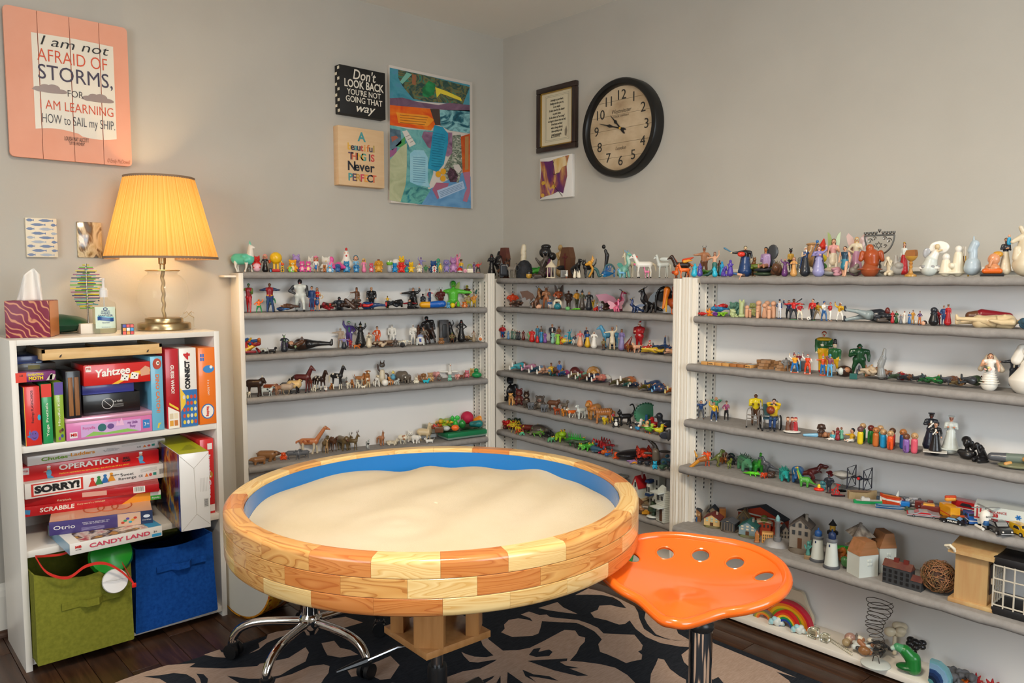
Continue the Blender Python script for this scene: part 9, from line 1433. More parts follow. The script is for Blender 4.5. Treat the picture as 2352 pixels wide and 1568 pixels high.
b,w,h=So('red wire tricycle'+SFX[0],(1750,1850,540,680),'toy tricycle','toy_tricycle',d=.0);m=MB().Tu([(w*.3,0,h*.2),(w*.35,0,h),(0,0,h*.55),(-w*.4,0,h*.2)],.0016,5).Tu([(w*.1,0,h),(w*.6,0,h*.95)],.0014,5);m.Bd('wire_frame','r',b)
for x in(-.4,.3):MB().Tu([(x*w+h*.2*cos(t),0,h*.2+h*.2*sin(t))for t in LS(0,2*PI,16,endpoint=False)],.0014,5,True).Bd('wheel','r',b)
def hullb(b,L,Wd,Hh,col,col2=None,nm='hull'):
 m=MB();st=[(-.5,.75,1),(-.3,1,.95),(.1,1,.95),(.35,.6,1.05),(.5,.02,1.2)];vs=[]
 for x,ww,hh in st:vs+=[(x*L,-ww*Wd/2,hh*Hh),(x*L,-ww*Wd*.3,0),(x*L,ww*Wd*.3,0),(x*L,ww*Wd/2,hh*Hh)]
 m.add(vs,[(4*i+j,4*i+(j+1)%4,4*i+4+(j+1)%4,4*i+4+j)for i in rn(4)for j in rn(4)]+[(0,1,2,3),(16,17,18,19)]);return m.Bd(nm,col,b)
def boat(label,box,hull,deck,rot,d=.0,cabin=None,sail=None,st_=None,L=None,k=.42):
 b,w,h=So(label+SFX[0],box,'toy boat','toy_boat',d=d,rot=rot);L=L or w*1.12;hullb(b,L,L*.34,h*k,hull)
 b2=hullb(b,L*.86,L*.27,h*.06,deck,nm='deck');b2.location.z=h*k*.95
 if st_:s_=hullb(b,L*1.01,L*.35,h*k*.4,st_,nm='stripe');s_.location.z=h*k*.35
 if cabin:MB().box((-.12*L,0,h*(k+.18)),(L*.3,L*.18,h*.36),.002).box((-.2*L,0,h*(k+.42)),(L*.1,L*.1,h*.2),.002).Bd('cabin',cabin,b)
 if sail:MB().Pr([(0,h*k),(.34*L,h*k),(.02*L,h*1.05)],-.001,.001,'xz').Bd('sail',sail,b)
 return b
row('C',4,1940,1020,5.709)
boat('tan toy speedboat with open cockpit',(30,430,590,780),'f2','8a6e54',18,.01,L=.085,k=.8);boat('green and grey toy gunboat',(150,478,670,822),'1fa85f','lg',14,-.025,cabin='lg',k=.35);boat('red tugboat with dark hull',(-165,-10,640,735),'3a2a30','a3',10,-.02,cabin='a3');boat('orange wooden rowing boat with raised prow',(480,710,592,790),'d3','d8762a',160,.0,st_='w',k=.6);boat('white sailed little boat',(640,770,610,790),'a81f3f','a5',170,.03,sail='a5');boat('blue motor launch with white stripe',(438,742,775,880),'1f5f94','5f94b0',6,-.03,st_='w',k=.6);boat('grey blue warship',(430,580,620,720),'4a5a6a','e7',15,.05,cabin='e7')
T('silver motorcycle',800,905,685,800,HP(['9a9a9a','e5','si'],4),d=.03);T('grey propeller plane',850,1010,735,825,O([RC((-.4,0,.3),.08,(.4,0,.3),.12,'d1'),BL((.1,0,.34),(.1,.5,.04),'94969a'),BL((-.4,0,.45),(.08,.03,.14),'d1')]),d=.02,name='toy_plane');T('blue pickup shell',725,815,735,810,O([BX_((0,0,.3),(.5,.3,.25),'b',.1)]),d=.01,name='toy_truck')
T('dark green locomotive',755,965,825,905,O([RC((-.4,0,.3),.2,(.3,0,.3),.18,'e1'),BX_((-.35,0,.45),(.14,.18,.25),'e1',.04),RC((.25,0,.4),.06,(.25,0,.7),.07,'e1')]),d=-.02,name='toy_train');T('maroon goods wagons',910,1140,735,850,O([BX_((-.2,0,.3),(.3,.2,.28),'e3',.04),BX_((.32,0,.35),(.18,.2,.34),'e3',.06)]),d=.03,name='toy_train');T('orange striped goods wagon',1015,1205,775,865,O([BX_((0,0,.3),(.5,.22,.22),'e3',.05),BX_((-.1,0,.45),(.3,.2,.14),'e2',.05)]),d=.0,name='toy_train')
def car(label,box,col,rot,d,L,kind='car',glass='a4',trim=None,zoff=0,nm='toy_car',H_=None):
 b,w,h=So(label+SFX[0],box,'toy vehicle',nm,d=d,rot=rot,zoff=zoff);Wd=L*.44;c=mat('car_'+col,col,.2,coat=.6);h=H_ or h;z0=h*.14
 pr=dict(car=[(-.5,.2),(-.5,.55),(-.3,.62),(-.18,.98),(.1,1),(.26,.64),(.46,.56),(.5,.2)],low=[(-.5,.25),(-.48,.62),(-.28,.7),(-.12,1),(.12,.96),(.3,.6),(.5,.42),(.5,.2)],van=[(-.5,.15),(-.5,1),(.24,1),(.32,.72),(.48,.6),(.5,.15)],box=[(-.5,.12),(-.5,1),(.48,1),(.5,.12)],bus=[(-.5,.15),(-.5,.95),(.22,1),(.4,.6),(.5,.5),(.5,.15)])[kind]
 MB().Pr([(x*L,z*h)for x,z in pr],-Wd/2,Wd/2,'xz').Bd('car_body',c,b)
 if kind in('car','low','bus','van'):
  wz=(.66,.92)if kind!='van' else(.6,.85);g=mat('car_glass_'+glass,glass,.1,coat=.5)
  MB().Pr([(-.24*L,wz[0]*h),(-.16*L,wz[1]*h),(.08*L,wz[1]*h),(.2*L,wz[0]*h)],-Wd/2-.0006,Wd/2+.0006,'xz').Bd('side_window',g,b)
  i=[k for k,p in enumerate(pr)if p[1]>.9][-1];(x0,z0_),(x1,z1_)=pr[i],pr[i+1];q=[(x0*L+(x1-x0)*L*t+.0006,z0_*h+(z1_-z0_)*h*t+.0006)for t in(.12,.85)]
  MB().add([(q[0][0],-Wd*.42,q[0][1]),(q[0][0],Wd*.42,q[0][1]),(q[1][0],Wd*.42,q[1][1]),(q[1][0],-Wd*.42,q[1][1])],[(0,1,2,3)]).Bd('windscreen',g,b,fix=False)
 r=h*.2 if kind!='box' else h*.13
 if nm!='toy_wagon':
  for x in(-.3,.3):
   for s_ in(-1,1):wv=MB();wv.at((x*L,s_*Wd/2,r),(PI/2,0,0));wv.La([(r*.5,-.0022),(r,-.002),(r,.002),(r*.5,.0022),(0,.0022)],14);ww=wv.Bd('wheel','k',b);hv=MB();hv.at((x*L,s_*(Wd/2+.0024),r),(PI/2,0,0));hv.La([(0,-.0006),(r*.5,-.0006),(r*.5,.0006),(0,.0006)],10);hv.Bd('hub_cap','si',ww)
 if trim:MB().box((0,0,h*.42),(L*1.004,Wd*1.004,h*.07)).Bd('stripe',trim,b)
 if kind in('car','bus'):
  for s_ in(-1,1):MB().at((L*.5,s_*Wd*.34,h*.42),(0,PI/2,0)).La([(0,.002),(h*.07,.001),(h*.07,-.001)],8).Bd('headlamp','w',b)
  MB().box((L*.505,0,h*.24),(.003,Wd*.96,h*.07),.001).Bd('bumper','si',b)
 return b,L,Wd,h
car('red and silver passenger train car',(865,1195,850,965),'9a9a9c',184,-.035,.085,'low','a3','a3',nm='toy_train',H_=.016)
b,L,Wd,h=car('big yellow lunch wagon with red band',(1200,1545,740,960),'e09a1a',-62,.0,.062,'box',trim='d0381c',nm='toy_wagon',H_=.038);text(b,"Frank's Franks",.009,(.01,Wd/2+.0006,h*.62),(-1,0,0),(0,0,1),'5a2a10',width=L*.66)
T('toy hot dog on the roof of the yellow wagon',1310,1440,660,762,O([RC((-.3,0,.3),.2,(.3,.1,.35),.2,'d8963a'),RC((-.4,-.05,.45),.12,(.4,.05,.5),.12,'d3')]),d=.02,zoff=.0385,name='toy_hot_dog',cat='toy food')
b,L,Wd,h=car('red fire rescue truck with white stripe',(1435,1845,620,830),'a3',-20,.055,.085,'van',trim='a5',zoff=.012,nm='toy_truck',H_=.034);text(b,'RESCUE',.006,(-.02,-Wd/2-.0008,h*.3),(1,0,0),(0,0,1),'w')
b,L,Wd,h=car('large white ambulance with red stripes',(1880,2480,700,1010),'a5',-2,.035,.17,'box',trim='a3',nm='toy_ambulance',H_=.058)
text(b,'AMBULANCE',.009,(-.035,-Wd/2-.0008,h*.78),(1,0,0),(0,0,1),'a3');text(b,'38',.013,(-.035,-Wd/2-.0008,h*.62),(1,0,0),(0,0,1),'a3',wg_=.03)
for k in rn(3):a=k*PI/3;MB().at((.018,-Wd/2-.0008,h*.68),(0,a,0)).box((0,0,0),(.014,.0008,.0035)).Bd('star_of_life','b',b)
for k in rn(2):MB().box((-.078+.008*k,-Wd/2-.0006,h*.7),(.004,.0008,h*.5)).Bd('stripe','a3',b)
b,L,Wd,h=car('black police car with white door lettering',(1228,1630,955,1118),'k',-16,-.04,.068,'low','j2',nm='toy_police_car',H_=.019);text(b,'POLICE',.006,(0,-Wd/2-.0009,h*.42),(1,0,0),(0,0,1),'w',wg_=.03,width=L*.36)
car('blue police van with light bar',(1555,1735,835,1045),'1a5aa8',-70,-.005,.05,'van','a4','w',nm='toy_van',H_=.03);car('classic black car with chrome bumper facing the room',(1840,2180,965,1260),'k',-58,-.04,.078,'car','d1',H_=.032);car('yellow toy bus with dark windscreen',(2190,2420,1010,1210),'d6',-50,-.02,.055,'van','a4',nm='toy_bus',H_=.03);car('dark teal hot rod with orange flames',(1440,1600,880,1000),'2a4444',-60,.0,.045,'low','c8562a',H_=.018)
b,w,h=So('white toy helicopter with grey rotor'+SFX[0],(1660,2010,790,1160),'toy helicopter','toy_helicopter',d=-.035,rot=-60);L=.06;wv=mat('car_dcd8d2');MB().La([(0,0),(.008,.004),(.0135,.015),(.014,.03),(.011,.042),(0,.05)],16,(.0,0,.006)).Bd('fuselage',wv,b);MB().Tu([(-.005,0,.034),(-.05,0,.038)],[.006,.0025],8).Bd('tail_boom',wv,b)
MB().box((.006,0,.02),(.018,.02,.016),.005).Bd('cockpit_glass','d4',b);text(b,'N27',.008,(.0143,0,.038),(0,1,0),(0,0,1),'a4')
MB().box((0,0,.06),(.075,.005,.0015)).box((0,0,.06),(.005,.075,.0015)).Tu([(0,0,.05),(0,0,.061)],.002,6).Bd('rotor','d1',b)
for s_ in(-1,1):MB().Tu([(.014,s_*.012,.004),(-.022,s_*.012,.004)],.004,8).Tu([(0,s_*.012,.004),(0,s_*.006,.012)],.0015,5).Bd('skid',wv,b)
row('C',5,1550,1000,4.9)
def P2(b,*fs):
 for nm,m,mb in fs:mb.Bd(nm,m,b)
def Ho(label,box,wall,roof,rot=0,d=.02,dk=.9,hb=.55,base=None,chim=None,door='br',wins=6,winc='dg',hip=0):
 b,w,h=So(label+SFX[0],box,'model house','model_house',d=d,rot=rot);bs=h*.14 if base else 0;ww=w*.78;dp=min(ww*dk,.07);wm=Nm('wall_'+wall,[(.3,wall),(.7,wall)],20,rough=.7,bump=.3,bs_=200)
 if base:MB().La([(w*.5,0),(w*.5,bs*.5),(w*.42,bs),(0,bs)],14,(0,dp/2,0)).Bd('ground',Nm('ground_'+base,[(.3,base),(.7,'d2')],40,rough=.8,bump=.6,bs_=120),b)
 z1=bs+(h-bs)*hb;m=MB();m.Pr([(-ww/2,bs),(ww/2,bs),(ww/2,z1),(0,h*.97),(-ww/2,z1)],0,dp,'xz');m.Bd('house_wall',wm,b)
 rf=MB();t=h*.045
 for s_ in(-1,1):rf.Pr([(0,h),(0,h-t),(s_*(ww/2+.003),z1-t*.6),(s_*(ww/2+.003),z1+t*.4)],-.003,dp+.003,'xz')
 rf.Bd('roof',Nm('roof_'+roof,[(.3,roof),(.7,roof)],20,rough=.7,bump=.6,bs_=160),b)
 if chim:MB().box((ww*.22,dp*.5,h*.97),(ww*.12,ww*.12,h*.2)).Bd('chimney',chim,b)
 if door:win(b,0,-.0008,bs+(z1-bs)*.25,ww*.2,(z1-bs)*.5,door,'door')
 for k in rn(wins):win(b,ww*(-.3+.3*(k%3)),-.0008,bs+(z1-bs)*(.75 if k<3 else 1.12),ww*.14,(z1-bs)*.2,winc)
 return b,ww,dp,h,bs,z1
Ho('narrow copper brown townhouse with dark blue roof',(183,300,815,1080),'a8','dg',-8,.02,hb=.72,door='d4',wins=3,winc='bg');Ho('cream yellow farmhouse with dark red roof on grass',(298,525,880,1135),'j7','e3',-15,.0,base='7a7a44',chim='d7',winc='a8c0b4');Ho('half timbered cottage with steep black roof',(345,505,795,960),'j6','a4',-10,.07);T('orange brick tower',497,543,790,950,O([BX_((0,0,.5),(.3,.3,.5),'d5',.02)]),d=.09,name='model_tower',cat='model house')
b,ww,dp,h,bs,z1=Ho('grey columned temple building on a rocky base',(490,690,945,1185),'e5','e5',-20,.0,hb=.72,base='a6',door=None,wins=0)
for k in rn(5):MB().La([(ww*.05,bs),(ww*.04,bs+.002),(ww*.04,z1)],8,(ww*(-.4+.2*k),-.004,0)).Bd('column','d2',b)
MB().La([(0,-.001),(ww*.1,0),(0,.001)],10,(0,-.002,z1+.006)).Bd('medallion','bg',b)
bR,ww,dp,h,bs,z1=Ho('long red brick school model with black roof behind the others',(595,1320,785,1110),'a83a1f','a4',0,.095,dk=.2,hb=.62,door=None,wins=0);bR.rotation_euler.z=UC.rz
for k in rn(10):win(bR,ww*(-.45+.1*k),-.001,h*.4,ww*.05,h*.16,'a5')
MB().box((0,-.001,h*.6),(ww,.002,h*.05)).Bd('cornice','a5',bR)
Ho('brown shingled cottage ruin',(680,860,835,1010),'4f4230','e8',-10,.06,chim='a2');Ho('blue gabled house with teal roof on a lawn',(690,935,960,1225),'7f949a','f1',-15,.0,base='6f7a44',chim='st',winc='a1');T('slim copper clock tower',878,938,1065,1252,O([BX_((0,0,.4),(.2,.2,.4),'d5',.02),BX_((0,0,.04),(.28,.28,.04),'9a5a34',.02),RC((0,0,.78),.2,(0,0,1),.03,'9a5a34')]),d=-.025,name='model_tower',cat='model house')
Ho('red brick warehouse with cream cornice',(915,1090,960,1150),'a83f24','sa',0,.06,hb=.9,door=None,wins=3);T('olive green water tank on the warehouse roof',942,1035,890,1010,{'tank':[RC((0,0,.2),.4,(0,0,.8),.4,'5a6a2f')],'tank_lid':[RC((0,0,.95),.42,(0,0,1.25),.05,'d2')]},d=.06,zoff=.036,name='water_tank',cat='model house');T('cream grid windowed office model',965,1090,1088,1195,O([BX_((0,0,.5),(.5,.3,.5),'e4',.02)]+[BX_((-.35+.175*k,-.3,.25+.25*j),(.05,.02,.08),'e8',.01)for k in rn(5)for j in rn(3)]),d=-.005,name='model_office',cat='model house')
b,w,h=So('tall grey lighthouse tower on a rocky island'+SFX[0],(945,1260,885,1335),'model lighthouse','model_lighthouse',d=-.015);MB().La([(w*.5,0),(w*.48,.006),(w*.44,h*.14),(w*.3,h*.2),(0,h*.24)],16,(0,.03,0)).Bd('island',Nm('ground_4a4f40',[(.3,'a6')]),b);grt=Nm('grey_tower',[(.3,'e7'),(.7,'gy')],30,rough=.7)
MB().La([(w*.14,h*.18),(w*.14,h*.3),(w*.09,h*.32),(w*.085,h*.74),(w*.12,h*.78),(w*.12,h*.81),(0,h*.81)],12,(w*.1,.01,0)).Bd('tower',grt,b);MB().La([(w*.07,h*.81),(w*.08,h*.9),(w*.06,h*.94),(.002,h)],12,(w*.1,.01,0)).Bd('lantern','7fa8a8',b)
Ho('dark blue roofed chapel beside the grey lighthouse',(1170,1310,1005,1230),'st','a4',10,.03);Ho('tall grey stone gothic house on cobbled ground',(1255,1545,920,1365),'st','a6',-12,-.012,base='d2',chim='st',hb=.68)
T('green statue of liberty like torch figure on a tan pedestal',1430,1530,1175,1432,{**SU('4f8a80',w=.13),'torch':[RC((.1,0,.7),.04,(.12,0,1.05),.03,'4f8a80')],'base':[BX_((0,0,-.12),(.22,.22,.12),'8a6f4f',.02)]},d=-.045)
for x0,x1,y0,y1,cap,dd,lb in((1518,1690,1028,1425,'d8',-.03,'white lighthouse with bright blue dome'),(1670,1850,1045,1478,'db',-.055,'white lighthouse with dark navy dome')):
 b,w,h=So(lb+SFX[0],(x0,x1,y0,y1),'model lighthouse','model_lighthouse',d=dd);MB().La([(w*.5,0),(w*.5,.006),(w*.44,.009)],24).Bd('base','e5',b);MB().La([(w*.42,.009),(w*.29,h*.68),(0,h*.68)],24).Bd('tower','a5',b);MB().La([(w*.34,h*.68),(w*.34,h*.74),(w*.3,h*.76),(0,h*.76)],24).Bd('gallery','e7',b);MB().La([(w*.22,h*.76),(w*.24,h*.84),(w*.2,h*.9),(w*.06,h*.94),(w*.05,h),(0,h)],20).Bd('dome',cap,b);win(b,0,-w*.33,h*.6,w*.07,h*.06,'db')
b,w,h=So('black topped lighthouse behind the navy domed one'+SFX[0],(1710,1830,930,1250),'model lighthouse','model_lighthouse',d=.05);MB().La([(w*.4,0),(w*.3,h*.55),(w*.5,h*.6),(w*.5,h*.66),(w*.28,h*.7)],20).Bd('tower','k',b);MB().La([(w*.26,h*.68),(w*.26,h*.84),(0,h*.84)],16).Bd('lamp_room','gd',b);MB().La([(w*.38,h*.84),(w*.1,h*.95),(.001,h)],16).Bd('cap','k',b)
T('amber pine cone ornament',1825,1910,1240,1370,RK('f9',5,9,1,1.5),d=.0);T('bright green leaf sprig',1845,1920,1135,1200,HP(['g','j3'],4),d=.06);T('green moss clump at the pagoda foot',1860,1975,1360,1480,RK('3f6a38',8,9,1,1.3),d=-.05)
b,w,h=So('two tier grey tiled pagoda'+SFX[0],(1850,2200,985,1510),'model pagoda','model_pagoda',d=-.02);tl=Nm('pagoda_tile',[(.35,'a6'),(.6,'st')],60,(1,1,.2),rough=.7,bump=.5);wdm=mat('pagoda_wood','br',.7)
for z0,z1,r0,r1 in((.45,.62,.5,.2),(.74,.97,.5,.04)):MB().La([(w*r0,h*z0),(w*r0*.72,h*(z0+(z1-z0)*.32)),(w*r1,h*z1),(0,h*z1)],4,(0,.03,0)).Bd('roof',tl,b)
MB().box((0,.03,h*.24),(w*.42,w*.4,h*.42)).Bd('lower_storey',wdm,b);MB().box((0,.03,h*.67),(w*.32,w*.32,h*.16)).Bd('upper_storey',wdm,b);MB().La([(.004,h*.95),(.006,h*.98),(0,h)],8,(0,.03,0)).Bd('finial',tl,b);win(b,0,.03-w*.2-.001,h*.2,w*.14,h*.26,'k','door')
row('C',5,1900,1040,3.732)
oak=Nm('oak_lid',[(.3,'a8'),(.7,'sm')],8,(1,9,9),rough=.5);cer=mat('white_ceramic','a5',.35)
for(x0,x1,y0,y1,rt,dd,lb,wf)in((215,488,755,1095,40,-.05,'white ceramic house jar with wooden roof in front',.7),(410,622,683,985,30,.03,'white ceramic house jar with wooden roof behind',.7)):
 b,w,h=So(lb+SFX[0],(x0,x1,y0,y1),'jar','ceramic_house',d=dd,rot=rt);w*=wf;dp=.055;z1=h*.62
 MB().Pr([(-w/2,0),(w/2,0),(w/2,z1),(w*.1,h*.72),(-w/2,z1)],0,dp,'xz').Bd('house_jar',cer,b);MB().Pr([(-w/2-.001,z1),(w/2+.001,z1),(w*.3,h),(-w*.2,h)],-.001,dp+.001,'xz').Bd('wooden_roof',oak,b)
 for i in rn(2):
  for j in rn(2):MB().box((-w*.02+w*.13*i,-.0006,h*.36+h*.1*j),(w*.1,.003,h*.075),.001).Bd('window',cer,b);MB().box((w*.5,dp*(.35+.25*i),h*.32+h*.1*j),(.003,dp*.18,h*.075),.001).Bd('window',cer,b)
b,w,h=So('dark grey terrace of brick houses with red roofs'+SFX[0],(405,830,880,1240),'model house','terrace_model',d=-.06,rot=None);w=.105;dk_=mat('charcoal_wall','dg',.6);rd=Nm('brick_red_roof',[(.3,'f4'),(.7,'sd')],30,rough=.7)
MB().box((-w*.12,.02,.026),(w*.76,.03,.052)).Bd('house_wall',dk_,b);MB().Pr([(.003,.052),(.037,.052),(.02,.07)],-w*.51,w*.27,'yz').Bd('roof',rd,b);MB().box((w*.4,.02,.014),(w*.28,.03,.028)).Bd('annex_wall',dk_,b);MB().Pr([(.003,.028),(.037,.028),(.02,.042)],w*.26,w*.56,'yz').Bd('annex_roof',rd,b)
for x in(-.18,.08):MB().box((x*w,.02,.07),(w*.13,.008,.016)).Bd('chimney','e3',b)
for i in rn(5):
 for j in rn(3):win(b,w*(-.44+.155*i),.0042,.012+.014*j,.0075,.0085,'k')
for i in rn(2):win(b,w*(.34+.12*i),.0042,.014,.0075,.0085,'k')
b,w,h=So('round twig ball nest'+SFX[0],(780,1065,870,1270),'twig ball','twig_ball',d=-.035);r=w*.5;bc=Ve((0,.02,r*1.0));g=random.Random(5);tw2=[mat('twig_'+c,c,.8)for c in('a8','e8','sm')];ms=[MB(),MB(),MB()]
for k in rn(300):
 n_=Ve((g.gauss(0,1),g.gauss(0,1),g.gauss(0,1))).normalized();u_=n_.orthogonal().normalized();v_=n_.cross(u_);a0=g.uniform(0,6.28);ln=g.uniform(.7,1.8);rr=r*g.uniform(.86,1.0);off_=g.uniform(-.6,.6)
 ms[k%3].Tu([bc+(u_*cos(a0+t)*math.sqrt(1-off_*off_)+v_*sin(a0+t)*math.sqrt(1-off_*off_)+n_*off_)*rr*(1+.03*sin(3*t+k))for t in LS(0,ln,6)],.0007,3,cap=False)
for m_,t_ in zip(ms,tw2):o=m_.Bd('twigs',t_,b,fix=False);o['kind']='stuff'
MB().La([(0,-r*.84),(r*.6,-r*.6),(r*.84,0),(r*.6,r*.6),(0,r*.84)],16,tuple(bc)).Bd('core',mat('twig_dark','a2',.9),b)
pnl=Nm('paulownia',[(.3,'wd'),(.7,'c9a872')],5,(7,7,.7),4,.55);b,w,h=So('pale wooden birdhouse with slanted roof and white hook'+SFX[0],(1010,1440,725,1430),'birdhouse','wooden_birdhouse',d=-.05,rot=None);w=.1;h=.165
MB().box((0,.035,.006),(w*1.14,.09,.012),.002).Bd('base_board',pnl,b);MB().box((-w*.03,.035,h*.47),(w*.82,.07,h*.84)).Bd('body_panel',pnl,b);MB().Pr([(-.02,h*.87),(.095,h*1.0),(.095,h*1.06),(-.02,h*.93)],-w*.58,w*.56,'yz').Bd('roof',pnl,b)
MB().Tu([(-w*.55,-.018,h*.93),(-w*.62,-.025,h*.98),(-w*.5,-.03,h*1.01),(-w*.4,-.025,h*.95),(-w*.4,-.02,h*.9)],.004,8).Bd('hook','cr',b);MB().box((w*.4,.035,h*.5),(.002,.05,h*.5)).Bd('opening','dbr',b);MB().box((w*.5,.005,h*.5),(w*.1,.002,.016)).Bd('latch','b8a890',b)
b,w,h=So('white barred wire cage with black top and tray'+SFX[0],(1435,1800,800,1500),'cage','toy_cage',d=-.05,rot=None);w=.13;h=.158;kc=mat('black_tray','k',.5);cw=mat('cage_bar','c8beac',.5)
MB().box((w*.05,.04,.011),(w,.1,.022),.003).Bd('tray',kc,b);MB().box((w*.05,.04,h-.011),(w,.1,.022),.003).Bd('cage_top',kc,b)
for i in rn(6):MB().Tu([(w*(-.43+.19*i),-.008,.02),(w*(-.43+.19*i),-.008,h-.02)],.0022,6).Bd('bar',cw,b);MB().Tu([(w*(-.43+.19*i),.087,.02),(w*(-.43+.19*i),.087,h-.02)],.0018,5).Bd('bar',cw,b)
for i in rn(1,5):MB().Tu([(w*-.43,-.008+.019*i,.02),(w*-.43,-.008+.019*i,h-.02)],.0018,5).Bd('bar',cw,b)
for z in(.026,.062,.098,h-.024):MB().Tu([(w*.53,-.008,z),(w*-.43,-.008,z),(w*-.43,.087,z)],.0022,6).Bd('cross_bar',cw,b)
UC.zs.append(.0315);UC.over.append(.01);ORD[6]='bottom shelf';row('C',6,1640,1380,8.342)
def Ar(label,box,cols,r0,r1,th_,d,rot=None,nm='rainbow_arch',squash=1,fin=None):
 b,w,h=So(label+SFX[0],box,'rainbow toy',nm,d=d,rot=rot);n=len(cols);s_=w/2/r1
 for k,c in enumerate(cols):
  a,e_=r0+(r1-r0)*k/n,r0+(r1-r0)*(k+1)/n;a*=s_;e_*=s_;P_=[(e_*cos(t),e_*sin(t)*h/(w/2))for t in LS(0,PI,20)]+[(a*cos(t),a*sin(t)*h/(w/2))for t in LS(PI,0,20)]
  MB().Pr(P_,-th_/2,th_/2,'xz').Bd('arc',mat('arc_'+c,c,.4),b)
 return b,w,h
b,w,h=Ar('large wooden rainbow of nested arcs',(930,1905,-15,590),['4f6f9a','7a9a2a','d6','d8721f','b81f34'],.45,1,.024,.07);b,w,h=Ar('ceramic rainbow rising between two clouds',(1100,1660,170,570),['1f3f94','f3','e8b02a','d9','r'],.42,1,.016,.03)
b,w,h=Ar('small glossy rainbow arch',(738,1180,155,375),['a9','e2','8a8a2a','d2'],.5,1,.012,.035)
for x0,x1,y0,y1,lb in((1005,1325,310,548,'white cloud with blue swirls before the ceramic rainbow'),(1440,1745,460,668,'second white cloud with blue swirls beside the glass dice')):T(lb,x0,x1,y0,y1,O([BL((x,-.05*(k%2),z),r_,'a5' if k%3 else '9ccad0')for k,(x,z,r_)in enumerate(((-.3,.25,.22),(0,.3,.27),(.3,.22,.2),(-.12,.5,.2),(.16,.48,.2),(-.42,.12,.12),(.42,.12,.12),(.05,.15,.2)))]),d=.01,name='cloud_ornament')
b,w,h=So('white wavy backed rainbow stand'+SFX[0],(860,2010,-60,600),'rainbow toy','cloud_board',d=.1,rot=None);w=.165;h=.118
MB().Pr([(w*.5*cos(t)*(1+.05*sin(7*t)),h*sin(t)*(1+.06*sin(7*t+1)))for t in LS(0,PI,40)],0,.014,'xz').Bd('board',mat('cream_board','a1',.6),b)
row('C',6,1620,1340,3.213)
for x0,x1,y0,y1,lb in((740,830,358,435,'clear glass cube in front'),(770,835,333,400,'clear glass cube behind the front one'),(833,912,373,448,'clear glass cube beside the shell string')):b,w,h=So(lb+SFX[0],(x0,x1,y0,y1),'ornament','glass_cube',d=.02 if y1>420 else .05);MB().box((0,.01,w*.38),(w*.76,w*.76,w*.76),.004).Bd('cube',mat('clear_crystal','f4f4e4',.03,trans=1,ior=1.4),b)
b,w,h=So('long string of clear beads'+SFX[0],(890,1140,375,535),'bead string','bead_string',d=.02)
for q in rn(2):
 p0,p1=on_z(1620+890/3.213,1340+(380+20*q)/3.213,.036),on_z(1620+1080/3.213,1340+(500+22*q)/3.213,.036)
 for k in rn(18):p=p0.lerp(p1,k/17)-b.location;lp=Matrix.Rotation(-b.rotation_euler.z,3,'Z')@p;MB().La([(0,-.003),(.003,0),(0,.003)],8,(lp.x,lp.y,.0035)).Bd('bead',mat('clear_crystal'),b)
T('pink spiral snail shell',1028,1088,352,435,O([BL((0,0,.4),(.4,.3,.4),'b08878'),BL((-.1,-.1,.4),(.25,.25,.25),'sa')]),d=.05,name='sea_shell');T('small pink round shell',1008,1052,398,442,BB_(((0,0,.5),.5,'f2')),d=.03,name='sea_shell');T('brown and white turret shell',1085,1128,362,420,O([RC((0,0,.3),.3,(0,0,.9),.05,'d2')]),d=.06,name='sea_shell');T('black and white patterned shells',1090,1225,405,485,HP(['cr','dg','a5','sm'],5,12),d=.03,name='sea_shells',cat='shell');T('brown clam shell',1130,1195,455,510,BB_(((0,0,.4),(.5,.35,.4),'a8')),d=.015,name='sea_shell');T('striped shell behind the wire spring',1235,1285,435,500,HP(['dg','st'],7),d=.05,name='sea_shell')
b,w,h=So('tall wire tornado spring on a white disc'+SFX[0],(1140,1370,85,610),'ornament','wire_spring',d=.0);MB().La([(w*.44,0),(w*.45,.003),(w*.4,.006),(0,.007)],24).Bd('disc','a5',b);P_=[];wr=w*.44
for k in rn(240):t=k/239;a=t*2*PI*13;r_=wr*(.32+.62*t**1.2);P_.append((r_*cos(a)+.008*sin(t*9),r_*sin(a)*.9,h*(.12+.85*t)+.002*sin(a*1.7)))
MB().Tu(P_,.0011,5).Tu([(-.01,0,.004),(-.006,0,h*.12),(.0,0,h*.14)],.0014,5).Tu([(.012,0,.004),(.008,0,h*.12),(0,0,h*.14)],.0014,5).Bd('wire',mat('dark_wire','a6',.4,.8),b)
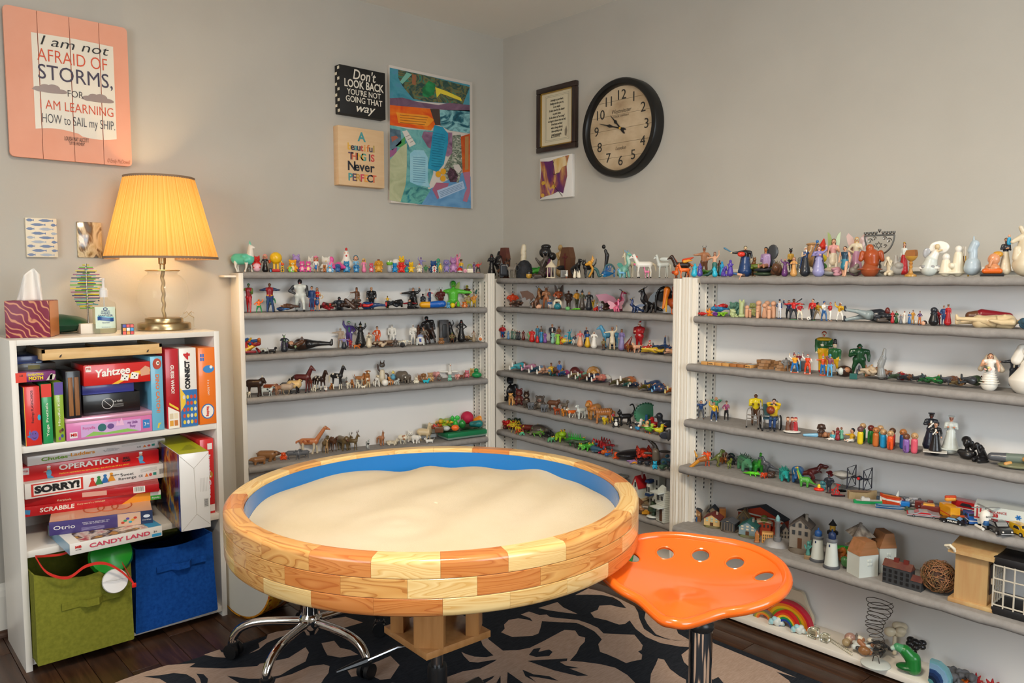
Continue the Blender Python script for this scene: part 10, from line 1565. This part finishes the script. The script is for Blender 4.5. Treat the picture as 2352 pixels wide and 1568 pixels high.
T('pale cotton cloud on a stick',1310,1455,285,490,TR('a1',9,4),d=.085);T('black cloud on a black stick',1473,1602,400,590,TR('k',9,2),d=.08)
T('shiny green glass wave with white crest',1350,1565,455,712,O([BL((.05,0,.12),(.4,.26,.14),'155f26'),RC((.25,0,.15),.27,(.22,0,.5),.27,'h9'),RC((.2,0,.5),.26,(-.05,0,.78),.22,'h9'),RC((-.05,0,.78),.2,(-.3,-.02,.88),.15,'4f9a68'),RC((-.3,-.02,.88),.14,(-.46,-.03,.8),.09,'b8d4c4')]),d=.0,name='wave_ornament')
b,w,h=So('pale blue wooden waterfall with dark blue streams'+SFX[0],(1545,1800,555,900),'ornament','waterfall_blocks',d=.03);w=.05
for k,(c,r_)in enumerate((('6f9fa8',1),('j2',.86),('a7',.62),('db',.48),('102038',.36),('4f8a8a',.24))):MB().Pr([(w*(1.0*r_),0),(w*1.0*r_,h*.3*r_),(w*.75*r_,h*.62*r_),(w*.3*r_,h*.8*r_),(-w*.2*r_,h*.8*r_),(-w*.2*r_,h*.55*r_),(.1*w*r_,h*.4*r_),(w*.3*r_,0)],-.004-.006*k,.012-.004*k,'xz').Bd('wave_block',c,b)
row('C',6,2080,1440,8.647)
for i,(x0,x1,y0,y1)in enumerate(((780,985,775,980),(985,1210,835,1010),(1175,1410,915,1080),(810,1080,930,1110),(960,1110,1020,1200))):T(('square edged grey pebble','rounded grey pebble by the square one','grey pebble behind the red leaves','flat grey pebble in front','low grey pebble nearest the waterfall')[i],x0,x1,y0,y1,RK('e5',20+i,4,.9),d=.08-.012*i,name='pebble',fin='m')
for x0,x1,y0,y1,lb in((1250,1510,890,1120,'scarlet red maple leaf standing up'),(1520,1890,1015,1250,'broader red maple leaf leaning back')):T(lb,x0,x1,y0,y1,O([RC((0,0,.3),.14,(.4*cos(a),-.02,.3+.5*sin(a)),.03,'a0141a')for a in(.3,.9,1.57,2.2,2.8)]),d=.09,name='maple_leaf',fin='m');T('orange twig stems beside the '+lb.split()[0]+' leaf',x0-190,x0+60,y0+130,y0+230,HP(['a9','e08a2a'],3,6),d=.08,name='twig_sprig',cat='twig')
